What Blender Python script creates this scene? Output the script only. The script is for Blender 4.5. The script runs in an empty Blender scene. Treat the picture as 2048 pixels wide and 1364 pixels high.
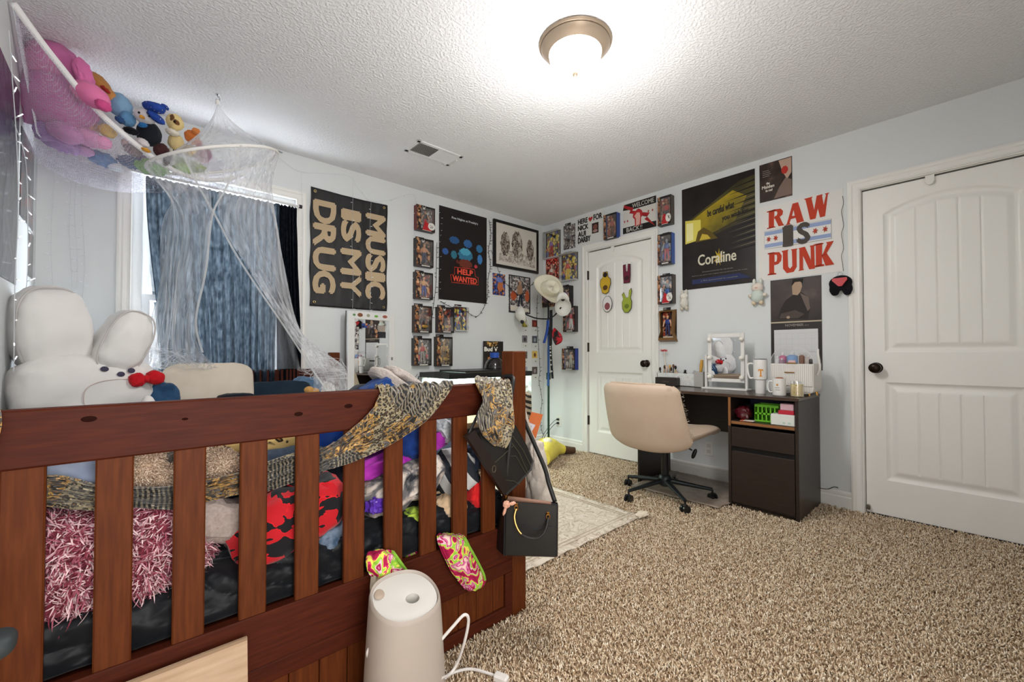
import bpy, bmesh, math, random
from mathutils import Vector, Matrix, noise
from math import sin, cos, pi, radians as R_
random.seed(7)
S = bpy.context.scene
COL = S.collection

# ------------------------------------------------------------- camera, sky, lights, exposure
CAM = Vector((-3.4445, -3.2989, 1.0)); YAW = .8393; PIT = .0173; FOC = 847.4; CYP = 693.57
cd = bpy.data.cameras.new('camera'); cam = bpy.data.objects.new('camera', cd); COL.objects.link(cam)
cam.location = CAM
fw = Vector((cos(YAW)*cos(PIT), sin(YAW)*cos(PIT), sin(PIT)))
cam.rotation_euler = fw.to_track_quat('-Z', 'Y').to_euler()
cd.sensor_width = 36; cd.lens = FOC/2048*36; cd.shift_y = (CYP-682)/2048; cd.clip_start = .02
S.camera = cam
S.view_settings.view_transform = 'Standard'; S.view_settings.look = 'None'
S.view_settings.gamma = 1; S.view_settings.use_curve_mapping = False
S.view_settings.exposure = 1.16
w = bpy.data.worlds.new('sky'); S.world = w; w.use_nodes = True
wn = w.node_tree; bg = wn.nodes['Background']; sk = wn.nodes.new('ShaderNodeTexSky')
sk.sky_type = 'HOSEK_WILKIE'; sk.turbidity = 3; sk.sun_direction = Vector((-.35, -.3, .85)).normalized()
wn.links.new(sk.outputs[0], bg.inputs[0]); bg.inputs[1].default_value = 1.6
def lamp(kind, name, loc, energy, color, size=.1, rot=None, size_y=None):
    l = bpy.data.lights.new(name, kind); l.energy = energy; l.color = color
    if kind == 'AREA':
        l.size = size
        if size_y: l.shape = 'RECTANGLE'; l.size_y = size_y
    elif kind == 'POINT': l.shadow_soft_size = size
    o = bpy.data.objects.new(name, l); COL.objects.link(o); o.location = loc
    if rot: o.rotation_euler = rot
    return o
sun = bpy.data.lights.new('sun', 'SUN'); sun.energy = 4.0; sun.angle = .02; sun.color = (1, .96, .9)
so = bpy.data.objects.new('sun', sun); COL.objects.link(so)
so.rotation_euler = Vector((-.45, .62, .8)).normalized().to_track_quat('Z', 'Y').to_euler()
# the lamp in the ceiling fitting, daylight at the window, and an unseen fill panel added in the doorway behind the camera
LAMP = Vector((-1.93, -2.05, 2.44))
lamp('AREA', 'ceiling_lamp_light', LAMP-Vector((0, 0, .165)), 6.5, (1, .975, .95), .2).data.shape = 'DISK'
lamp('AREA', 'window_daylight', (-3.01, .12, 1.45), 36, (.86, .93, 1), .85, (R_(-90), 0, 0), 1.25)
lamp('AREA', 'unseen_fill_light', (-3.2, -3.90, 1.15), 19, (1, .98, .96), .8, (R_(90), 0, 0), 1.9)
lamp('POINT', 'ceiling_lamp_bowl_glow', LAMP-Vector((0, 0, .48)), 10.5, (1, .97, .94), .11)
lamp('AREA', 'tank_light', (-1.15, -.28, .80), 9, (.85, 1, .85), .8, (0, 0, 0), .3)

# ------------------------------------------------------------- pixel -> plane helpers (real planes of the room)
RT = Vector((sin(YAW), -cos(YAW), 0)); UP = RT.cross(fw)
def ray(px, py): return fw + RT*((px-1024)/FOC) - UP*((py-CYP)/FOC)
def on(px, py, ax, v):
    d = ray(px, py); return CAM + d*((v-CAM[ax])/d[ax])
def PN(px, py, y=0): return on(px, py, 1, y)
def PE(px, py, x=0): return on(px, py, 0, x)
def PZ(px, py, z=0): return on(px, py, 2, z)
def at(px, py, dep):   # world point at forward depth
    return CAM + ray(px, py)*dep

# ------------------------------------------------------------- materials
def lin(h):
    if isinstance(h, str):
        h = h.lstrip('#'); c = [int(h[i:i+2], 16)/255 for i in (0, 2, 4)]
        return tuple((x/12.92 if x <= .04045 else ((x+.055)/1.055)**2.4) for x in c)
    return tuple(h)
MATS = {}
def base(name):
    m = bpy.data.materials.new(name); m.use_nodes = True
    return m, m.node_tree.nodes, m.node_tree.links, m.node_tree.nodes['Principled BSDF']
def mat(h, rough=.6, metal=0, spec=.4, emit=0, trans=0, alpha=1, coat=0):
    key = (h, rough, metal, spec, emit, trans, alpha, coat)
    if key in MATS: return MATS[key]
    m, N, L, b = base('m_'+str(h).strip('#'))
    c = lin(h)+(1,)
    b.inputs['Base Color'].default_value = c; b.inputs['Roughness'].default_value = rough
    b.inputs['Metallic'].default_value = metal; b.inputs['Specular IOR Level'].default_value = spec
    b.inputs['Coat Weight'].default_value = coat; b.inputs['Coat Roughness'].default_value = .15
    if emit: b.inputs['Emission Color'].default_value = c; b.inputs['Emission Strength'].default_value = emit
    if trans: b.inputs['Transmission Weight'].default_value = trans; b.inputs['IOR'].default_value = 1.3
    b.inputs['Alpha'].default_value = alpha
    # faint procedural unevenness of the surface
    if not emit and not trans and alpha == 1:
        n = N.new('ShaderNodeTexNoise'); n.inputs['Scale'].default_value = 90
        tc = N.new('ShaderNodeTexCoord'); L.new(tc.outputs['Object'], n.inputs['Vector'])
        bp = N.new('ShaderNodeBump'); bp.inputs['Strength'].default_value = .06; bp.inputs['Distance'].default_value = .002
        L.new(n.outputs['Fac'], bp.inputs['Height']); L.new(bp.outputs[0], b.inputs['Normal'])
    MATS[key] = m; return m
def ramp(N, stops, const=False):
    r = N.new('ShaderNodeValToRGB'); e = r.color_ramp.elements
    if const: r.color_ramp.interpolation = 'CONSTANT'
    while len(e) > 1: e.remove(e[-1])
    e[0].position = stops[0][0]; e[0].color = lin(stops[0][1])+(1,)
    for p, c in stops[1:]:
        x = e.new(p); x.color = lin(c)+(1,)
    return r
def tex(name, kind, stops, scale=10, rough=.7, bump=0, stretch=(1, 1, 1), const=False, detail=4, dist=0, warp=0, spec=.3, metal=0, feature='F1', bdist=.005, rot=(0, 0, 0), sheen=0, out=None):
    key = ('t', name)
    if key in MATS: return MATS[key]
    m, N, L, b = base(name)
    tc = N.new('ShaderNodeTexCoord'); mp = N.new('ShaderNodeMapping'); mp.inputs['Scale'].default_value = stretch
    mp.inputs['Rotation'].default_value = rot
    L.new(tc.outputs['Object'], mp.inputs['Vector']); vec = mp.outputs[0]
    if warp:
        nz = N.new('ShaderNodeTexNoise'); nz.inputs['Scale'].default_value = scale*.5; L.new(vec, nz.inputs['Vector'])
        mx = N.new('ShaderNodeVectorMath'); mx.operation = 'MULTIPLY_ADD'; L.new(nz.outputs['Color'], mx.inputs[0])
        mx.inputs[1].default_value = (warp,)*3; L.new(vec, mx.inputs[2]); vec = mx.outputs[0]
    if kind == 'noise':
        t = N.new('ShaderNodeTexNoise'); t.inputs['Detail'].default_value = detail; t.inputs['Distortion'].default_value = dist; o = 'Fac'
    elif kind == 'wave':
        t = N.new('ShaderNodeTexWave'); t.inputs['Distortion'].default_value = dist; t.inputs['Detail'].default_value = detail; t.inputs['Detail Scale'].default_value = 1.2; o = 'Fac'
    elif kind == 'voronoi':
        t = N.new('ShaderNodeTexVoronoi'); t.feature = feature; o = out or ('Distance' if feature != 'F1' else 'Color')
    L.new(vec, t.inputs['Vector']); t.inputs['Scale'].default_value = scale
    src = t.outputs[o]
    if kind == 'voronoi' and o == 'Color':
        sp = N.new('ShaderNodeSeparateColor'); L.new(src, sp.inputs[0]); src = sp.outputs[0]
    r = ramp(N, stops, const); L.new(src, r.inputs[0]); L.new(r.outputs[0], b.inputs['Base Color'])
    b.inputs['Roughness'].default_value = rough; b.inputs['Specular IOR Level'].default_value = spec; b.inputs['Metallic'].default_value = metal
    b.inputs['Sheen Weight'].default_value = sheen
    if bump:
        bp = N.new('ShaderNodeBump'); bp.inputs['Strength'].default_value = bump; bp.inputs['Distance'].default_value = bdist
        L.new(src, bp.inputs['Height']); L.new(bp.outputs[0], b.inputs['Normal'])
    MATS[key] = m; return m
def paint(name, h, scale, strength, rough=.7, dist=.004, det=2):
    key = ('p', name)
    if key in MATS: return MATS[key]
    m, N, L, b = base(name); b.inputs['Base Color'].default_value = lin(h)+(1,); b.inputs['Roughness'].default_value = rough
    b.inputs['Specular IOR Level'].default_value = .3
    tc = N.new('ShaderNodeTexCoord'); n = N.new('ShaderNodeTexNoise'); n.inputs['Scale'].default_value = scale; n.inputs['Detail'].default_value = det
    L.new(tc.outputs['Object'], n.inputs['Vector'])
    r = ramp(N, [(.42, (0, 0, 0)), (.62, (1, 1, 1))]); L.new(n.outputs['Fac'], r.inputs[0])
    bp = N.new('ShaderNodeBump'); bp.inputs['Strength'].default_value = strength; bp.inputs['Distance'].default_value = dist
    L.new(r.outputs[0], bp.inputs['Height']); L.new(bp.outputs[0], b.inputs['Normal'])
    MATS[key] = m; return m
def fabric(h, h2=None, scale=60, bump=.3, rough=.9, sheen=.08):
    return tex('fabric_%s_%s_%s' % (h, h2, scale), 'noise', [(.3, h), (.7, h2 or h)], scale, rough, bump, detail=5, bdist=.004, spec=.15, sheen=sheen)
def clear(name, a=.12, h='#ffffff', rough=.05):
    key = ('c', name)
    if key in MATS: return MATS[key]
    m, N, L, b = base(name); o = N['Material Output']
    t = N.new('ShaderNodeBsdfTransparent'); g = N.new('ShaderNodeBsdfGlossy'); g.inputs['Roughness'].default_value = rough
    g.inputs['Color'].default_value = lin(h)+(1,)
    mx = N.new('ShaderNodeMixShader'); mx.inputs[0].default_value = a
    L.new(t.outputs[0], mx.inputs[1]); L.new(g.outputs[0], mx.inputs[2]); L.new(mx.outputs[0], o.inputs[0]); N.remove(b)
    MATS[key] = m; return m
def net(name, h, lo, hi, stretch=(40, 40, 2), weave=0, transl=.5):
    """woven net: see-through cloth whose thread density varies along its gathers"""
    key = ('n', name)
    if key in MATS: return MATS[key]
    m, N, L, b = base(name); o = N['Material Output']; N.remove(b)
    t = N.new('ShaderNodeBsdfTransparent'); d = N.new('ShaderNodeBsdfDiffuse'); d.inputs[0].default_value = lin(h)+(1,)
    tl = N.new('ShaderNodeBsdfTranslucent'); tl.inputs[0].default_value = lin(h)+(1,)
    m1 = N.new('ShaderNodeMixShader'); m1.inputs[0].default_value = transl; L.new(d.outputs[0], m1.inputs[1]); L.new(tl.outputs[0], m1.inputs[2])
    tc = N.new('ShaderNodeTexCoord'); mp = N.new('ShaderNodeMapping'); mp.inputs['Scale'].default_value = stretch
    L.new(tc.outputs['Object'], mp.inputs[0])
    n = N.new('ShaderNodeTexNoise'); n.inputs['Scale'].default_value = 1; n.inputs['Detail'].default_value = 3; L.new(mp.outputs[0], n.inputs['Vector'])
    mr = N.new('ShaderNodeMapRange'); mr.inputs[1].default_value = .38; mr.inputs[2].default_value = .72; mr.inputs[3].default_value = lo; mr.inputs[4].default_value = hi
    L.new(n.outputs['Fac'], mr.inputs[0]); fac = mr.outputs[0]
    if weave:
        v = N.new('ShaderNodeTexVoronoi'); v.feature = 'DISTANCE_TO_EDGE'; v.inputs['Scale'].default_value = weave; v.inputs['Randomness'].default_value = .25
        L.new(tc.outputs['Object'], v.inputs['Vector'])
        r = N.new('ShaderNodeMapRange'); r.inputs[1].default_value = .06; r.inputs[2].default_value = .16; r.inputs[3].default_value = 1; r.inputs[4].default_value = .25
        L.new(v.outputs[0], r.inputs[0]); mu = N.new('ShaderNodeMath'); mu.operation = 'MULTIPLY'; L.new(fac, mu.inputs[0]); L.new(r.outputs[0], mu.inputs[1]); fac = mu.outputs[0]
    m2 = N.new('ShaderNodeMixShader'); L.new(fac, m2.inputs[0]); L.new(t.outputs[0], m2.inputs[1]); L.new(m1.outputs[0], m2.inputs[2])
    L.new(m2.outputs[0], o.inputs[0]); MATS[key] = m; return m
def mirror_mat():
    if 'mirror' not in MATS:
        m, N, L, b = base('mirror_silver'); b.inputs['Base Color'].default_value = (.85, .87, .88, 1); b.inputs['Metallic'].default_value = 1; b.inputs['Roughness'].default_value = .0; MATS['mirror'] = m
    return MATS['mirror']
WHITE = '#e9e8e4'

# ------------------------------------------------------------- mesh builder
TXT = {}
def text_mesh(s):
    if s in TXT: return TXT[s]
    c = bpy.data.curves.new('lettering', 'FONT'); c.body = s; c.resolution_u = 3
    o = bpy.data.objects.new('lettering', c); COL.objects.link(o)
    dg = bpy.context.evaluated_depsgraph_get(); dg.update()
    me = o.evaluated_get(dg).to_mesh()
    V = [tuple(v.co) for v in me.vertices]; F = [tuple(p.vertices) for p in me.polygons]
    o.evaluated_get(dg).to_mesh_clear(); bpy.data.objects.remove(o); bpy.data.curves.remove(c)
    TXT[s] = (V, F); return TXT[s]
class MB:
    def __init__(s): s.V = []; s.F = []; s.I = []; s.mats = []; s.cur = 0; s.flat = set()
    def m(s, mt):
        if mt not in s.mats: s.mats.append(mt)
        s.cur = s.mats.index(mt); return s
    def add(s, V, F, M=None):
        o = len(s.V)
        for v in V:
            v = Vector(v); s.V.append(M @ v if M else v)
        for f in F: s.F.append(tuple(i+o for i in f)); s.I.append(s.cur)
        return s
    def box(s, x0, x1, y0, y1, z0, z1, b=0, M=None):
        x0, x1 = sorted((x0, x1)); y0, y1 = sorted((y0, y1)); z0, z1 = sorted((z0, z1))
        b = min(b, (x1-x0)*.49, (y1-y0)*.49, (z1-z0)*.49)
        if b <= 0:
            V = [(x, y, z) for x in (x0, x1) for y in (y0, y1) for z in (z0, z1)]
            F = [(0, 1, 3, 2), (4, 6, 7, 5), (0, 4, 5, 1), (2, 3, 7, 6), (0, 2, 6, 4), (1, 5, 7, 3)]
            return s.add(V, F, M)
        V = []; id = {}
        for ix, x in enumerate((x0, x1)):
            for iy, y in enumerate((y0, y1)):
                for iz, z in enumerate((z0, z1)):
                    sx, sy, sz = (1, -1)[ix], (1, -1)[iy], (1, -1)[iz]
                    for k, d in enumerate(((0, sy*b, sz*b), (sx*b, 0, sz*b), (sx*b, sy*b, 0))):
                        id[(ix, iy, iz, k)] = len(V); V.append((x+d[0], y+d[1], z+d[2]))
        F = []
        g = lambda a, b_, c, k: id[(a, b_, c, k)]
        for i in (0, 1):
            F.append((g(i, 0, 0, 0), g(i, 1, 0, 0), g(i, 1, 1, 0), g(i, 0, 1, 0)))
            F.append((g(0, i, 0, 1), g(1, i, 0, 1), g(1, i, 1, 1), g(0, i, 1, 1)))
            F.append((g(0, 0, i, 2), g(1, 0, i, 2), g(1, 1, i, 2), g(0, 1, i, 2)))
            for j in (0, 1):
                F.append((g(i, j, 0, 0), g(i, j, 1, 0), g(i, j, 1, 1), g(i, j, 0, 1)))
                F.append((g(i, 0, j, 0), g(i, 1, j, 0), g(i, 1, j, 2), g(i, 0, j, 2)))
                F.append((g(0, i, j, 1), g(1, i, j, 1), g(1, i, j, 2), g(0, i, j, 2)))
                for k in (0, 1): F.append((g(i, j, k, 0), g(i, j, k, 1), g(i, j, k, 2)))
        return s.add(V, F, M)
    def cyl(s, p0, p1, r, r1=None, n=16, caps=True):
        p0, p1 = Vector(p0), Vector(p1); r1 = r if r1 is None else r1
        q = (p1-p0).to_track_quat('Z', 'Y'); V = []; F = []
        for p, rr in ((p0, r), (p1, r1)):
            for i in range(n):
                a = 2*pi*i/n; V.append(p + q @ Vector((cos(a)*rr, sin(a)*rr, 0)))
        for i in range(n): F.append((i, (i+1) % n, n+(i+1) % n, n+i))
        if caps: F += [tuple(range(n))[::-1], tuple(range(n, 2*n))]
        return s.add(V, F)
    def tube(s, P, r, n=8, caps=True, closed=False):
        P = [Vector(p) for p in P]; V = []; F = []; N_ = len(P); up = None
        rr = r if isinstance(r, (list, tuple)) else [r]*N_
        for i, p in enumerate(P):
            a = P[(i-1) % N_] if (i or closed) else P[0]; b = P[(i+1) % N_] if (i < N_-1 or closed) else P[-1]
            t = (b-a).normalized() if (b-a).length > 1e-9 else Vector((0, 0, 1))
            if up is None: up = t.orthogonal().normalized()
            up = (up - t*up.dot(t));
            up = up.normalized() if up.length > 1e-6 else t.orthogonal().normalized()
            sd = t.cross(up)
            for k in range(n):
                an = 2*pi*k/n; V.append(p + (up*cos(an)+sd*sin(an))*rr[i])
        for i in range(N_ if closed else N_-1):
            j = (i+1) % N_
            for k in range(n): F.append((i*n+k, i*n+(k+1) % n, j*n+(k+1) % n, j*n+k))
        if caps and not closed: F += [tuple(range(n))[::-1], tuple(range((N_-1)*n, N_*n))]
        return s.add(V, F)
    def lathe(s, prof, c=(0, 0, 0), n=24, M=None, sx=1, sy=1):
        V = []; F = []
        for r, z in prof:
            for k in range(n):
                a = 2*pi*k/n; V.append((c[0]+r*cos(a)*sx, c[1]+r*sin(a)*sy, c[2]+z))
        for i in range(len(prof)-1):
            for k in range(n): F.append((i*n+k, i*n+(k+1) % n, (i+1)*n+(k+1) % n, (i+1)*n+k))
        if prof[0][0] > 1e-6: F.append(tuple(range(n))[::-1])
        if prof[-1][0] > 1e-6: F.append(tuple(range((len(prof)-1)*n, len(prof)*n)))
        return s.add(V, F, M)
    def ell(s, c, r, rot=(0, 0, 0), e=(1, 1), amp=0, fr=3, seed=0, n=20, n2=12, fold=0, ff=6, fdir=(1, 0, .4), M=None):
        """super-ellipsoid with noise and fold displacement"""
        c = Vector(c); r = r if isinstance(r, (tuple, list)) else (r, r, r)
        from mathutils import Euler
        q = Euler(rot).to_matrix(); V = []; F = []
        pw = lambda x, p: math.copysign(abs(x)**p, x)
        fd = Vector(fdir).normalized(); sv = Vector((seed*3.17, seed*1.31, seed*.77))
        for i in range(n2+1):
            ph = -pi/2+pi*i/n2
            for k in range(n):
                th = 2*pi*k/n
                u = Vector((pw(cos(ph), e[0])*pw(cos(th), e[1]), pw(cos(ph), e[0])*pw(sin(th), e[1]), pw(sin(ph), e[0])))
                p = Vector((u.x*r[0], u.y*r[1], u.z*r[2])); d = 0
                if amp: d += amp*noise.fractal(u*fr+sv, 1, 2, 3)
                if fold:
                    x = u.dot(fd)*ff+2.2*noise.noise(u*1.5+sv); d += fold*(abs(sin(x))**.6-.6)
                nrm = Vector((u.x/r[0], u.y/r[1], u.z/r[2])).normalized()
                V.append(c + q @ (p+nrm*d))
        for i in range(n2):
            for k in range(n): F.append((i*n+k, i*n+(k+1) % n, (i+1)*n+(k+1) % n, (i+1)*n+k))
        return s.add(V, F, M)
    def poly(s, P, y=None, y2=None, M=None):
        """polygon; P = (x,z) outline at depth y, extruded to y2 if given"""
        if y is None: return s.add(P, [tuple(range(len(P)))], M)
        n = len(P); V = [(a, y, b) for a, b in P]; F = [tuple(range(n))]
        if y2 is not None:
            V += [(a, y2, b) for a, b in P]; F += [tuple(range(n, 2*n))[::-1]]
            F += [(i, (i+1) % n, n+(i+1) % n, n+i) for i in range(n)]
        return s.add(V, F, M)
    def grid(s, G, closed=False):
        nr, nc = len(G), len(G[0]); V = [p for r in G for p in r]; F = []
        for i in range(nr-1):
            for k in range(nc if closed else nc-1):
                F.append((i*nc+k, i*nc+(k+1) % nc, (i+1)*nc+(k+1) % nc, (i+1)*nc+k))
        return s.add(V, F)
    def text(s, t, x0, x1, z0, z1, y, rot=0, depth=.0012, fat=0):
        """lettering filling the box x0..x1, z0..z1 at depth y (facing -y); rot in quarter turns clockwise"""
        V, F = text_mesh(t)
        xs = [v[0] for v in V]; ys = [v[1] for v in V]; a0, a1, b0, b1 = min(xs), max(xs), min(ys), max(ys)
        def mp(v, dy):
            u, w_ = (v[0]-a0)/(a1-a0), (v[1]-b0)/(b1-b0)
            if rot == 1: u, w_ = w_, 1-u
            return (x0+u*(x1-x0), y-dy, z0+w_*(z1-z0))
        offs = [(0, 0)] if not fat else [(0, 0), (fat, 0), (-fat, 0), (0, fat), (0, -fat)]
        for k, (ox, oz) in enumerate(offs):
            W_ = [Vector(mp(v, depth+k*.00005))+Vector((ox, 0, oz)) for v in V]; s.add(W_, F)
        return s
    def build(s, name, parent=None, smooth=True, loc=None, rotz=0, angle=35):
        me = bpy.data.meshes.new(name); me.from_pydata([tuple(v) for v in s.V], [], s.F)
        for mt in s.mats: me.materials.append(mt)
        me.polygons.foreach_set('material_index', s.I)
        bm = bmesh.new(); bm.from_mesh(me); bmesh.ops.recalc_face_normals(bm, faces=bm.faces)
        if smooth:
            ca = R_(angle)
            for f in bm.faces: f.smooth = True
            for e in bm.edges:
                if len(e.link_faces) == 2 and e.calc_face_angle(0) > ca: e.smooth = False
        bm.to_mesh(me); bm.free(); me.update()
        o = bpy.data.objects.new(name, me); COL.objects.link(o)
        if parent: o.parent = parent
        if loc is not None: o.location = loc
        if rotz: o.rotation_euler = (0, 0, rotz)
        return o
def tag(o, label, cat, group=None, kind=None):
    o['label'] = label; o['category'] = cat
    if group: o['group'] = group
    if kind: o['kind'] = kind
    return o
def struct(o): o['kind'] = 'structure'; return o
def thing(name, label, cat, loc=(0, 0, 0), rotz=0, group=None):
    o = bpy.data.objects.new(name, None); COL.objects.link(o); o.location = loc; o.rotation_euler = (0, 0, rotz); o.empty_display_size = .05
    return tag(o, label, cat, group)
def catmull(P, n):
    P = [Vector(p) for p in P]; out = []; m = len(P)-1
    for i in range(n+1):
        t = i/n*m; k = min(int(t), m-1); f = t-k
        a, b, c, d = P[max(k-1, 0)], P[k], P[k+1], P[min(k+2, m)]
        out.append(.5*((2*b)+(c-a)*f+(2*a-5*b+4*c-d)*f*f+(3*b-a-3*c+d)*f**3))
    return out
def sheet(rows, nu, nv, disp=None, thick=0):
    """smooth cloth through a coarse grid of points; disp(u,v) pushes it along its normal"""
    A = [catmull(r, nv) for r in rows]
    G = list(zip(*[catmull([a[j] for a in A], nu) for j in range(nv+1)]))
    G = [list(r) for r in G]
    if disp or thick:
        H = []
        for i in range(nu+1):
            row = []
            for j in range(nv+1):
                du = G[min(i+1, nu)][j]-G[max(i-1, 0)][j]; dv = G[i][min(j+1, nv)]-G[i][max(j-1, 0)]
                nn = du.cross(dv); nn = nn.normalized() if nn.length > 1e-9 else Vector((0, 0, 1))
                row.append(G[i][j]+nn*(disp(i/nu, j/nv) if disp else 0))
            H.append(row)
        G = H
    return G
def solid(o, t, off=0):
    md = o.modifiers.new('cloth_thickness', 'SOLIDIFY'); md.thickness = t; md.offset = off; return o
NW, EW, WW = 0, -pi/2, pi/2      # rotation of wall-hung things: local x right, -y out, z up
WX = -3.824; SY = -3.78; HC = 2.44
def wall_loc(wall, u, z):
    return {NW: (u, 0, z), EW: (0, u, z), WW: (WX, u, z)}[wall]
def wpx(wall, px, py, out=0):
    """(u,z) on a wall (or a plane `out` in front) of a photo point"""
    if wall == NW: p = PN(px, py, -out); return p.x, p.z
    if wall == EW: p = PE(px, py, -out); return p.y, p.z
    p = on(px, py, 0, WX+out); return p.y, p.z
# ------------------------------------------------------------- the room
wallm = paint('wall_paint', '#d5d8d8', 160, .10, .75)
ceilm = paint('ceiling_texture', '#e3e3e5', 75, .55, .85, .005, 3)
trimm = mat('#e4e2dd', .35, coat=.15)
doorm = mat('#e9e7e2', .38, coat=.1)
dark = mat('#15130f', .4)
# closet door: slab y -.615..-1.33 ; room door: slab y -2.787..-3.55
D2 = (-.615, -1.33); D1 = (-2.787, -3.55); DT = 2.045
b = MB().m(wallm)
b.box(0, .12, 0.12, D2[0], 0, HC).box(0, .12, D2[1], D1[0], 0, HC).box(0, .12, D1[1], SY, 0, HC)
b.box(0, .12, D2[0], D2[1], DT, HC).box(0, .12, D1[0], D1[1], DT, HC)
struct(b.build('wall_right'))
struct(MB().m(mat('#2a2622', .9)).box(.12, .9, -.55, -1.4, 0, HC).build('closet_interior_box')) if 0 else None
b = MB().m(wallm); wx0, wx1, wz0, wz1 = -3.45, -2.575, .62, 2.11
b.box(WX-.1, wx0, 0, .12, 0, HC).box(wx1, .12, 0, .12, 0, HC).box(wx0, wx1, 0, .12, 0, wz0).box(wx0, wx1, 0, .12, wz1, HC)
struct(b.build('wall_back'))
struct(MB().m(wallm).box(WX-.1, WX, SY, .12, 0, HC).build('wall_left'))
b = MB().m(wallm); b.box(WX-.1, -3.62, SY-.1, SY, 0, HC).box(-2.78, .12, SY-.1, SY, 0, HC).box(-3.62, -2.78, SY-.1, SY, 2.05, HC)
struct(b.build('wall_front'))
b = MB().m(trimm); b.box(-3.69, -3.62, SY, SY+.015, 0, 2.12, .004).box(-2.78, -2.71, SY, SY+.015, 0, 2.12, .004).box(-3.69, -2.71, SY, SY+.015, 2.05, 2.12, .004)
struct(b.build('trim_3'))
struct(MB().m(ceilm).box(WX-.1, .12, SY-1.4, .12, HC, HC+.1).build('ceiling'))
b = MB().m(wallm).box(WX-.1, -3.0+.6, SY-1.4, SY-1.3, 0, HC).box(WX-.2, WX-.1, SY-1.4, SY-.1, 0, HC).box(-2.4, -2.3, SY-1.4, SY-.1, 0, HC)
struct(b.build('wall_hallway'))
carpet_base = mat('#a88f74', 1)
struct(MB().m(carpet_base).box(WX-.2, .14, SY-1.4, .14, -.08, -.002).build('floor'))

def door_slab(name, y0, y1, flip=False, right=True):
    """two-panel plank door: arched top panel, grooves; relief modelled in one mesh"""
    wd = abs(y1-y0)-.008; H = DT-.012-.012
    ix0, ix1 = .1, wd-.1*(wd/.75)
    arch_h = .075
    def top(x):
        t = (x-ix0)/(ix1-ix0); return 1.865 + arch_h*sin(pi*min(max(t, 0), 1))**.8 if 0 < t < 1 else 1.865
    def top2(x):   # circular arc
        c = (ix0+ix1)/2; hw = (ix1-ix0)/2; rr = (hw*hw+arch_h**2)/(2*arch_h); q = min(abs(x-c), hw)
        return 1.855+arch_h-rr+math.sqrt(rr*rr-q*q)
    gr = [ix0+(ix1-ix0)*(.11+.78*k/5) for k in range(1, 5)]
    def hgt(x, z):
        h = 0
        for z0, zt in ((1.0, None), (.215, .815)):
            t = top2(x) if zt is None else zt
            sd = min(x-ix0, ix1-x, z-z0, (t-z)*(.97 if zt is None else 1))
            if sd <= 0: continue
            # moulding: dip, slope up to raised field
            if sd < .009: h = -.007*sd/.009
            elif sd < .018: h = -.007-.004*(sd-.009)/.009
            elif sd < .030: h = -.011
            elif sd < .055: h = -.011+.009*(sd-.030)/.025
            else:
                h = -.002
                for g in gr:
                    dx = abs(x-g)
                    if dx < .006: h = min(h, -.007+.005*dx/.006)
        return h
    nx = int(wd/.0045); nz = int(H/.0065)
    b = MB().m(doorm)
    G = [[Vector((wd*i/nx, -hgt(wd*i/nx, H*k/nz), .012+H*k/nz)) for i in range(nx+1)] for k in range(nz+1)]
    b.grid(G); b.box(0, wd, .0118, .035, .012, .012+H)
    b.box(0, .002, 0, .03, .012, .012+H); b.box(wd-.002, wd, 0, .03, .012, .012+H); b.box(0, wd, 0, .03, .012, .014); b.box(0, wd, 0, .03, .010+H, .012+H)
    o = b.build(name, angle=25); o.rotation_euler = (0, 0, EW); o.location = (.008, y0-.004, 0); return struct(o)
def knob(parent, x, z, s=1):
    m = mat('#2b211b', .28, .8); b = MB().m(m)
    pr = [(.033, 0), (.033, .004), (.026, .008), (.012, .012), (.010, .03), (.014, .036), (.026, .042), (.031, .052), (.030, .062), (.022, .070), (.010, .073), (0, .0735)]
    M = Matrix.Translation((x, 0, z)) @ Matrix.Rotation(pi/2, 4, 'X')
    b.lathe(pr, n=28, M=M); return b.build('door_knob', parent)
d1 = door_slab('door_1', *D1); knob(d1, .058, .915)
d2 = door_slab('door_2', *D2); knob(d2, .65, .915)
for z in (1.80, 1.07, .335):
    b = MB().m(mat('#3a332d', .4, .7)).box(-.012, .008, -.012, .001, z-.045, z+.045, .002); b.cyl((-.006, -.012, z-.047), (-.006, -.012, z+.047), .006)
    b.build('hinge', d2)
# latch edge piece and white hook over each door
for d, x in ((d1, .31), (d2, .30)):
    b = MB().m(mat('#e6e4de', .4)).box(x-.02, x+.02, -.016, -.011, DT-.045, DT-.004, .004).cyl((x, -.018, DT-.045), (x, -.011, DT-.045), .016)
    b.build('over_door_hook', d)
b = MB().m(mat('#8d8a80', .3, .9)).box(.004, .022, -.02, -.004, .03, .045, .003).cyl((.013, -.024, .05), (.013, -.004, .05), .011); b.build('corner_catch', d1)
b = MB().m(mat('#3a332d', .4, .7)).box(-.006, -.001, -.004, .003, .885, .945); b.build('strike_plate', d1)
b = MB().m(mat('#3a332d', .4, .7)).box(.7085, .714, -.004, .003, .885, .945); b.build('strike_plate', d2)

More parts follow.
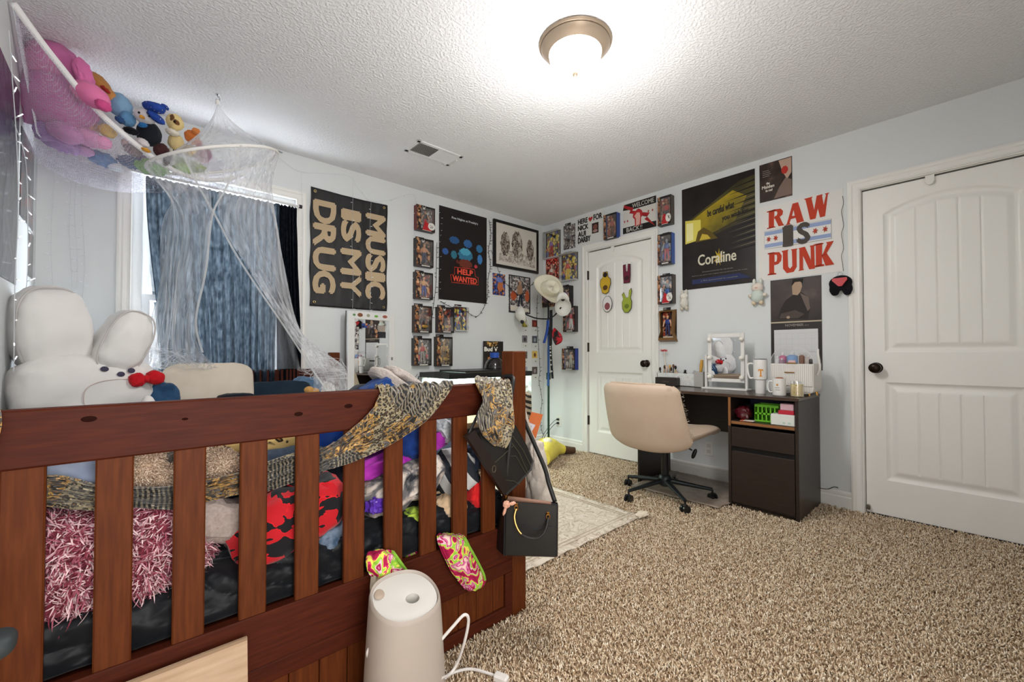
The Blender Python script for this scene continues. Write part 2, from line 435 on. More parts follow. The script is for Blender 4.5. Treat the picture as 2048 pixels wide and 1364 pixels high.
def casing(name, u0, u1, top, wall, jamb=True, bottom=0, closed=False):
    """moulded casing round an opening u0<u1 in the wall's local x"""
    w_ = .066; b = MB().m(trimm)
    prof = [(0, .014), (.006, .017), (.012, .012), (.020, .010), (.038, .012), (.046, .017), (.056, .019), (.066, .016)]
    P = [(u0, bottom), (u0, top), (u1, top), (u1, bottom)]
    def off(k, d):
        x, z = P[k]; sx = -1 if k < 2 else 1; zz = z + (d if k in (1, 2) else (-d if closed else 0)); return x+sx*d, zz
    ks = [0, 1, 2, 3] + ([0] if closed else [])
    G = [[Vector((off(k, d)[0], -h, off(k, d)[1])) for d, h in [(0, 0)]+prof+[(.066, 0)]] for k in ks]
    b.grid(G)
    if jamb:
        b.box(u0, u0+.004, 0, .06, bottom, top).box(u1-.004, u1, 0, .06, bottom, top).box(u0, u1, 0, .06, top-.004, top)
        b.m(dark).box(u0+.004, u1-.004, .05, .055, bottom, top)
    o = b.build(name, angle=20); o.rotation_euler = (0, 0, wall); struct(o); return o
o = casing('trim_1', 0, D1[0]-D1[1], DT, EW); o.location = (0, D1[0], 0)
o = casing('trim_2', 0, D2[0]-D2[1], DT, EW); o.location = (0, D2[0], 0)
# baseboards: profile swept along each free run
def baseboard(name, runs):
    b = MB().m(trimm); pr = [(0, .016), (.075, .016), (.083, .011), (.092, .013), (.100, .012), (.108, .006), (.112, 0)]
    for (p0, p1, n) in runs:
        G = [[Vector((p[0]+n[0]*d, p[1]+n[1]*d, z)) for z, d in pr] for p in (p0, p1)]; b.grid(G)
    return struct(b.build(name, angle=20))
baseboard('baseboard_right', [((0, 0), (0, D2[0]+.066), (-1, 0)), ((0, D2[1]-.066), (0, D1[0]+.066), (-1, 0)), ((0, D1[1]-.066), (0, SY), (-1, 0))])
baseboard('baseboard_back', [((WX, 0), (0, 0), (0, -1))])
baseboard('baseboard_left', [((WX, 0), (WX, SY), (1, 0))])
baseboard('baseboard_front', [((-2.71, SY), (0, SY), (0, 1))])

# window: vinyl double-hung with muntins
vin = mat('#e4e6e6', .35)
b = MB().m(vin); fx = .045
b.box(wx0, wx0+fx, .02, .10, wz0, wz1).box(wx1-fx, wx1, .02, .10, wz0, wz1).box(wx0+fx, wx1-fx, .021, .10, wz1-.04, wz1).box(wx0+fx, wx1-fx, .021, .10, wz0, wz0+.05)
wf = struct(b.build('window_1'))
for nm, z0, z1, y in (('upper_sash', 1.32, wz1-.04, .07), ('lower_sash', wz0+.05, 1.36, .045)):
    b = MB().m(vin); a0, a1 = wx0+fx, wx1-fx; s_ = .038
    b.box(a0, a0+s_, y, y+.025, z0, z1).box(a1-s_, a1, y, y+.025, z0, z1).box(a0+s_, a1-s_, y+.001, y+.024, z1-s_, z1).box(a0+s_, a1-s_, y+.001, y+.024, z0, z0+s_)
    xm = (a0+a1)/2; b.box(xm-.01, xm+.01, y+.008, y+.018, z0, z1); zm = (z0+z1)/2; b.box(a0, a1, y+.008, y+.018, zm-.01, zm+.01)
    so_ = b.build(nm, wf)
    MB().m(clear('pane', .06)).box(a0+s_, a1-s_, y+.012, y+.014, z0+s_, z1-s_).build('pane', so_)
o = casing('trim_4', wx0, wx1, wz1, NW, jamb=False, bottom=wz0); 
struct(MB().m(trimm).box(wx0-.08, wx1+.08, -.035, .02, wz0-.025, wz0, .006).box(wx0-.06, wx1+.06, -.014, 0, wz0-.09, wz0-.025, .004).build('window_sill'))
# outside: neighbour's sided wall and lawn
sid = mat('#e9e9e6', .7)
b = MB().m(sid)
for k in range(40):
    z = -1.5+k*.12; b.add([(-7, 4.0, z), (3, 4.0, z), (3, 3.985, z+.118), (-7, 3.985, z+.118)][::1], [(0, 1, 2, 3)]).add([(-7, 3.985, z+.118), (3, 3.985, z+.118), (3, 4.0, z+.12), (-7, 4.0, z+.12)], [(0, 1, 2, 3)])
b.box(-7, 3, 4.0, 4.2, -1.5, 3.3)
nb = b.build('neighbour_house', smooth=False); tag(nb, 'white sided house wall seen through the window', 'building')
for x in (-5.0, -3.2, -1.2):
    MB().m(trimm).box(x-.5, x+.5, 3.95, 3.99, .4, 1.9, .01).m(mat('#5c6a74', .2)).box(x-.42, x+.42, 3.94, 3.96, .48, 1.82).build('window', nb)
struct(MB().m(tex('lawn', 'noise', [(.3, '#46592f'), (.7, '#6f8447')], 30)).box(-9, 5, .3, 9, -1.6, -1.5).build('ground_outside'))

# ceiling lamp
L_ = thing('ceiling_light', 'flush ceiling light with bronze rim and glowing white glass bowl', 'ceiling light', LAMP)
bz = mat('#9a8a78', .38, .55)
MB().m(bz).lathe([(.165, 0), (.168, -.006), (.163, -.012), (.156, -.014), (.158, -.018), (.152, -.026), (.140, -.036), (.128, -.046), (.122, -.05), (.118, -.046), (.10, -.02)], n=64).build('rim', L_)
glow = mat('#fffaf4', .3, emit=3.0)
MB().m(glow).lathe([(.120, -.040), (.121, -.052), (.116, -.075), (.104, -.098), (.084, -.118), (.058, -.132), (.030, -.139), (.0, -.141)], n=64).build('glass_bowl', L_)
MB().m(bz).lathe([(.013, -.137), (.014, -.142), (.011, -.150), (.006, -.154), (0, -.156)], n=20).build('finial', L_)
# the lamp's own light passes its bowl: keep the point light just under it
# ceiling vent
V_ = thing('ceiling_vent', 'white rectangular louvred air register set in the ceiling', 'vent', (-1.848, -.687, HC))
wm = mat('#dcdcdc', .45)
b = MB().m(wm); hw, hd = .185, .10
b.box(-hw, hw, -hd, -hd+.028, -.008, 0, .003).box(-hw, hw, hd-.028, hd, -.008, 0, .003).box(-hw, -hw+.028, -hd, hd, -.008, 0, .003).box(hw-.028, hw, -hd, hd, -.008, 0, .003)
b.build('frame', V_)
MB().m(mat('#1c1c1d', .8)).box(-hw+.02, hw-.02, -hd+.02, hd-.02, -.001, .0).build('duct', V_)
for k in range(30):
    x = -hw+.034+k*(2*hw-.068)/29; t = .006 if k < 15 else -.006
    MB().m(wm).add([(x-t, -hd+.026, -.009), (x-t, hd-.026, -.009), (x+t, hd-.026, -.002), (x+t, -hd+.026, -.002)], [(0, 1, 2, 3)]).build('louvre', V_)
MB().m(wm).cyl((hw-.014, -.03, -.008), (hw-.014, -.03, -.02), .005).build('lever', V_)
# ------------------------------------------------------------- carpet pile (uncountable): bent yarn tufts
import numpy as np
def carpet():
    rg = np.random.default_rng(3); P = []
    for (x0, x1, y0, y1) in ((-2.32, -.0, SY, 0), (-3.2, -2.32, -3.0, -2.09)):
        A = (x1-x0)*(y1-y0); n = int(A/(.0078**2)); p = np.column_stack([rg.uniform(x0, x1, n), rg.uniform(y0, y1, n)]); P.append(p)
    P = np.vstack(P)
    d = P-np.array([CAM.x, CAM.y]); dep = d@np.array([fw.x, fw.y]); lat = d@np.array([RT.x, RT.y])
    keep = (dep > .9) & (abs(lat) < dep*1.35+.25) & ~((P[:, 0] > -1.9) & (P[:, 0] < -1.25) & (P[:, 1] > -1.8) & (P[:, 1] < -.85)) & ~((P[:, 0] > -.5) & (P[:, 1] > -2.54) & (P[:, 1] < -2.19))
    keep &= (rg.random(len(P)) < np.where(dep > 2.6, .62, 1)); P = P[keep]; dep = dep[keep]; n = len(P)
    az = rg.uniform(0, 2*pi, n); ln = rg.uniform(.013, .021, n); wd = rg.uniform(.0022, .0036, n)*np.where(dep > 2.6, 1.25, 1); lean = rg.uniform(.15, .95, n)
    dx, dy = np.cos(az), np.sin(az); tz = ln*np.cos(lean); th = ln*np.sin(lean)
    V = np.zeros((n, 10, 3)); q = rg.uniform(0, 2*pi, n)
    for lv, (f, g, s) in enumerate(((0, 0, .7), (.35, .5, 1.15), (.8, .92, .85))):
        for k in range(3):
            a = q+2*pi*k/3+lv*.7; V[:, lv*3+k, 0] = P[:, 0]+dx*th*f+np.cos(a)*wd*s; V[:, lv*3+k, 1] = P[:, 1]+dy*th*f+np.sin(a)*wd*s; V[:, lv*3+k, 2] = tz*g-.002
    V[:, 9, 0] = P[:, 0]+dx*th; V[:, 9, 1] = P[:, 1]+dy*th; V[:, 9, 2] = tz
    fq = [(l*3+k, l*3+(k+1) % 3, l*3+3+(k+1) % 3, l*3+3+k) for l in (0, 1) for k in range(3)]
    ft = [(6, 7, 9), (7, 8, 9), (8, 6, 9)]
    off = (np.arange(n)*10)[:, None]
    LQ = np.array(fq).reshape(1, -1)+off; LT = np.array(ft).reshape(1, -1)+off
    loops = np.hstack([LQ, LT]).ravel().astype(np.int32); per = np.array([4]*6+[3]*3); tot = np.tile(per, n); st = np.concatenate([[0], np.cumsum(tot)[:-1]]).astype(np.int32)
    me = bpy.data.meshes.new('carpet_pile'); me.vertices.add(n*10); me.vertices.foreach_set('co', V.ravel())
    me.loops.add(len(loops)); me.loops.foreach_set('vertex_index', loops); me.polygons.add(len(tot)); me.polygons.foreach_set('loop_start', st)
    me.polygons.foreach_set('use_smooth', np.ones(len(tot), bool)); me.update(calc_edges=True)
    m = tex('carpet_yarn', 'voronoi', [(0, '#94795c'), (.12, '#b3987a'), (.4, '#d6bea0'), (.75, '#e6d3b8'), (.93, '#f3e6d2')], 130, .95, detail=0, spec=.05)
    me.materials.append(m); o = bpy.data.objects.new('carpet_pile', me); COL.objects.link(o)
    tag(o, 'speckled brown and beige shag pile of the bedroom carpet', 'carpet', kind='stuff')
carpet()
# rug: thin, faded pattern, slightly wavy edge
rugm = tex('rug_print', 'noise', [(.3, '#d8cec0'), (.46, '#cbbfae'), (.5, '#a89784'), (.54, '#d9d0c3'), (.62, '#c4b7a5'), (.66, '#e2dace')], 14, .95, .15, detail=6, dist=1.2)
def rug():
    x0, x1, y0, y1 = -2.2, -1.13, -1.9, -.78; n, m_ = 60, 60; G = []
    for i in range(n+1):
        r = []
        for j in range(m_+1):
            u, v = i/n, j/m_; ed = max(0, 1-min(u, 1-u, v, 1-v)*14)
            z = .018+.003*noise.noise(Vector((u*9, v*9, 0)))+ed*.009*(noise.noise(Vector((u*13, v*13, 4)))+.2)
            r.append(Vector((x0+(x1-x0)*u+.02*v, y0+(y1-y0)*v+ed*.004*noise.noise(Vector((u*20, v*20, 1))), z)))
        G.append(r)
    o = MB().m(rugm).grid(G).build('area_rug'); solid(o, .005, -1)
    tag(o, 'thin cream rug with faded brown pattern lying flat on the carpet', 'rug')
    b = MB().m(mat('#c8bba8', .95))
    for (a0, a1, b0, b1) in ((x0, x1, y0+.05, y0+.056), (x0, x1, y0+.075, y0+.078), (x1-.056, x1-.05, y0, y1), (x1-.08, x1-.077, y0, y1)): b.box(a0, a1, b0, b1, .0195, .0235)
    b.build('border', o)
rug()
o = MB().m(mat('#d9cdb9', .95)).ell((-1.13, -1.90, .03), (.055, .03, .010), amp=.01, seed=4).build('folded_label'); tag(o, 'small crumpled cream cloth scrap lying at the near corner of the rug', 'scrap')
# banana plush on the floor
def banana():
    T = thing('banana_plush', 'large yellow banana plush lying on the carpet by the corner', 'plush toy', (0, 0, 0))
    P = catmull([(-.80, -.72, .10), (-.66, -.62, .11), (-.52, -.53, .10), (-.37, -.50, .085), (-.27, -.53, .06)], 16)
    r = [.085+.03*sin(pi*min(1, i/16*1.2))-.045*max(0, i/16-.6)/.4 for i in range(17)]
    MB().m(fabric('#e8d548', '#f0e36a', 30)).tube(P, r, 14).build('body', T)
    MB().m(fabric('#4a3425', '#5b4331', 50)).tube([P[-1], P[-1]+Vector((.045, -.03, -.005)), P[-1]+Vector((.09, -.06, -.008))], [.042, .036, .030], 12).build('stem', T)
    MB().m(fabric('#f4efd2', None, 40)).ell((-.60, -.60, .19), (.12, .05, .035), (0, 0, .5)).build('peeled_patch', T)
banana()
# ------------------------------------------------------------- bed
woodm = tex('bed_wood', 'noise', [(.25, '#471f0b'), (.5, '#56290f'), (.75, '#623112')], 9, .55, .05, stretch=(14, 14, 1.1), detail=6, spec=.14)
woodh = tex('bed_wood_h', 'noise', [(.25, '#38140a'), (.5, '#441a0c'), (.75, '#50210f')], 9, .55, .05, stretch=(1.1, 14, 14), detail=6, spec=.14)
BX0, BX1, BY = -3.764, -2.284, -2.09
B_ = thing('bed', 'reddish brown wooden bed with slatted foot end and tall corner posts', 'bed', (-3.02, -1.05, 0))
B_off = Vector((3.02, 1.05, 0))
def bp(name, b):
    b.V = [v+B_off for v in b.V]; return b.build(name, B_)
for x in (BX0, BX1-.07): bp('post', MB().m(woodm).box(x, x+.07, BY, BY+.07, 0, 1.012, .004))
for x in (BX0, BX1-.07): bp('post', MB().m(woodm).box(x, x+.07, -.078, -.022, 0, 1.012, .004))
bp('top_rail', MB().m(woodh).box(BX0+.07, BX1-.07, BY, BY+.035, .783, .895, .004))
xs = [-3.624, -3.497, -3.371, -3.244, -3.118, -2.991, -2.869, -2.747, -2.622, -2.494]
for x in xs: bp('slat', MB().m(woodm).box(x, x+.059, BY+.006, BY+.024, .345, .79, .003))
bp('bottom_rail', MB().m(woodh).box(BX0+.07, BX1-.07, BY, BY+.032, .222, .353, .003))
b = MB().m(woodh).box(BX0+.07, BX1-.07, BY+.003, BY+.03, .172, .221, .003).box(BX0+.07, BX1-.07, BY+.002, BY+.03, .004, .05, .004)
for x in (BX0+.07, -2.39): b.box(x, x+.036, BY+.0035, BY+.03, .05, .172)
bp('lower_frame', b)
b = MB().m(woodm)
k = 0; x = BX0+.1
while x < -2.36:
    b.box(x, min(x+.0745, -2.36), BY+.014, BY+.026, .045, .175, .002); x += .0765
bp('plank_panel', b)
bp('head_rail', MB().m(woodh).box(BX0+.07, BX1-.07, -.07, -.035, .78, .895, .004))
for k in range(9): x = BX0+.11+k*.147; bp('slat', MB().m(woodm).box(x, x+.06, -.062, -.044, .35, .79, .003))
bp('head_bottom_rail', MB().m(woodh).box(BX0+.07, BX1-.07, -.07, -.038, .2, .35, .003))
for x in (BX0+.01, BX1-.04): bp('side_rail', MB().m(woodh).box(x, x+.03, BY+.07, -.078, .2, .36, .004))
bp('slat_platform', MB().m(woodh).box(BX0+.04, BX1-.04, BY+.07, -.09, .30, .335))
# knots of the pine in the top rail
for px, py, s in ((178, 838, 1), (370, 838, .5), (597, 828, .9), (697, 812, 1.0)):
    p = PN(px, py, BY); bp('knot', MB().m(mat('#220b06', .7, spec=.05)).ell((p.x, BY-.0002, p.z), (.012*s, .0006, .006*s)))
mat_white = mat('#c9c9c6', .8)
o = MB().m(fabric('#c4c5c4', '#d4d4d2', 30)).box(BX0+.075, BX1-.075, BY+.085, -.10, .337, .43, .03).build('mattress'); tag(o, 'pale grey mattress on the bed showing at the bottom between slats', 'mattress')
# folds helper for textiles pressed against the slats
def cushion(name, label, cat, c, r, m, rot=(0, 0, 0), e=(.6, .6), amp=.012, fr=2, fold=.006, ff=5, fdir=(1, 0, .5), seed=0, n=40, n2=24, group=None):
    b = MB().m(m).ell((0, 0, 0), r, rot, e, amp, fr, seed, n, n2, fold, ff, fdir); return tag(b.build(name, loc=c), label, cat, group)
blk = fabric('#0e1014', '#15171b', 20, .2, .45)
def zz(x, y, py):   # height of a photo row at ground position x,y
    d = Vector((x, y, 0))-CAM; dx = d.x; dy = d.y
    dep_h = dx*cos(YAW)+dy*sin(YAW)
    k = math.tan(PIT+math.atan((CYP-py)/FOC)); return CAM.z+dep_h*k
# black comforter bulging behind the slats
def comforter():
    G = []; nx, ny = 300, 70
    x0, x1 = BX0+.085, BX1-.085
    prof = [(-.03, .338), (.004, .350), (.014, .385), (.012, .425), (-.004, .452), (-.05, .468)]
    for i in range(nx+1):
        u = i/nx; x = x0+(x1-x0)*u; row = []
        ht = 1+.10*noise.noise(Vector((x*3, 0, 0)))
        for (dy, z) in catmull([Vector((0, a, b)) for a, b in prof]+[Vector((0, -.25, .49)), Vector((0, -1.9, .50))], ny) and [(p.y, p.z) for p in catmull([Vector((0, a, b)) for a, b in prof]+[Vector((0, -.25, .49)), Vector((0, -1.9, .50))], ny)]:
            yy = BY+.052-dy
            f = noise.fractal(Vector((x*9, z*14, yy)), 1, 2, 4)*.016+.014*abs(sin(x*13+z*44+5*noise.noise(Vector((x*4, z*6, 2)))))**.6-.006
            row.append(Vector((x, max(yy-f*.6, BY+.030), .37+(z-.37)*ht+f*.5)))
        G.append(row)
    o = MB().m(blk).grid(G).build('comforter'); solid(o, .02, -1)
    tag(o, 'black comforter spread over the mattress and bunched behind the slats', 'comforter')
comforter()
# ------------------------------------------------------------- things heaped on the bed
def leopard(name, base_, spot, mid, scale=30, rough=.8):
    return tex(name, 'voronoi', [(0, mid), (.13, mid), (.17, spot), (.33, spot), (.40, base_)], scale, rough, 0, out='Distance', warp=.06, const=False, spec=.3)
leo = leopard('leopard_gold', '#d8b877', '#1d140c', '#a9783c', 34)
leo_w = leopard('leopard_bw', '#ddd8cb', '#1a1715', '#8a8378', 55, .5)
def scarf_mat():
    m, N, L, b = base('scarf_print'); tc = N.new('ShaderNodeTexCoord')
    def vor(s, feat='F1'):
        v = N.new('ShaderNodeTexVoronoi'); v.feature = feat; v.inputs['Scale'].default_value = s; L.new(tc.outputs['Object'], v.inputs[0]); return v
    v = vor(120); r1 = ramp(N, [(.2, '#6d5230'), (.3, '#0f0c0a'), (.47, '#0f0c0a'), (.56, '#978a6c')]); L.new(v.outputs['Distance'], r1.inputs[0])
    n = N.new('ShaderNodeTexNoise'); n.inputs['Scale'].default_value = 26; n.inputs['Detail'].default_value = 7; n.inputs['Distortion'].default_value = 2.2; L.new(tc.outputs['Object'], n.inputs[0])
    r2 = ramp(N, [(.38, '#14100d'), (.46, '#3d2a12'), (.49, '#8f6524'), (.54, '#c79f55'), (.575, '#2a2622'), (.62, '#4f4d4c'), (.7, '#77726c')]); L.new(n.outputs['Fac'], r2.inputs[0])
    wv = N.new('ShaderNodeTexWave'); wv.inputs['Scale'].default_value = 34; wv.inputs['Distortion'].default_value = 5; L.new(tc.outputs['Object'], wv.inputs[0])
    r3 = ramp(N, [(.5, '#12100e'), (.66, '#7d725e')]); L.new(wv.outputs['Fac'], r3.inputs[0])
    big = vor(11); sp = N.new('ShaderNodeSeparateColor'); L.new(big.outputs['Color'], sp.inputs[0])
    rs = ramp(N, [(0, (0, 0, 0)), (.30, (1, 1, 1))], True); L.new(sp.outputs[0], rs.inputs[0])
    rs2 = ramp(N, [(0, (0, 0, 0)), (.86, (1, 1, 1))], True); L.new(sp.outputs[0], rs2.inputs[0])
    def mix(f, a, b_):
        x = N.new('ShaderNodeMix'); x.data_type = 'RGBA'; L.new(f, x.inputs[0]); L.new(a, x.inputs[6]); L.new(b_, x.inputs[7]); return x.outputs[2]
    c = mix(rs.outputs[0], r1.outputs[0], r2.outputs[0]); c = mix(rs2.outputs[0], c, r3.outputs[0])
    L.new(c, b.inputs['Base Color']); b.inputs['Roughness'].default_value = .42; b.inputs['Sheen Weight'].default_value = .3; return m
scarfm = scarf_mat()
def folds(n, amp, seed=0, skew=1.5):
    def d(u, v):
        a = 0
        for k in range(3):
            a += amp/(k+1)*(abs(sin(pi*(v*n*(k+1)*.5+skew*u+1.3*noise.noise(Vector((u*2.5+seed, v*3, k*5.1))))))**.7-.5)
        return a
    return d
YI, YO = BY+.038, BY-.016
def P2(a, b, y, n=5, y2=None):
    A, B = PN(a[0], a[1], y), PN(b[0], b[1], y if y2 is None else y2)
    return [A.lerp(B, k/(n-1)) for k in range(n)]
rows = [P2((60, 948), (60, 1010), YI), P2((130, 952), (130, 1020), YI), P2((187, 968), (187, 1024), YI), P2((264, 975), (264, 1018), YI), P2((346, 972), (346, 1020), YI), P2((412, 962), (412, 1003), YI), P2((480, 945), (480, 990), YI),
        P2((535, 925), (535, 985), YI), P2((593, 906), (593, 962), YI), P2((640, 898), (640, 946), YI-.01), P2((665, 884), (665, 936), YO+.012), P2((700, 862), (710, 922), YO-.004), P2((735, 832), (790, 886), YO-.008),
        P2((755, 800), (862, 836), YO-.006), P2((762, 784), (905, 771), YO)]
top = [Vector((p.x, BY+.018, .905)) for p in rows[-1]]; rows.append(top); rows.append([Vector((p.x, BY+.052, .86)) for p in rows[-1]])
G = sheet(rows, 190, 60, folds(11, .015, 1, 2.6))
G = [[Vector((p.x, min(p.y, YO+.004) if i > 118 and i < 165 else (max(p.y, BY+.030) if i < 100 else p.y), p.z)) for p in r] for i, r in enumerate(G)]
o = MB().m(scarfm).grid(G).build('scarf'); solid(o, .002)
tag(o, 'long gold and black animal print scarf woven through the slats and over the rail', 'scarf')
rows = [P2((962, 760), (1012, 768), BY+.05), P2((952, 757), (1016, 764), BY+.01), P2((948, 765), (1020, 780), YO-.004), P2((962, 800), (1025, 816), YO-.03), P2((950, 832), (1028, 846), YO-.045), P2((958, 862), (1022, 874), YO-.05), P2((984, 888), (1008, 894), YO-.04)]
o = MB().m(scarfm).grid(sheet(rows, 90, 50, folds(5, .014, 7, .7))).build('scarf'); solid(o, .002)
tag(o, 'gold animal print scarf draped over the corner post, hanging to a rounded end', 'scarf')
rows = [[Vector((x, BY+.04, z-.03)) for x, z in ((-3.70, .90), (-3.66, .905), (-3.628, .905))], [Vector((x, BY+.0, .902)) for x in (-3.70, -3.66, -3.625)], [Vector((x, YO, .87)) for x in (-3.71, -3.66, -3.618)], [Vector((x, YO-.004, .80)) for x in (-3.71, -3.66, -3.632)]]
o = MB().m(scarfm).grid(sheet(rows, 30, 16, folds(4, .006, 3))).build('scarf'); solid(o, .002); tag(o, 'end of a gold print scarf hung over the rail at the far left edge', 'scarf')

def strands(b, c, r, n, ln, wd, ma, rot=(0, 0, 0), seed=1, droop=.3, curl=.6, lo=-1, pw=2):
    from mathutils import Euler
    rg = random.Random(seed); q = Euler(rot).to_matrix(); c = Vector(c)
    for i in range(n):
        z = rg.uniform(lo, 1); a = rg.uniform(0, 2*pi); s = math.sqrt(max(0, 1-z*z)); u = Vector((s*cos(a), s*sin(a), z)); u = u/((abs(u.x)**pw+abs(u.y)**pw+abs(u.z)**pw)**(1/pw))
        p = c + q @ Vector((u.x*r[0], u.y*r[1], u.z*r[2])); nn = (q @ Vector((u.x/r[0], u.y/r[1], u.z/r[2]))).normalized()
        t = Vector((rg.gauss(0, 1), rg.gauss(0, 1), rg.gauss(0, 1)-droop)).normalized(); l = ln*rg.uniform(.6, 1.2); sd = nn.cross(t).normalized()*wd
        P = [p-nn*.002, p+nn*l*.5+t*l*.12*curl, p+nn*l*.72+t*l*.55*curl, p+nn*l*.7+t*l*1.05*curl]
        V = [P[0]-sd, P[0]+sd, P[1]-sd, P[1]+sd, P[2]-sd*.9, P[2]+sd*.9, P[3]]
        b.m(ma[rg.randrange(len(ma))]).add(V, [(0, 1, 3, 2), (2, 3, 5, 4), (4, 5, 6)])
    return b
# shaggy pink blanket
pk = [fabric('#6d2635', '#8a3e4b', 40), mat('#c89aa2', .95), mat('#e3c3c6', .95), mat('#a05566', .95)]
c = PN(210, 1108, -1.955); b = MB().m(pk[0]).ell((0, 0, 0), (.19, .088, .115), e=(.6, .7), amp=.012, seed=2)
b.V = [v for v in b.V]; strands(b, (0, 0, 0), (.192, .090, .117), 15000, .015, .0013, pk, seed=5, curl=1.5, pw=3)
o = b.build('shaggy_blanket', loc=c); tag(o, 'shaggy pink and dark red blanket bunched behind the leftmost slats', 'blanket')
o.data.transform(Matrix.Diagonal((1, 1, 1, 1)))
# plush bear lying on the pile
def bear():
    T = thing('teddy_bear', 'furry beige teddy bear slumped behind the slats on top of the scarf', 'plush toy')
    fm = [mat('#c0a68e', .95), mat('#dcc6b0', .95), mat('#a88f79', .95)]; gm = [mat('#948a84', .95), mat('#a39890', .95)]
    def pc(nm, px, py, y, r, rot, ms, n, ln, par=T):
        p = PN(px, py, y); b = MB().m(ms[0]).ell(p, r, rot, seed=px); strands(b, p, r, int(n*3), ln*.65, .0010, ms, rot, px, .35, .6); return b.build(nm, par)
    pc('body', 335, 935, -1.86, (.085, .07, .075), (0, 0, 0), gm, 2200, .012)
    pc('head', 352, 858, -1.84, (.07, .065, .062), (0, 0, 0), fm, 2000, .012)
    pc('ear', 300, 862, -1.86, (.028, .018, .03), (0, 0, 0), fm, 500, .010)
    pc('arm', 284, 925, -1.99, (.036, .036, .058), (0, .3, 0), fm, 1600, .013)
    pc('paw', 322, 957, -1.98, (.032, .035, .030), (0, 0, 0), fm, 1500, .013)
    pc('leg', 438, 930, -1.96, (.040, .05, .040), (0, .5, 0), fm, 2200, .013)
    pc('leg', 392, 915, -1.93, (.040, .05, .038), (0, .3, 0), fm, 1500, .013)
bear()
def px_cushion(name, label, cat, px, py, y, r, m, **k):
    return cushion(name, label, cat, PN(px, py, y), r, m, **k)
redblk = tex('red_black_print', 'noise', [(0, '#b5101c'), (.465, '#c9151f'), (.495, '#0d0b10')], 13, .85, .15, detail=2, dist=1.4, const=True, stretch=(1, 1, 1.7), sheen=.2)
tie = tex('tie_dye_grey', 'noise', [(.35, '#23262c'), (.45, '#6e6b6c'), (.52, '#b8aca2'), (.6, '#cfc6bd'), (.68, '#50545e')], 9, .9, .2, detail=3, dist=2)
cream_print = tex('cream_print', 'noise', [(.4, '#d0b493'), (.55, '#c6a987'), (.58, '#6e7079'), (.62, '#cdbfb0')], 12, .9, .15, detail=2)
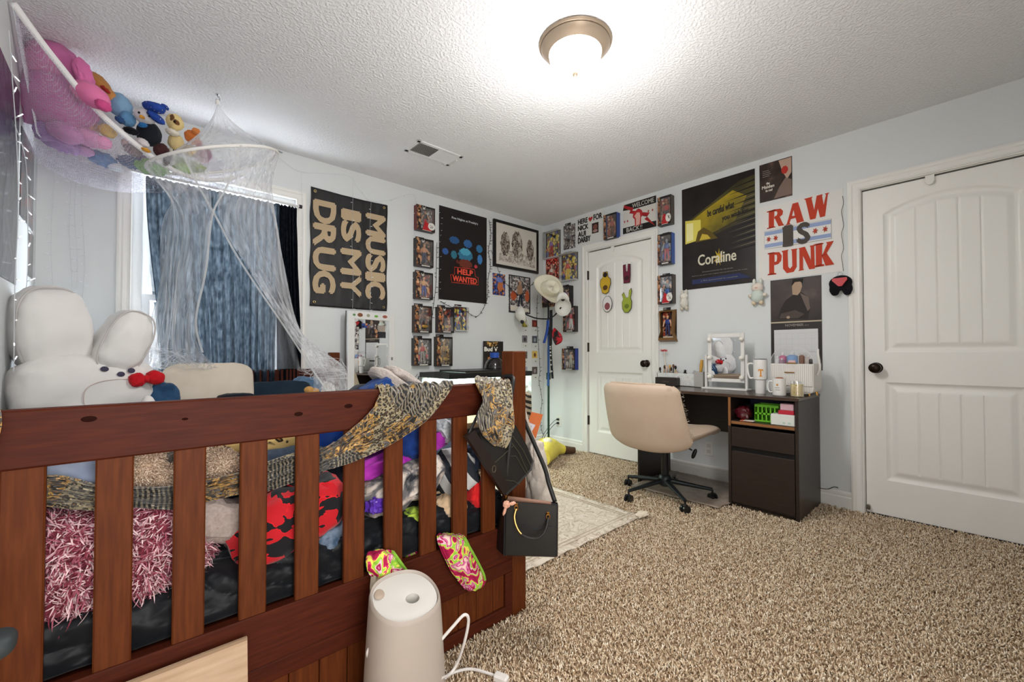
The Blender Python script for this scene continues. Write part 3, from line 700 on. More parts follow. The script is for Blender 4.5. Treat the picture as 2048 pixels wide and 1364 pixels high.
items = [
 ('pillow', 'slate blue pillow wedged at the left behind the slats above the scarf', 'pillow', 120, 930, -1.90, (.16, .13, .055), fabric('#7d88a0', '#98a2b5', 14), dict(fold=.004)),
 ('blanket', 'dark blue grey knit blanket under the leopard blanket', 'blanket', 520, 925, -1.86, (.20, .12, .05), fabric('#2c3746', '#3d4a5a', 60), dict(seed=3)),
 ('blanket', 'gold leopard print fleece blanket in the middle of the heap', 'blanket', 505, 885, -1.80, (.24, .12, .055), leo, dict(seed=4, fold=.008)),
 ('cushion', 'fuzzy taupe cushion end between shaggy blanket and red blanket', 'cushion', 425, 1035, -1.96, (.085, .07, .05), fabric('#8d7f78', '#a2948c', 120, .6), dict(rot=(0, .4, 0))),
 ('blanket', 'crimson and black print fleece blanket rolled against the middle slats', 'blanket', 575, 1030, -1.965, (.155, .085, .088), redblk, dict(rot=(0, -.25, 0), seed=5, fold=.011, ff=7)),
 ('jeans', 'faded blue jeans scrunched under the crimson blanket', 'jeans', 668, 1070, -1.97, (.075, .07, .045), tex('denim', 'noise', [(.35, '#33475d'), (.6, '#7f8fa2'), (.7, '#b3b5b2')], 18, .9, .3), dict(seed=6, fold=.010)),
 ('satin_pillow', 'royal blue satin pillow behind the scarf', 'pillow', 690, 868, -1.85, (.16, .10, .06), fabric('#123a8e', '#1d4da8', 8, .1, .4), dict(seed=7)),
 ('sweatpants', 'navy blue fleece garment hanging between the slats right of the scarf', 'clothing', 818, 872, -1.955, (.068, .075, .072), fabric('#12285e', '#1b3a7c', 40), dict(rot=(0, -.5, 0), seed=8, fold=.010)),
 ('fleece_throw', 'bright magenta fleece throw squeezed into the clothes heap', 'blanket', 800, 905, -1.935, (.19, .07, .030), fabric('#8e2390', '#b53bb0', 30), dict(rot=(0, -.22, 0), seed=9)),
 ('tie_dye_hoodie', 'grey and black tie-dye hoodie crumpled behind the slats', 'clothing', 800, 965, -1.965, (.15, .085, .065), tie, dict(rot=(0, -.3, 0), seed=10, fold=.014, ff=6)),
 ('packet', 'shiny violet packet under the tie-dye hoodie', 'packet', 752, 1006, -2.02, (.030, .03, .022), mat('#5b35a8', .3), dict(seed=11)),
 ('lime_shirt', 'lime green shirt peeking out under the hoodie', 'clothing', 830, 1024, -1.99, (.055, .05, .018), fabric('#9dbb3e', '#b5cf55', 25), dict(seed=12)),
 ('sweater', 'white and grey striped sweater piled near the right slats', 'clothing', 905, 945, -1.965, (.075, .085, .075), tex('stripes', 'wave', [(.0, '#2c3038'), (.45, '#2c3038'), (.5, '#c9c8c6'), (1, '#b9b8b8')], 4.5, .9, .1, detail=1, dist=1.5, rot=(0, .7, .4)), dict(rot=(0, -.4, 0), seed=13, fold=.010)),
 ('fleece_roll', 'pale grey fleece roll under the rail end', 'blanket', 888, 852, -1.965, (.050, .06, .040), fabric('#9fa3a9', '#c5c8cb', 90, .6), dict(rot=(0, .9, 0), seed=14)),
 ('animal_shirt', 'tan and grey print shirt low in the heap', 'clothing', 893, 1005, -1.985, (.060, .07, .040), cream_print, dict(rot=(0, -.3, 0), seed=15)),
 ('cap', 'navy and white cap between the last two slats', 'cap', 950, 912, -2.0, (.036, .05, .040), fabric('#1c2434', '#2e3a4e', 30), dict(seed=16)),
 ('slipper', 'red slipper with grey fuzzy trim standing between the last slats', 'slipper', 948, 985, -2.01, (.030, .045, .055), fabric('#c01c20', '#d02a2a', 30), dict(rot=(0, .1, 0), seed=17, fold=0)),
 ('blanket', 'steel blue sheet bunched at the bottom of the right slats', 'bedding', 945, 1082, -1.985, (.075, .06, .028), fabric('#47566a', '#5c6c80', 18), dict(seed=18)),
 ('fleece_sock', 'bright flower print sock on the mattress edge behind a slat', 'sock', 826, 1105, -2.02, (.030, .022, .020), tex('flower_print', 'noise', [(0, '#b4275c'), (.42, '#e7d55a'), (.48, '#8fc23c'), (.53, '#d06a9e'), (.58, '#a31440'), (.64, '#e9c9b9')], 20, .85, .1, detail=1, dist=1.2, const=True), dict(seed=19, amp=.004, fold=.002)),
 ('knit_hat', 'olive knit hat on top of the navy garment', 'hat', 812, 845, -1.95, (.035, .045, .018), fabric('#4b4634', '#6a6449', 90, .6), dict(seed=20)),
]
for nm, lb, ct, px, py, y, r, m, k in items: px_cushion(nm, lb, ct, px, py, y, r, m, **k)
sl = [o for o in COL.objects if o.name == 'slipper'][0]
MB().m(fabric('#a9a8a4', '#c4c3bf', 120, .7)).tube([(.026+.008*cos(t), -.030, .052*sin(t)) if 0 else (.024*cos(t)+.012, -.028+.0*t, .05*sin(t)) for t in [i*pi/8-pi/2 for i in range(9)]], .010, 8).build('trim', sl)
# pillows and folded things above the rail, further back on the bed
o = MB().m(fabric('#cabfae', '#d3c8b9', 12, .1)).ell((0, 0, 0), (.21, .065, .125), (R_(-14), 0, .06), (.45, .35), .006, 2, 3, 48, 30, .003, 4).build('pillow', loc=PN(418, 772, -.42)); tag(o, 'cream rectangular pillow propped against the headboard', 'pillow')
o = MB().m(fabric('#1a2836', '#22323f', 12, .1)).ell((0, 0, 0), (.19, .06, .085), (R_(-20), 0, -.04), (.5, .45), .006, 2, 5, 40, 24, .004, 4).build('pillow', loc=PN(556, 790, -.33)); tag(o, 'dark navy pillow beside the cream pillow at the headboard', 'pillow')
o = MB().m(fabric('#151b24', None, 20)).ell((0, 0, 0), (.09, .05, .028), (0, 0, .1), (.6, .6), .004, 2, 5).build('sleep_mask', loc=PN(472, 796, -.50)); tag(o, 'dark folded cloth lying on the cream pillow edge', 'cloth')
o = cushion('blanket', 'crushed dark blue blanket between white rabbit pillow and cream pillow', 'blanket', PN(305, 800, -.55)-Vector((0, 0, .03)), (.10, .08, .12), fabric('#1c3550', '#35577a', 18), seed=9, fold=.012)
o = cushion('denim_pillow', 'blue denim cushion under the hanging net near the right headboard post', 'cushion', PN(612, 775, -.30)-Vector((0, 0, .05)), (.10, .06, .12), fabric('#4f6b88', '#65819e', 50), seed=12)
o = cushion('white_pillow', 'white pillow corner showing above the rail by the denim cushion', 'pillow', PN(650, 782, -.30)-Vector((0, 0, .06)), (.06, .06, .12), fabric('#d8d4cf', None, 20), seed=13)
o = MB().m(fabric('#d6a560', '#c18e4c', 60)).ell((0, 0, 0), (.028, .022, .022)).ell((.035, 0, -.008), (.022, .02, .018)).ell((.015, 0, -.10), (.055, .04, .09)).build('golden_plush', loc=PN(618, 780, -.62)); tag(o, 'small golden plush ear poking above the rail under the net', 'plush toy')
for px, s in ((296, .9), (520, .8)):
    o = MB().m(fabric('#dedbd8', None, 30)).ell((0, 0, -.075), (.038*s, .04, .10*s)).build('white_plush_paw', loc=PN(px, 797, -.75)); tag(o, 'small white plush paw showing above the rail beside the %s' % ('rabbit pillow' if px < 400 else 'dark pillow'), 'plush toy')
# folded taupe fleece and blue throw rising above the rail
b = MB().m(fabric('#a09690', '#b5aaa3', 130, .7)); 
def roll(px, py, y, r, rot, m, nm, lb, ct='blanket', seed=0):
    return tag(MB().m(m).ell((0, 0, 0), r, rot, (.45, .5), .006, 2, seed, 36, 22, .004, 4).build(nm, loc=PN(px, py, y)), lb, ct)
tm = fabric('#a79c95', '#bdb3ac', 130, .8)
cushion('blanket', 'charcoal blanket heap under the folded taupe fleece', 'blanket', Vector((PN(790, 766, -1.55).x, -1.50, .745)), (.19, .14, .125), fabric('#3a3d44', '#4a4e57', 20), seed=31, fold=.012)
roll(782, 766, -1.55, (.105, .07, .026), (0, .62, 0), tm, 'folded_blanket', 'folded taupe fleece blanket, lower fold, sticking up above the rail', seed=3)
roll(806, 758, -1.45, (.10, .07, .022), (0, .55, .1), tm, 'folded_blanket', 'taupe fleece blanket fold behind the first one, above the rail', seed=6)
roll(752, 778, -1.60, (.06, .07, .03), (0, -.5, 0), fabric('#123268', '#1a4080', 40), 'throw', 'blue fleece throw tucked beside the taupe folded blanket', seed=8)
# big body of bedding filling the middle of the bed (duvet)
G = []
for i in range(61):
    r = []
    for j in range(61):
        u, v = i/60, j/60; x = BX0+.09+(BX1-BX0-.18)*u; y = BY+.18+1.82*v
        ed = min(u, 1-u, v, 1-v)*10; z = .60+.14*min(1, ed)*(1-.55*v)+.05*noise.fractal(Vector((x*3, y*3, 1)), 1, 2, 4)*min(1, ed)
        r.append(Vector((x, y, z)))
    G.append(r)
o = MB().m(fabric('#3a4450', '#566170', 6)).grid(G).build('duvet'); solid(o, .02, -1); tag(o, 'slate duvet covering the middle of the bed under the heap', 'duvet')

# socks over the bottom rail
sockm = tex('flower_sock', 'noise', [(0, '#a31444'), (.40, '#c93a6b'), (.44, '#e7d55a'), (.48, '#8fc23c'), (.52, '#9ccc3e'), (.545, '#e9b3c4'), (.58, '#a8174a'), (.62, '#d06a9e'), (.68, '#e9c9b9')], 17, .85, .1, detail=1, dist=1.6, const=True)
grn = fabric('#6fa02c', '#86b93c', 90, .5)
def sock(name, rows_px, y, label, seed, cuff=None, m=sockm):
    rows = [[PN(a, b_, y+dy) for a, b_, dy in r] for r in rows_px]
    o = MB().m(m).grid(sheet(rows, 40, 24, folds(3, .006, seed))).build(name); solid(o, .004); tag(o, label, 'sock')
    if cuff:
        P = catmull([PN(a, b_, y-.010) for a, b_ in cuff], 24); MB().m(grn).tube(P, .0045, 8).build('cuff', o)
    return o
sock('sock', [[(735, 1108, .03), (760, 1102, .01), (785, 1104, .02)], [(733, 1125, 0), (762, 1112, -.02), (795, 1118, 0)], [(738, 1145, 0), (768, 1138, -.028), (805, 1140, 0)], [(752, 1150, 0), (778, 1162, -.03), (815, 1155, 0)], [(765, 1165, 0), (782, 1180, -.02), (800, 1170, 0)]], BY-.018, 'flower print fuzzy sock with lime cuff bunched on the rail left of the other', 2, [(786, 1104), (806, 1132), (818, 1152), (805, 1170), (786, 1186)])
sock('sock', [[(876, 1070, .035), (900, 1068, .03), (925, 1072, .035)], [(874, 1078, 0), (902, 1078, -.012), (932, 1078, 0)], [(886, 1108, 0), (915, 1110, -.025), (946, 1112, 0)], [(903, 1142, 0), (935, 1145, -.025), (960, 1142, 0)], [(918, 1162, 0), (945, 1170, -.02), (970, 1158, 0)], [(930, 1176, 0), (945, 1180, -.01), (966, 1172, 0)]], BY-.018, 'flower print fuzzy sock hanging down the rail beside the black handbag', 5, [(928, 1076), (948, 1110), (966, 1145), (970, 1160)])
sock('sock', [[(742, 1150, .0), (755, 1148, -.01), (768, 1152, 0)], [(742, 1185, 0), (760, 1185, -.02), (780, 1185, 0)], [(744, 1220, 0), (765, 1215, -.02), (788, 1200, 0)], [(746, 1240, 0), (758, 1238, -.01), (772, 1225, 0)]], BY-.014, 'plain cream sock hanging under the left flower sock', 8, m=fabric('#a99f8c', '#bdb39f', 60))
# ------------------------------------------------------------- bags hung on the corner post
lea = mat('#101112', .38, spec=.5); gold = mat('#b98a4a', .25, .95); lea2 = mat('#1a1917', .5)
def handbag():
    D0 = 1.50; cc = at(1061, 1112, D0); T = thing('handbag', 'black leather handbag with gold handle hanging low on the corner post', 'bag', cc, YAW-pi/2-.06); o = T.location.copy()
    inv = Matrix.Rotation(-(YAW-pi/2-.06), 3, 'Z'); L_ = lambda p: inv @ (Vector(p)-o)
    hw, hh = .097, .190      # local x right, y away from the camera side, z up
    def loop(z, f):
        d = .105-.065*f; wl = .052*(1-f)+.006; R = .010; P = []; x0, x1 = -hw+.006*f, hw+.002*f
        pts = [(x1, 0), (x1-.002, d), (x0-wl, d), (x0, 0)]
        for i, (x, y) in enumerate(pts):
            a_, b_ = Vector((*pts[i-1], 0)), Vector((*pts[(i+1) % 4], 0)); c_ = Vector((x, y, 0)); p0 = c_+(a_-c_).normalized()*R; p1 = c_+(b_-c_).normalized()*R
            for k in range(5): t = k/4; q = p0*(1-t)**2+c_*2*t*(1-t)+p1*t*t; P.append(Vector((q.x, q.y, z-.012*f*(x+hw)/(2*hw))))
        return P
    G = [[p*1 for p in loop(0, 0)]]+[loop(hh*k/8, k/8) for k in range(9)]
    for p in G[0]: p.x *= .97; p.y = p.y*.9+.005; p.z = -.004
    b = MB().m(lea).grid(G, True); b.add(G[0], [tuple(range(20))]); b.build('body', T)
    MB().m(mat('#0b0b0b', .6)).add([p-Vector((0, 0, .004)) for p in G[-1]], [tuple(range(20))]).build('opening', T)
    MB().m(mat('#2a2b30', .45)).tube([(-hw+.002, -.0012, .0), (-hw+.006, -.0012, hh-.004)], .0012, 5).build('edge_seam', T)
    P = [(-.060, -.002, .03), (-.060, -.002, .108), (-.012, -.002, .108), (.008, -.002, .096), (.028, -.002, .096), (.045, -.002, .106), (.085, -.002, .104)]
    MB().m(mat('#2c2d33', .45)).tube(P, .0012, 6).build('pocket_seam', T)
    H_ = [Vector(p) for p in ((-.050, -.008, .168), (-.056, -.018, .142), (-.046, -.026, .108), (-.024, -.030, .084), (.012, -.031, .074), (.040, -.028, .086), (.056, -.020, .112), (.062, -.008, .140))]
    C1 = catmull(H_, 36); MB().m(gold).tube(C1[:15], .0036, 10).build('handle_tube', T); MB().m(lea2).tube(C1[14:], .0042, 10).build('handle_grip', T)
    for p in (H_[0], H_[-1]):
        MB().m(gold).tube([p+Vector((.006*cos(a), -.002, .009*sin(a)+.004)) for a in [i*pi/6 for i in range(12)]], .0019, 6, closed=True).build('ring', T)
        MB().m(gold).box(p.x-.005, p.x+.005, -.006, 0, p.z+.006, p.z+.018, .001).build('ring_mount', T)
    for px, py in ((1012, 986), (1110, 1012)):
        q = L_(at(px, py, D0+.04)); MB().m(gold).tube([q+Vector((.007*cos(a), 0, .009*sin(a))) for a in [i*pi/6 for i in range(12)]], .0018, 6, closed=True).build('ring', T)
        MB().m(gold).cyl(q+Vector((0, 0, -.008)), q+Vector((0, 0, -.028)), .003, n=8).build('clasp', T)
    S1 = catmull([L_(p) for p in (at(1012, 978, D0+.04), at(1015, 930, D0+.03), at(1021, 870, 1.53), at(1021, 835, 1.55), at(1021, 800, 1.57), Vector((-2.362, BY-.008, .91)), Vector((-2.345, BY+.075, .90)), Vector((-2.27, BY+.08, .84)), Vector((-2.262, BY+.04, .74)), at(1087, 930, 1.60), at(1097, 965, 1.56), at(1110, 1004, D0+.04))], 60)
    G = []
    for i, p in enumerate(S1):
        t = (S1[min(i+1, 60)]-S1[max(i-1, 0)]).normalized(); s_ = t.cross(Vector((0, 1, 0))); s_ = (s_.normalized() if s_.length > .05 else Vector((1, 0, 0)))*.008; G.append([p-s_, p+s_])
    solid(MB().m(lea2).grid(G).build('shoulder_strap', T), .003)
    solid(MB().m(mat('#8d6a58', .6)).add([(-hw+.010, .022, hh-.01), (hw-.025, .022, hh-.018), (hw-.022, .022, hh-.008), (hw-.03, .022, hh-.004), (-hw+.016, .022, hh+.012)], [(0, 1, 2, 3, 4)]).build('lining', T), .004)
    q = Vector((-hw+.012, -.008, hh-.008)); MB().m(mat('#d9a48c', .6)).ell(q, (.012, .008, .013), amp=.004).ell(q+Vector((.020, 0, .004)), (.014, .006, .006), (0, -.3, 0), amp=.002).ell(q+Vector((-.006, 0, -.022)), (.005, .005, .018), (0, .3, 0), amp=.002).build('ribbon_charm', T)
    for x in (-hw+.01, hw-.01): MB().m(gold).ell((x, .01, -.005), .003).build('foot_stud', T)
handbag()
def crossbody():
    y0 = BY-.052
    T = thing('crossbody_bag', 'black zippered crossbody bag hanging slanted under the scarf', 'bag', PN(1005, 920, y0)); o = T.location.copy(); L_ = lambda p: Vector(p)-o
    out = [(955, 866), (1000, 850), (1030, 850), (1052, 890), (1066, 922), (1062, 940), (1036, 968), (1012, 990), (985, 940)]
    P = [PN(a, b_, y0)-o for a, b_ in out]; c = sum(P, Vector())/len(P)
    G = []
    for y, s in ((0.0, .95), (-.004, 1), (.034, 1.0), (.042, .95)): G.append([c+(p-c)*s+Vector((0, y, 0)) for p in P])
    b = MB().m(lea2).grid(G, True); b.add(G[0], [tuple(range(len(P)))]).add(G[-1], [tuple(range(len(P)))[::-1]]); b.build('body', T)
    q = [PN(a, b_, y0-.012)-o for a, b_ in ((934, 873), (950, 860), (1020, 972), (1009, 991))]
    b = MB().m(mat('#1d1310', .45)); b.add(q+[p+Vector((0, .02, 0)) for p in q], [(0, 1, 2, 3), (4, 5, 6, 7), (0, 1, 5, 4), (1, 2, 6, 5), (2, 3, 7, 6), (3, 0, 4, 7)]); b.build('side_gusset', T)
    zp = mat('#5e5a48', .4, .5)
    for pts in (((1010, 868), (1038, 905), (1056, 945)), ((1018, 862), (1046, 900), (1062, 932)), ((990, 925), (1012, 905), (1026, 892)), ((1018, 912), (1032, 912), (1045, 935), (1054, 950)), ((1012, 960), (1028, 962), (1040, 970))):
        MB().m(zp).tube([PN(a, b_, y0-.006)-o for a, b_ in pts], .0011, 6).build('zipper', T)
    q = PN(988, 938, y0-.012)-o; MB().m(zp).tube([q+Vector((.008*cos(a), 0, .012*sin(a))) for a in [i*pi/5 for i in range(10)]], .0016, 6, closed=True).build('buckle', T)
    S1 = catmull([PN(940, 866, y0)-o, PN(946, 850, y0)-o, Vector((-2.46, BY-.01, .905))-o, Vector((-2.44, BY+.045, .88))-o], 16)
    b = MB().m(lea2); b.grid([[p-Vector((.008, 0, .003)), p+Vector((.008, 0, .003))] for p in S1]); solid(b.build('strap', T), .003)
crossbody()
# canvas tote on the outer side of the post, folder behind it
can = fabric('#b9afa4', '#c8beb3', 70, .25)
T = thing('tote_bag', 'beige canvas tote bag hanging on the aisle side of the corner post', 'bag', (-2.25, -1.98, .5)); o_ = T.location.copy()
rows = [[at(a, b_, d)-o_ for a, b_, d in r] for r in ([(1050, 905, 1.76), (1066, 885, 1.74), (1086, 884, 1.74)], [(1052, 935, 1.74), (1070, 925, 1.70), (1090, 918, 1.74)], [(1052, 975, 1.74), (1075, 968, 1.69), (1098, 962, 1.74)], [(1050, 1010, 1.74), (1078, 1015, 1.69), (1106, 1012, 1.74)])]
g = MB().m(can).grid(sheet(rows, 40, 24, folds(3, .008, 4))); solid(g.build('body', T), .012)
rows = [[at(a, b_, d)-o_ for a, b_, d in r] for r in ([(1014, 762, 1.70), (1020, 762, 1.70), (1028, 770, 1.70)], [(1020, 775, 1.68), (1034, 785, 1.68), (1044, 792, 1.70)], [(1024, 800, 1.70), (1038, 815, 1.70), (1052, 822, 1.70)], [(1040, 850, 1.74), (1052, 860, 1.74), (1066, 868, 1.74)], [(1052, 905, 1.76), (1062, 892, 1.76), (1078, 888, 1.76)])]
g = MB().m(can).grid(sheet(rows, 40, 14, folds(2, .006, 6))); solid(g.build('handle', T), .004)
fz = 1.80
F = [at(a, b_, fz) for a, b_ in ((1018, 814), (1086, 829), (1062, 908), (1010, 880))]; o_ = F[0]
g = MB().m(mat('#c0601f', .55)); g.add([p-o_ for p in F]+[p-o_+Vector((.003, .006, 0)) for p in F], [(0, 1, 2, 3), (4, 5, 6, 7), (0, 1, 5, 4), (1, 2, 6, 5), (2, 3, 7, 6), (3, 0, 4, 7)])
fo = g.build('folder', loc=o_); tag(fo, 'orange paper folder with printed sheet tucked behind the draped scarf', 'folder')
Q = [at(a, b_, fz-.004)-o_ for a, b_ in ((1016, 828), (1071, 850), (1052, 884), (1014, 866))]
g = MB().m(mat('#c9c5cc', .8)).add(Q, [(0, 1, 2, 3)]); pg = g.build('printed_sheet', fo)
g = MB().m(mat('#55525c', .8)); nrm = (Q[1]-Q[0]).cross(Q[3]-Q[0]).normalized()*-.0008
for k in range(12):
    u0 = .12+k*.07; a, b_ = Q[0].lerp(Q[1], u0), Q[3].lerp(Q[2], u0); 
    for v in [0.12, .38, .62]:
        p, q = a.lerp(b_, v), a.lerp(b_, v+.2); s_ = (Q[1]-Q[0]).normalized()*.0009
        g.add([p-s_-ray(1040, 850)*.0008, p+s_-ray(1040, 850)*.0008, q+s_-ray(1040, 850)*.0008, q-s_-ray(1040, 850)*.0008], [(0, 1, 2, 3)])
g.build('print', pg)
o = tag(MB().m(tex('zebra', 'wave', [(.45, '#1b1916'), (.55, '#8f8470')], 14, .6, 0, dist=4, rot=(0, 1.2, 0))).ell((0, 0, 0), (.035, .03, .06), amp=.006, seed=3, e=(.6, .6)).build('zebra_pouch', loc=at(1046, 812, 1.80)), 'black and brown striped cloth pouch behind the tote handle', 'pouch')
# ------------------------------------------------------------- curtains
def curtain_mat(name, h, tw):
    m, N, L, b = base(name); o = N['Material Output']; N.remove(b)
    d = N.new('ShaderNodeBsdfDiffuse'); d.inputs[0].default_value = lin(h)+(1,)
    t = N.new('ShaderNodeBsdfTranslucent'); tc = N.new('ShaderNodeTexCoord'); mp = N.new('ShaderNodeMapping'); mp.inputs['Scale'].default_value = (60, 60, 25)
    L.new(tc.outputs['Object'], mp.inputs[0]); n = N.new('ShaderNodeTexNoise'); n.inputs['Scale'].default_value = 1; n.inputs['Detail'].default_value = 4; L.new(mp.outputs[0], n.inputs[0])
    r = ramp(N, [(.3, '#5f6b75'), (.7, '#aab2b9')]); L.new(n.outputs[0], r.inputs[0]); L.new(r.outputs[0], t.inputs[0])
    x = N.new('ShaderNodeMixShader'); x.inputs[0].default_value = tw; L.new(d.outputs[0], x.inputs[1]); L.new(t.outputs[0], x.inputs[2]); L.new(x.outputs[0], o.inputs[0]); return m
cm1 = curtain_mat('curtain_navy', '#2f3842', .40)
cm2 = curtain_mat('curtain_black', '#12161c', .10)
def curtain(name, label, top, bot, y, n, amp, m, seed, mid=None):
    (x0, x1, zt), (x2, x3, zb) = top, bot; NX, NZ = 160, 50; G = []
    for k in range(NZ+1):
        v = k/NZ; r = []
        for i in range(NX+1):
            u = i/NX; a = x0+(x1-x0)*u; c = x2+(x3-x2)*u; s_ = v*v*(3-2*v); x = a+(c-a)*s_
            if mid: x += mid*sin(pi*v)*(1-u)
            ph = 2*pi*n*u+1.6*noise.noise(Vector((u*4, v*1.2, seed)))
            am = amp*(.45+.55*v) if v > .03 else amp*.5
            r.append(Vector((x, y+am*sin(ph)+.5*am*sin(2.3*ph+1)+.010*noise.noise(Vector((u*14, v*7, seed+5))), zt+(zb-zt)*v+(.004*sin(ph*2) if k == 0 else 0))))
        G.append(r)
    o = MB().m(m).grid(G).build(name); solid(o, .0015); return tag(o, label, 'curtain')
curtain('curtain', 'navy curtain panel covering most of the window, glowing with daylight', (-3.395, -2.70, 2.03), (-3.31, -2.72, .80), -.075, 13, .014, cm1, 1)
curtain('curtain', 'narrow black curtain panel gathered at the right side of the window', (-2.72, -2.585, 2.035), (-2.70, -2.55, .80), -.060, 6, .016, cm2, 4)
o = MB().m(mat('#d9d9d8', .4)).cyl((-3.46, -.075, 2.045), (-2.56, -.075, 2.045), .008, n=12).build('curtain_rod'); tag(o, 'slim white curtain rod across the top of the window', 'curtain rod')
MB().m(mat('#17181a', .4)).cyl((-2.575, -.075, 2.045), (-2.556, -.075, 2.045), .013, n=14).build('finial', o)

# ------------------------------------------------------------- bed canopy net
HK = Vector((-3.107, -.482, HC)); T = thing('bed_canopy', 'white net bed canopy on a hoop hanging from a ceiling hook before the window', 'canopy', HK)
netm = net('canopy_net', '#f4f5f8', .20, .56, (34, 34, 1.6))
vd = Vector((HK.x-CAM.x, HK.y-CAM.y, 0)).normalized(); rv = Vector((vd.y, -vd.x, 0))
def ring(a, r=.295):   # a: 0 right, 90 far, 180 left, 270 near
    c, s_ = cos(R_(a)), sin(R_(a)); return Vector((HK.x, HK.y, 2.068))+rv*(r*c)+vd*(r*s_)+Vector((0, 0, .112*c*r/.295+.04*s_*r/.295))
MB().m(mat('#e8e6e2', .6)).tube([ring(a*6)-HK for a in range(60)], .008, 8, closed=True).build('hoop', T)
G = []
for k in range(25):
    v = k/24; r = []
    for i in range(120):
        a = i*3; f = v**1.55; p = ring(a); q = HK.lerp(Vector((p.x, p.y, 0)), f); z = HK.z-.03-(HK.z-.03-p.z)*(v**.85)
        wob = .006*sin(i*pi/3)*sin(pi*v)
        d = Vector((q.x-HK.x, q.y-HK.y, 0)); d = d*(1+wob/(d.length+.01)) if d.length > .001 else Vector((.008*cos(R_(a)), .008*sin(R_(a)), 0))
        r.append(Vector((d.x, d.y, z-HK.z)))
    G.append(r)
MB().m(net('canopy_top', '#f4f5f8', .26, .34, (14, 14, 3))).grid(G, True).build('net_crown', T)
hk = mat('#a9adb0', .25, .9)
MB().m(hk).tube([Vector((.0, 0, .0)), Vector((0, 0, -.012)), Vector((.010, 0, -.020)), Vector((.010, 0, -.034)), Vector((0, 0, -.040)), Vector((-.008, 0, -.034))], .0022, 8).tube([Vector((.006*cos(a), .006*sin(a), -.002)) for a in [i*pi/6 for i in range(12)]], .003, 6, closed=True).build('ceiling_hook', T)
MB().m(mat('#e8e6e2', .6)).cyl((0, 0, -.036), (0, 0, -.062), .009, .012).build('hanging_loop', T)
def drape(name, rows, n, amp, seed, m=netm):
    rows = [[p-HK for p in r] for r in rows]
    return MB().m(m).grid(sheet(rows, 70, 110, folds(n, amp, seed, .4))).build(name, T)
def ar(y, xs, ds): return [at(x, y, d) for x, d in zip(xs, ds)]
drape('net_panel', [[ring(a) for a in (100, 135, 170, 205, 235, 262)], ar(430, (332, 345, 358, 372, 395, 425), (2.5, 2.4, 2.25, 2.2, 2.2, 2.2)), ar(560, (322, 335, 350, 362, 385, 410), (2.45, 2.35, 2.25, 2.2, 2.2, 2.2)), ar(650, (304, 330, 342, 352, 370, 392), (2.4, 2.3, 2.25, 2.22, 2.2, 2.2)), ar(705, (308, 325, 338, 352, 372, 405), (2.4, 2.3, 2.25, 2.22, 2.2, 2.2)), ar(738, (300, 322, 350, 378, 410, 445), (2.45, 2.35, 2.3, 2.3, 2.3, 2.4))], 16, .010, 3)
drape('net_panel', [[ring(a) for a in (280, 305, 330, 0, 30, 60)], ar(430, (437, 470, 500, 530, 548, 545), (2.25, 2.3, 2.35, 2.45, 2.5, 2.6)), ar(560, (510, 522, 540, 558, 572, 560), (2.3, 2.35, 2.4, 2.5, 2.6, 2.65)), ar(670, (580, 590, 600, 604, 602, 590), (2.35, 2.4, 2.5, 2.6, 2.7, 2.75)), ar(735, (622, 645, 675, 686, 672, 640), (2.35, 2.45, 2.55, 2.7, 2.8, 2.8)), ar(782, (628, 650, 672, 690, 688, 660), (2.3, 2.35, 2.4, 2.5, 2.6, 2.7))], 15, .010, 8)
drape('net_panel', [[ring(a) for a in (60, 75, 90, 105, 125)], ar(460, (540, 500, 450, 390, 345), (2.75, 2.75, 2.75, 2.7, 2.6)), ar(620, (575, 520, 455, 380, 330), (2.8, 2.8, 2.8, 2.75, 2.65)), ar(738, (600, 540, 460, 380, 310), (2.85, 2.85, 2.85, 2.8, 2.7))], 10, .008, 12, net('canopy_net_sparse', '#f2f3f6', .08, .26, (22, 22, 1.4)))
bandm = net('canopy_binding', '#f5f5f5', .75, .9)
for pts in (((482, 290, 2.15), (455, 370, 2.2), (425, 430, 2.2), (412, 540, 2.18), (392, 640, 2.18), (405, 705, 2.18)), ((362, 300, 2.05), (395, 368, 2.12), (430, 430, 2.22), (470, 505, 2.26), (515, 575, 2.3), (570, 655, 2.32), (622, 735, 2.34), (655, 782, 2.3))):
    C1 = catmull([at(*p)-HK for p in pts], 40); r_ = Vector((RT.x, RT.y, 0))*.006
    MB().m(bandm).grid([[p-r_, p+r_] for p in C1]).build('binding', T)
rg = random.Random(5)
for cx, cy, d, nm in ((345, 725, 2.25, 14), (640, 745, 2.35, 12)):
    for k in range(nm):
        P = [at(cx+rg.uniform(-45, 60), cy+rg.uniform(-30, 14), d+rg.uniform(-.05, .05))-HK for _ in range(5)]; C1 = catmull(P, 24)
        MB().m(bandm).tube(C1, .0006, 5).build('loose_thread', T)

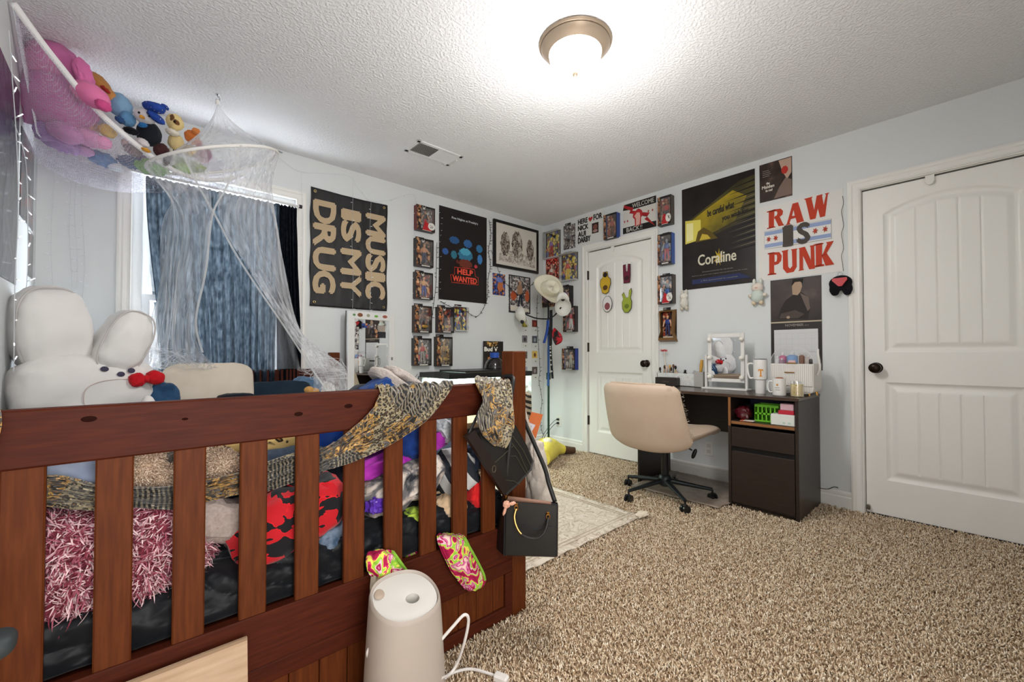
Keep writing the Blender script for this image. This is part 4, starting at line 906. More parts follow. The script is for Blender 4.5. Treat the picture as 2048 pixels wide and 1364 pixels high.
# ------------------------------------------------------------- toy hammock in the corner
T = thing('toy_hammock', 'white net toy hammock strung across the ceiling corner full of plush toys', 'hammock', (WX+.02, -.75, 2.39)); o_ = T.location.copy()
strap = [Vector(p) for p in ((-3.81, -.75, 2.39), (-3.70, -.677, 2.25), (-3.53, -.57, 2.085), (-3.255, -.385, 1.985), (-2.98, -.20, 2.10), (-2.70, -.02, 2.42))]
belly = [Vector(p) for p in ((-3.812, -.70, 2.37), (-3.775, -.55, 2.03), (-3.62, -.42, 1.90), (-3.40, -.30, 1.885), (-3.10, -.14, 2.03), (-2.72, -.014, 2.41))]
low = [Vector(p) for p in ((-3.814, -.66, 2.36), (-3.81, -.35, 1.99), (-3.74, -.22, 1.90), (-3.50, -.10, 1.91), (-3.15, -.04, 2.06), (-2.74, -.012, 2.40))]
back = [Vector(p) for p in ((-3.816, -.64, 2.36), (-3.816, -.25, 2.13), (-3.81, -.03, 2.10), (-3.60, -.015, 2.08), (-3.2, -.012, 2.18), (-2.76, -.010, 2.40))]
hn = net('hammock_net', '#e9e6f2', .26, .46, (14, 14, 14), weave=150)
rows = [[p-o_ for p in r] for r in (strap, [a.lerp(b_, .5)+Vector((.03, -.04, -.03))*(1 if 0 < i < 5 else 0) for i, (a, b_) in enumerate(zip(strap, belly))], belly, low, back)]
MB().m(hn).grid(sheet(rows, 50, 90)).build('net', T)
C1 = catmull([p-o_ for p in strap], 60); G = []
for i, p in enumerate(C1):
    tt = C1[min(i+1, 60)]-C1[max(i-1, 0)]; wv = tt.cross(CAM-(p+o_)).normalized()*.0125; G.append([p+wv, p-wv])
solid(MB().m(mat('#e8e6e6', .8)).grid(G).build('strap', T), .003)
C1 = catmull([Vector(p)-o_ for p in ((-3.808, -.74, 2.385), (-3.80, -.52, 2.22), (-3.785, -.45, 2.10), (-3.77, -.455, 2.0), (-3.765, -.47, 1.985))], 24)
solid(MB().m(mat('#dcdfe6', .8)).grid([[p+Vector((-.004, -.020, 0)), p+Vector((.004, .020, 0))] for p in C1]).build('side_strap', T), .003)
MB().m(hk).cyl(strap[-1]-o_, strap[-1]-o_+Vector((.03, .012, 0)), .004, n=8).build('wall_clip', T)
def plush(name, label, parts, cat='plush toy'):
    """parts: name, px, py, depth, radii, rot, colour[, extras]"""
    c = at(parts[0][1], parts[0][2], parts[0][3]); T = thing(name, label, cat, c)
    for p in parts:
        nm, px, py, d, r, rot, col = p[:7]; k = p[7] if len(p) > 7 else {}
        m = fabric(col, None, 70, .35) if isinstance(col, str) else col
        MB().m(m).ell(at(px, py, d)-c, r, (rot[0], rot[1], rot[2]+(YAW-pi/2)), k.get('e', (1, 1)), k.get('amp', .004), 3, px, 24, 16).build(nm, T)
    return T
plush('pink_plush', 'big pink plush with floppy ears and darker nose drooping over the hammock strap', [
 ('body', 110, 205, 2.0, (.16, .13, .14), (0, .5, 0), '#b06a9a', dict(amp=.015)), ('head', 105, 130, 1.98, (.105, .09, .10), (0, .3, 0), '#bf6c9c', dict(amp=.012)), ('ear', 168, 150, 1.96, (.030, .035, .085), (0, -.35, 0), '#d873a8', dict(amp=.008)),
 ('muzzle', 182, 190, 1.92, (.085, .055, .050), (0, .55, 0), '#e27aa9', dict(amp=.004)), ('nose', 206, 211, 1.90, (.026, .03, .022), (0, .5, 0), '#cc4f86'), ('arm', 66, 215, 1.95, (.045, .045, .08), (0, .1, 0), '#a0608c', dict(amp=.01)),
 ('leg', 175, 275, 2.02, (.085, .05, .04), (0, .35, 0), '#c98bb2'), ('paw', 205, 285, 2.03, (.035, .035, .03), (0, 0, 0), '#dd8db7'), ('leg', 130, 265, 1.95, (.08, .05, .045), (0, .4, 0), '#b57aa8')])
plush('cowboy_plush', 'plush with tan hat and light blue outfit lying behind the pink plush in the hammock', [
 ('body', 238, 210, 2.12, (.050, .04, .070), (0, -.75, 0), '#7fa5c4', dict(amp=.006)), ('hat', 198, 165, 2.08, (.062, .05, .028), (0, .85, 0), '#b07a42', dict(amp=.004)), ('hat_crown', 222, 195, 2.10, (.040, .035, .030), (0, .7, 0), '#c58a50'), ('hat_band', 210, 178, 2.06, (.032, .012, .008), (0, .7, 0), '#a8342c'), ('leg', 255, 238, 2.12, (.030, .035, .036), (0, 0, 0), '#5f8cb4'), ('shoe', 240, 240, 2.08, (.022, .02, .014), (0, .7, 0), '#2e4f7c')])
plush('penguin_plush', 'plush penguin with starry blue wizard hat and black robe in the hammock', [
 ('body', 298, 268, 2.18, (.055, .045, .062), (0, -.2, 0), '#1c1f26', dict(amp=.004)), ('head', 290, 234, 2.15, (.046, .04, .036), (0, .25, 0), '#d8d4d6'), ('belly', 285, 285, 2.14, (.034, .02, .018), (0, .5, 0), '#d9d4d4'), ('beak', 284, 234, 2.105, (.009, .012, .007), (0, .2, 0), '#d99a3a'),
 ('hat_brim', 312, 235, 2.13, (.018, .035, .045), (0, -.9, 0), tex('star_print', 'voronoi', [(0, '#e8e0c0'), (.10, '#e8e0c0'), (.14, '#1d3f8f'), (1, '#234aa3')], 60, .7, out='Distance')), ('hat', 308, 215, 2.14, (.055, .035, .024), (0, .2, 0), MATS[('t', 'star_print')]), ('hat_tip', 330, 214, 2.16, (.020, .016, .010), (0, .6, 0), MATS[('t', 'star_print')]), ('bow', 285, 250, 2.10, (.022, .012, .010), (0, 0, 0), '#2b6da8'),
 ('wing', 262, 262, 2.13, (.040, .02, .016), (0, .3, 0), '#16181d'), ('foot', 292, 300, 2.12, (.018, .02, .008), (0, .3, 0), '#d99a3a'), ('eye', 278, 225, 2.108, (.004, .004, .005), (0, 0, 0), '#141414'), ('eye', 299, 233, 2.108, (.005, .004, .002), (0, .2, 0), '#141414')])
plush('giraffe_plush', 'cream giraffe plush with brown spots beside the penguin plush', [
 ('head', 350, 245, 2.3, (.040, .035, .045), (0, -.4, 0), leopard('giraffe', '#e0c78a', '#6b4526', '#6b4526', 26)), ('muzzle', 345, 265, 2.26, (.032, .03, .016), (0, .2, 0), '#e6dccb'), ('body', 352, 285, 2.3, (.036, .035, .045), (0, 0, 0), '#dcc48e'), ('eye', 349, 243, 2.262, (.006, .004, .006), (0, 0, 0), '#1a1512')])
plush('orange_plush', 'small orange plush tucked behind the giraffe plush in the hammock', [('body', 384, 275, 2.42, (.034, .035, .040), (0, -.6, 0), '#c9743a', dict(amp=.006)), ('head', 392, 263, 2.4, (.02, .02, .018), (0, 0, 0), '#d68448')])
plush('leopard_plush', 'leopard spotted plush under the giraffe plush in the hammock', [('body', 375, 300, 2.38, (.05, .035, .03), (0, .2, 0), leo), ('leg', 345, 305, 2.3, (.015, .02, .03), (0, 0, 0), leo_w)])
plush('brown_dog_plush', 'dark brown plush legs dangling below the penguin plush', [('body', 322, 300, 2.22, (.035, .03, .035), (0, .3, 0), '#4a2a2c'), ('leg', 335, 318, 2.22, (.014, .016, .040), (0, .4, 0), '#3b2426')])
plush('duck_plush', 'yellow duck plush with grey wing seen through the hammock net', [('body', 215, 262, 2.1, (.038, .035, .030), (0, .4, 0), '#d9b75c'), ('bill', 240, 262, 2.08, (.022, .02, .010), (0, .6, 0), '#e0b93a'), ('wing', 195, 240, 2.12, (.035, .03, .030), (0, .5, 0), '#8f8fa0')])
plush('mauve_plush', 'mauve plush with maroon face inside the canopy end of the hammock', [('body', 405, 310, 2.55, (.05, .035, .045), (0, 0, 0), '#9c6b80', dict(amp=.01)), ('ear', 398, 288, 2.53, (.018, .015, .022), (0, 0, 0), '#b04a5c')])
plush('green_plush', 'pale green plush lying at the bottom of the hammock net', [('body', 305, 335, 2.25, (.085, .05, .034), (0, .12, 0), '#7fb060', dict(amp=.012)), ('head', 365, 338, 2.34, (.045, .04, .03), (0, 0, 0), '#a0c070')])
plush('blue_plush', 'blue and white plush low in the hammock under the pink paw', [('body', 205, 318, 2.16, (.06, .05, .034), (0, .3, 0), '#5f82ab', dict(amp=.01)), ('belly', 232, 335, 2.18, (.032, .03, .02), (0, 0, 0), '#d5dbe2')])
plush('grey_mouse_plush', 'grey fuzzy plush arm showing between yellow duck and penguin', [('body', 265, 300, 2.2, (.045, .035, .025), (0, .6, 0), '#8a7a78', dict(amp=.008)), ('ear', 250, 285, 2.18, (.016, .015, .016), (0, 0, 0), '#c9a9a5')])
plush('lilac_plush', 'lilac fuzzy plush pressed against the hammock net below the big pink plush', [('body', 120, 285, 2.0, (.09, .07, .035), (0, .35, 0), '#9a78a8', dict(amp=.014)), ('arm', 165, 300, 2.05, (.05, .035, .025), (0, .3, 0), '#b48ab4'), ('foot', 90, 262, 1.95, (.04, .04, .04), (0, 0, 0), '#8a6a9c')])
plush('peach_plush', 'peach coloured plush seen through the middle of the hammock net', [('body', 160, 245, 2.08, (.09, .06, .05), (0, .5, 0), '#b98a7c', dict(amp=.014))])
plush('navy_plush', 'dark blue plush lying along the hammock bottom beside the green plush', [('body', 262, 325, 2.26, (.06, .05, .028), (0, .2, 0), '#4a6484', dict(amp=.012)), ('arm', 285, 318, 2.3, (.035, .03, .02), (0, .5, 0), '#7a6a8a')])
plush('olive_plush', 'olive and yellow plush under the canopy end of the hammock', [('body', 388, 335, 2.5, (.06, .045, .030), (0, -.1, 0), '#9aa878', dict(amp=.012)), ('ear', 360, 322, 2.45, (.03, .03, .02), (0, 0, 0), '#7f9a5c')])
plush('teal_plush', 'teal plush bundle at the left end of the hammock by the wall', [('body', 48, 190, 2.05, (.04, .04, .07), (0, 0, 0), '#6c8fae', dict(amp=.008)), ('head', 45, 150, 2.05, (.035, .035, .035), (0, 0, 0), '#5a4a6c')])

# ------------------------------------------------------------- big white rabbit pillow
wp = fabric('#dcd9d6', '#e2dfdc', 10, .12)
c0 = PN(165, 740, -.62); T = thing('rabbit_pillow', 'giant white rabbit shaped pillow with tall rounded ears and red bow', 'pillow', c0); rz = .38
def rp(nm, dx, dy, dz, r, e, rot=(0, 0, 0), m=wp, fold=.0, amp=.006, ff=5, fdir=(0, 0, 1), nn=48):
    return MB().m(m).ell((dx, dy, dz), r, (rot[0], rot[1], rot[2]+rz), e, amp, 2, int(dx*100)+3, nn, 32, fold, ff, fdir).build(nm, T)
rp('body', .01, .02, -.08, (.235, .13, .155), (.75, .55), amp=.014, fold=.002, ff=3, fdir=(1, 0, .2))
rp('ear', -.105, .03, .165, (.118, .12, .20), (.8, .55), (0, -.10, 0), fold=.006, ff=4, amp=.010)
rp('ear', .125, .02, .120, (.090, .10, .165), (.85, .65), (0, .38, 0), fold=.005, ff=4, amp=.008)
sm_ = mat('#bfb9b6', .8)
for (cx, cy, cz), (rx, ry, rz2), (e1, e2), rt in (((-.105, .03, .165), (.118, .12, .20), (.8, .55), -.10), ((.125, .02, .120), (.090, .10, .165), (.85, .65), .38)):
    q_ = Matrix.Rotation(rz, 3, 'Z') @ Matrix.Rotation(rt, 3, 'Y'); P = []
    for i in range(60):
        a = 2*pi*i/60; cxx, szz = cos(a), sin(a); x = rx*.945*math.copysign(abs(cxx)**.72, cxx); z = rz2*.945*math.copysign(abs(szz)**.80, szz); P.append(Vector((cx, cy, cz)) + q_ @ Vector((x, -ry*.60, z)))
    MB().m(sm_).tube(P, .0035, 6, closed=True).build('seam', T)
def face(u, v, d=.0):    # point on the front of the pillow body: u right, v up
    q = Matrix.Rotation(rz, 3, 'Z'); rr = (.235, .13, .155); x, z = u, v
    k = max(0, 1-(abs(z)/rr[2])**(2/.75)); ex = 2/.55; kk = k**(.75/2); t = max(0, 1-min(1, abs(x)/(rr[0]*max(kk, .01)))**ex)
    y = -rr[1]*kk*t**(.55/2)-d; return Vector((.01, .02, -.08)) + q @ Vector((x, y, z))
def oval(u, v, ru, rv, h, nm, th=.003, turn=0):
    N_ = 28; P = []
    for i in range(N_): a = 2*pi*i/N_; P.append(face(u+ru*cos(a), v+rv*sin(a), th))
    c = face(u, v, th+.002); b = MB().m(mat(h, .6)); b.add([c]+P, [(0, i+1, (i+1) % N_+1) for i in range(N_)]); return b.build(nm, T)
for u, v in ((.02, .085), (.075, .060), (.115, .075)): oval(u, v, .0145, .0115, '#2b2440', 'dot_eye' if u != .075 else 'nose')
P = [face(.075+.125*math.copysign(abs(cos(a))**.75, cos(a)), -.035+.072*math.copysign(abs(sin(a))**.75, sin(a)), .002) for a in [2*pi*i/60 for i in range(60)]]
MB().m(mat('#cbb9b2', .7)).tube(P, .0018, 6, closed=True).build('face_piping', T)
bc = face(.165, .035, .02); red = fabric('#b3121c', '#c41e26', 30, .2)
for s_, rr in ((-1, (.030, .022, .032)), (1, (.036, .024, .032))): MB().m(red).ell(bc+Vector((s_*.032, s_*.010, s_*.004)), rr, (0, s_*.3, rz), (.8, .7), .004, 3, 5+s_).build('bow_loop', T)
MB().m(red).ell(bc+Vector((0, -.012, 0)), (.013, .013, .017)).build('bow_knot', T)
o = MB().m(fabric('#44627f', '#5b7a97', 18)).ell((0, 0, 0), (.04, .10, .15), (0, 0, 0), (.6, .6), .01, 3, 5).build('blue_cushion', loc=(WX+.065, -.50, .80)); tag(o, 'blue cushion wedged between rabbit pillow and left wall', 'cushion')
# white board/pillow edge standing at the far left
# fairy lights
wire = mat('#c9ccd0', .5); bulb = mat('#f3f6fa', .2); dkw = mat('#1c1f1e', .5)
def fairy(name, label, P, wirem=wire, bulbm=bulb, step=.055, ln=.018, r=.0009, wall=None, seed=0, n=80, rb=.0016):
    rg = random.Random(seed); C1 = catmull(P, n); b = MB().m(wirem).tube(C1, r, 5); o = b.build(name); T_ = tag(o, label, 'string lights')
    acc = 0
    for i in range(1, len(C1)):
        acc += (C1[i]-C1[i-1]).length
        if acc > step:
            acc = 0; d = Vector((rg.uniform(-1, 1), rg.uniform(-1, 1)*.3, rg.uniform(-.35, .35)))
            if wall == 'W': d = Vector((abs(d.y)+.05, d.x, d.z))
            elif wall == 'N': d = Vector((d.x, -abs(d.y)-.05, d.z))
            d.normalize(); MB().m(wirem).tube([C1[i], C1[i]+d*ln*.4], r*1.2, 5).m(bulbm).tube([C1[i]+d*ln*.35, C1[i]+d*ln], rb, 6).build('bulb', o)
    return o
def wn_(px, py, y=-.012): return PN(px, py, y)
fairy('string_lights', 'wire of clear string lights running from the canopy along the ceiling and over the flag', [wn_(555, 312), wn_(597, 342), wn_(650, 347), wn_(697, 352), wn_(718, 378), wn_(742, 402), wn_(785, 399), wn_(829, 392), wn_(829, 470), wn_(827, 600), wn_(826, 690)], seed=1, step=.12, wall='N', n=90)
for k, (px, y0, y1, lb) in enumerate(((603, 345, 700, 'clear string lights hanging down the right window casing'), (705, 352, 635, 'clear string light strand crossing the middle of the black flag'), (741, 402, 628, 'clear string light strand crossing the right words of the black flag'))):
    fairy('string_lights', lb, [wn_(px+1.2*sin(t*9+k), y0+(y1-y0)*t, -.022) for t in [i/12 for i in range(13)]], seed=k+2, step=.06, wall='N', r=.0008)
for k, (px, y0, y1, lb) in enumerate(((105, 270, 590, 'clear string light strand on the blue-grey wall nearest the corner'), (141, 300, 590, 'clear string light strand in the middle of the wall left of the window'), (152, 320, 575, 'clear string light strand doubled beside the middle one'), (166, 330, 600, 'clear string light strand closest to the window on the left'))):
    fairy('string_lights', lb, [wn_(px+3*sin(t*7+k), y0+(y1-y0)*t, -.012) for t in [i/12 for i in range(13)]], seed=k+12, step=.055, wall='N', r=.0006, ln=.022)
def ww_(px, py, o_=.014): return on(px, py, 0, WX+o_)
for k, (pts, lb) in enumerate(((((18, 60), (24, 150), (34, 300), (36, 430), (30, 560), (28, 700), (27, 810)), 'white string light strand on the left wall over the dark posters'), (((30, 250), (52, 330), (56, 480), (54, 560), (50, 590)), 'white string light strand on the left wall closer to the corner'))):
    fairy('string_lights', lb, [ww_(*p, .03) for p in pts], seed=k+30, step=.07, wall='W', r=.0016, ln=.03, bulbm=mat('#f6f7fa', .2, emit=.3), rb=.0024)
# glossy posters on the left wall
def wall_sheet(name, label, cat, wall, u0, u1, z0, z1, m, t=.002, gap=.001, parts=None):
    """flat print on a wall; local x right, z up from its lower left corner"""
    wd = abs(u1-u0); T_ = MB().m(m).box(0, wd, -gap-t, -gap, 0, z1-z0).build(name, smooth=False)
    left = u0 if wall != EW else max(u0, u1); T_.location = wall_loc(wall, left, z0); T_.rotation_euler = (0, 0, wall); return tag(T_, label, cat)
gl = tex('glossy_poster', 'noise', [(.3, '#0d0f14'), (.5, '#1d2026'), (.55, '#3c4350'), (.6, '#14161b'), (.75, '#2a2d35')], 4, .13, .25, detail=5, dist=1.5, spec=.8, bdist=.02)
gl2 = tex('glossy_poster_red', 'noise', [(.3, '#15161b'), (.52, '#23242b'), (.58, '#8c3a2c'), (.62, '#1b1c22'), (.7, '#6d6f75')], 7, .13, .2, detail=4, dist=1, spec=.8, bdist=.02)
wall_sheet('poster', 'large glossy dark poster on the left wall at the picture edge', 'poster', WW, -1.15, -.50, 1.30, 2.14, gl, parts=1)
wall_sheet('poster', 'narrow glossy dark poster with red figures on the left wall under the hammock', 'poster', WW, -.44, -.11, 1.62, 2.02, gl2)
wall_sheet('poster', 'small dark picture low on the left wall near the corner', 'poster', WW, -.22, -.09, 1.38, 1.60, gl2)
# ------------------------------------------------------------- posters, prints and boxed figures on the walls
class Art:
    """a flat print hung on a wall; photo points are turned into points on that wall"""
    def __init__(s, name, label, cat, wall, tl, br, m, t=.0015, gap=.001, z=None, u=None, group=None, out=0):
        s.wall = wall; s.out = out; a = wpx(wall, *tl, out); b_ = wpx(wall, *br, out); s.u0 = a[0]; s.z0 = b_[1] if z is None else z[0]; zt = a[1] if z is None else z[1]
        s.w = abs(b_[0]-a[0]); s.h = zt-s.z0; s.gap = gap; s.t = t; s.k = 0
        s.o = MB().m(m).box(0, s.w, -gap-t, -gap, 0, s.h).build(name, smooth=False)
        s.o.location = wall_loc(wall, s.u0, s.z0)
        if out: s.o.location += {NW: Vector((0, -out, 0)), EW: Vector((-out, 0, 0)), WW: Vector((out, 0, 0))}[wall]
        s.o.rotation_euler = (0, 0, wall); tag(s.o, label, cat, group)
    def q(s, px, py):
        u, z = wpx(s.wall, px, py, s.out); x = (s.u0-u) if s.wall == EW else (u-s.u0); return min(max(x, 0), s.w), min(max(z-s.z0, 0), s.h)
    def y(s): s.k += 1; return -s.gap-s.t-.0003*s.k
    def pg(s, pts, h, name='print', uv=False):
        P = [((a*s.w, b_*s.h) if uv else s.q(a, b_)) for a, b_ in pts]; m = h if not isinstance(h, str) else mat(h, .7)
        return MB().m(m).poly(P, s.y()).build(name, s.o, smooth=False)
    def pgs(s, polys, h, name='print', uv=True):
        m = h if not isinstance(h, str) else mat(h, .7); y = s.y(); b = MB().m(m)
        for pts in polys: b.poly([((a*s.w, c*s.h) if uv else s.q(a, c)) for a, c in pts], y)
        return b.build(name, s.o, smooth=False)
    def ov(s, cx, cz, rx, rz, h, name='print', n=20, y=None, wob=0):
        m = h if not isinstance(h, str) else mat(h, .7)
        return MB().m(m).poly([(s.w*(cx+rx*cos(2*pi*i/n)*(1+wob*sin(i*2.7))), s.h*(cz+rz*sin(2*pi*i/n)*(1+wob*cos(i*3.1)))) for i in range(n)], s.y()).build(name, s.o, smooth=False)
    def tx(s, t, x0, x1, z0, z1, h, rot=0, fat=0, name='lettering', skew=0, em=0):
        b = MB().m(mat(h, .6) if isinstance(h, str) else h); b.text(t, x0*s.w, x1*s.w, z0*s.h, z1*s.h, s.y(), rot, .0002, fat)
        if skew: b.V = [Vector((v.x, v.y, v.z+skew*(v.x-x0*s.w))) for v in b.V]
        return b.build(name, s.o, smooth=False)
def star(cx, cz, r, asp=1, n=6, turn=0, inner=.45):
    return [(cx+r*asp*(1 if k % 2 == 0 else inner)*cos(turn+pi*k/n), cz+r*(1 if k % 2 == 0 else inner)*sin(turn+pi*k/n)) for k in range(2*n)]

# black flag
flagm = mat('#1b1a1c', .55)
F_ = thing('flag', 'black cloth flag with tan block lettering hung sideways between window and mirror', 'flag', (-2.48, -.006, 1.354)); fw_, fh = .598, .880
G = [[Vector((fw_*i/40+.004*sin(k*.25)*(1 if i in (0, 40) else 0), -.004-.004*noise.noise(Vector((i*.22, k*.16, 1)))-.003*noise.noise(Vector((i*.5, k*.1, 3))), fh*k/60-.008*sin(pi*i/40)*(k/60))) for i in range(41)] for k in range(61)]
solid(MB().m(flagm).grid(G).build('cloth', F_), .001)
tanm = mat('#b39d7e', .7); lf = lambda px: (PN(px, 500).x+2.48); 
def fz(px, py): return PN(px, py).z-1.354
for t, xa, xb, ya, yb in (('DRUG', 625, 669, 403, 588), ('IS', 681, 719, 421, 486), ('MY', 680, 720, 499, 594), ('MUSIC', 730, 768, 430, 599)):
    xm = (xa+xb)/2; z1, z0 = fz(xm, ya), fz(xm, yb); n = len(t); st = (z1-z0)/n
    for i, ch in enumerate(t):
        g = .006; f = {'I': .36}.get(ch, 1)
    # letters set one by one so each keeps its full width
    wts = [{'I': .5, 'M': 1.25, 'Y': 1.05}.get(c, 1) for c in t]; tot = sum(wts); z = z1
    for ch, wt in zip(t, wts):
        h_ = (z1-z0)*wt/tot; MB().m(tanm).text(ch, lf(xa)+.006, lf(xb)-.006, z-h_+.010, z-.010, -.0125, 1, .0004, .0105).build('letter_'+ch.lower(), F_, smooth=False); z -= h_
br_ = mat('#c9b27c', .3, .9)
for x, z in ((.03, .03), (fw_-.03, .03), (.03, fh-.03), (fw_-.03, fh-.03)):
    MB().m(br_).tube([Vector((x+.008*cos(a), -.011, z+.008*sin(a))) for a in [i*pi/8 for i in range(16)]], .0028, 6, closed=True).build('grommet', F_)

# blue-lit horror game poster (figures left as plain shapes)
A = Art('poster', 'tall black poster with blue rounded shapes and red HELP WANTED box', 'poster', NW, (878, 410), (973, 606), mat('#1d1716', .3), z=(1.499, 2.357))
A.tx("Five Nights at Freddy's", .25, .80, .885, .915, '#cfd3d8', fat=.0006)
for cx, cz, rx, rz, c in ((.53, .52, .15, .075, '#2e6e8e'), (.53, .555, .11, .040, '#4a9ab8'), (.30, .66, .10, .04, '#24507f'), (.58, .65, .09, .045, '#2b5c93'), (.83, .62, .07, .045, '#2c6a96'), (.12, .52, .06, .035, '#2f5795'), (.29, .50, .06, .045, '#2b6c80'), (.84, .50, .055, .055, '#3a76b5'), (.53, .42, .14, .05, '#6a2c1c'), (.75, .41, .035, .02, '#b8384a'), (.36, .43, .03, .02, '#5a2018')): A.ov(cx, cz, rx, rz, c, 'blue_shape', wob=.12)
neon = mat('#d3402f', .5)
fr = [(.30, .285), (.30, .365), (.72, .375), (.74, .295), (.80, .29), (.80, .205), (.24, .195), (.22, .275)]
b = MB().m(neon).tube([Vector((a*A.w, A.y(), c*A.h)) for a, c in fr], .003, 5, closed=True); b.build('neon_frame', A.o)
A.tx('HELP', .36, .68, .298, .355, '#e0503a', fat=.003); A.tx('WANTED', .265, .765, .212, .272, '#e0503a', fat=.003)
# framed drawing
A = Art('framed_picture', 'black framed monochrome drawing of three long haired figures', 'picture', NW, (985, 440), (1074, 548), mat('#14120f', .35), t=.018, z=(1.885, 2.365))
MB().m(mat('#14120f', .35)).box(0, A.w, -.026, -.018, 0, .028).box(0, A.w, -.026, -.018, A.h-.028, A.h).box(0, .028, -.026, -.018, .028, A.h-.028).box(A.w-.028, A.w, -.026, -.018, .028, A.h-.028).build('frame', A.o)
A.pg([(.045, .06), (.955, .06), (.955, .94), (.045, .94)], '#d2cdc3', 'paper', True)
skm = tex('pencil_drawing', 'noise', [(.35, '#2c2520'), (.5, '#6d6058'), (.6, '#b5aba0')], 30, .8, 0, detail=6, dist=3, stretch=(1, 1, .5)); skl = tex('pencil_light', 'noise', [(.35, '#7d7168'), (.5, '#b9afa4'), (.65, '#d8d2c8')], 26, .8, 0, detail=6, dist=2)
A.pg([(.10, .14), (.92, .12), (.92, .38), (.78, .34), (.55, .42), (.30, .38), (.12, .30)], skl, 'drawing_ground', True)
for cx, cz, rx, rz in ((.24, .52, .10, .26), (.50, .56, .12, .30), (.80, .50, .085, .24)): A.ov(cx, cz, rx, rz, skm, 'drawn_hair', wob=.08)
for cx, cz, rx, rz in ((.29, .66, .035, .075), (.55, .70, .04, .085), (.56, .42, .045, .10), (.85, .60, .02, .07)): A.ov(cx, cz, rx, rz, skl, 'drawn_face')
A.tx('~~~', .2, .8, .09, .11, '#8d857c', fat=.001) if 0 else None
# small prints
mot = lambda n, cols, sc=60: tex('mottle_'+n, 'voronoi', [(i/len(cols), c) for i, c in enumerate(cols)], sc, .45, 0, const=True)
M_warm = mot('warm', ['#3a1d16', '#8b3b22', '#c98a56', '#d9b48a', '#2a2320', '#a8402c', '#5a4a48'])
M_dark = mot('dark', ['#1d1a1c', '#2e2724', '#5a3526', '#8a5a3a', '#23242c', '#3b3a42', '#b58a64'])
M_gold = mot('gold', ['#2b2118', '#6b4a20', '#b8893a', '#e0c07a', '#3a3028', '#8a6a3c'])
M_blue = mot('blue', ['#1e2a5a', '#2c4a8c', '#5070b8', '#8a4a34', '#c98a5a', '#2a1c2c'])
M_red = mot('red', ['#7a1016', '#b01c20', '#d04434', '#2a1412', '#e8a080', '#5a1a18'])
M_grey = mot('grey', ['#3a3a3e', '#6c6a6c', '#a09c98', '#c8c4be', '#54494a', '#8a7a74'])
M_yel = mot('yellow', ['#d9c23a', '#3a5aa0', '#b03428', '#e8d870', '#6a4a28', '#2c2c30'], 45)
A = Art('art_card', 'small upright blue and orange art card under the framed drawing', 'art card', NW, (985, 547), (1010, 593), M_blue, z=(1.60, 1.82)); A.ov(.6, .42, .22, .24, '#b86a3c', wob=.1); A.ov(.55, .72, .3, .12, '#6a7cc0', wob=.2)
A = Art('framed_picture', 'thin black framed colour picture of a standing man above the white cap', 'picture', NW, (1017, 550), (1059, 628), M_grey, t=.008, z=(1.435, 1.83))
MB().m(mat('#121010', .4)).box(0, A.w, -.013, -.009, 0, .010).box(0, A.w, -.013, -.009, A.h-.010, A.h).box(0, .010, -.013, -.009, .01, A.h-.01).box(A.w-.01, A.w, -.013, -.009, .01, A.h-.01).build('frame', A.o)
A.ov(.20, .45, .14, .12, '#b0502c', wob=.2); A.ov(.85, .48, .10, .16, '#b85a34', wob=.2); A.ov(.5, .62, .13, .16, '#a07a60'); A.pg([(.40, .18), (.48, .5), (.62, .5), (.64, .16), (.56, .16), (.53, .42), (.46, .16)], '#1e2638', uv=True); A.ov(.52, .82, .055, .05, '#b58a6c'); A.pg([(.06, .05), (.94, .05), (.94, .13), (.06, .2)], '#d8d0c4', uv=True)
A = Art('magazine', 'magazine with orange lettering and large face behind the tank lamp', 'magazine', NW, (964, 683), (1003, 750), mat('#1c1512', .35), z=(.80, 1.128), gap=.02, t=.006)
A.tx('Bud Vase', .03, .62, .70, .80, '#e8e4dc', fat=.002) if 0 else A.tx('Bud V', .04, .70, .70, .82, '#e8e4dc', fat=.003)
A.pg([(.06, .86), (.5, .84), (.72, .9), (.70, .98), (.06, .98)], M_gold, uv=True); A.pg([(.25, .30), (.2, .52), (.35, .66), (.62, .68), (.8, .55), (.7, .2), (.4, .05)], '#c9783c', uv=True); A.pg([(.2, .50), (.3, .68), (.8, .68), (.78, .58), (.4, .56)], '#1d120e', uv=True); A.ov(.45, .45, .06, .02, '#2a1610'); A.ov(.35, .25, .12, .07, '#5a1a14')
# two columns of small photo cards right of the corner post
cols = [((1043, 639), 'olive and yellow', '#7c7a30', '#b8a840'), ((1063, 639), 'dark red', '#6a2a24', '#a0402c'), ((1043, 670), 'grey with dark swirl', '#77737a', '#2a2a2e'), ((1063, 671), 'slate grey', '#4a4f58', '#8f98a0'), ((1043, 702), 'brown strip', '#6a5a50', '#3a2a24'), ((1063, 701), 'yellow with brown shape', '#d8b860', '#6a3c1c'), ((1043, 733), 'pale blue', '#9aa4b4', '#b8b4b0'), ((1063, 733), 'taupe portrait', '#5a504e', '#a09490')]
for (px, py), nm, c1, c2 in cols:
    A = Art('photo_card', 'small white bordered %s photo card on the wall by the light string' % nm, 'photo card', NW, (px, py), (px+12, py+26), mat('#d2d4d0', .6), group='small photo cards on the back wall'); A.pg([(.06, .42), (.94, .42), (.94, .97), (.06, .97)], c1, 'photo', True); A.ov(.52, .66, .18, .16, c2, 'photo_subject', wob=.25); A.pg([(.55, .14), (.75, .14), (.75, .2), (.55, .2)], '#4a4a4c', 'caption', True)
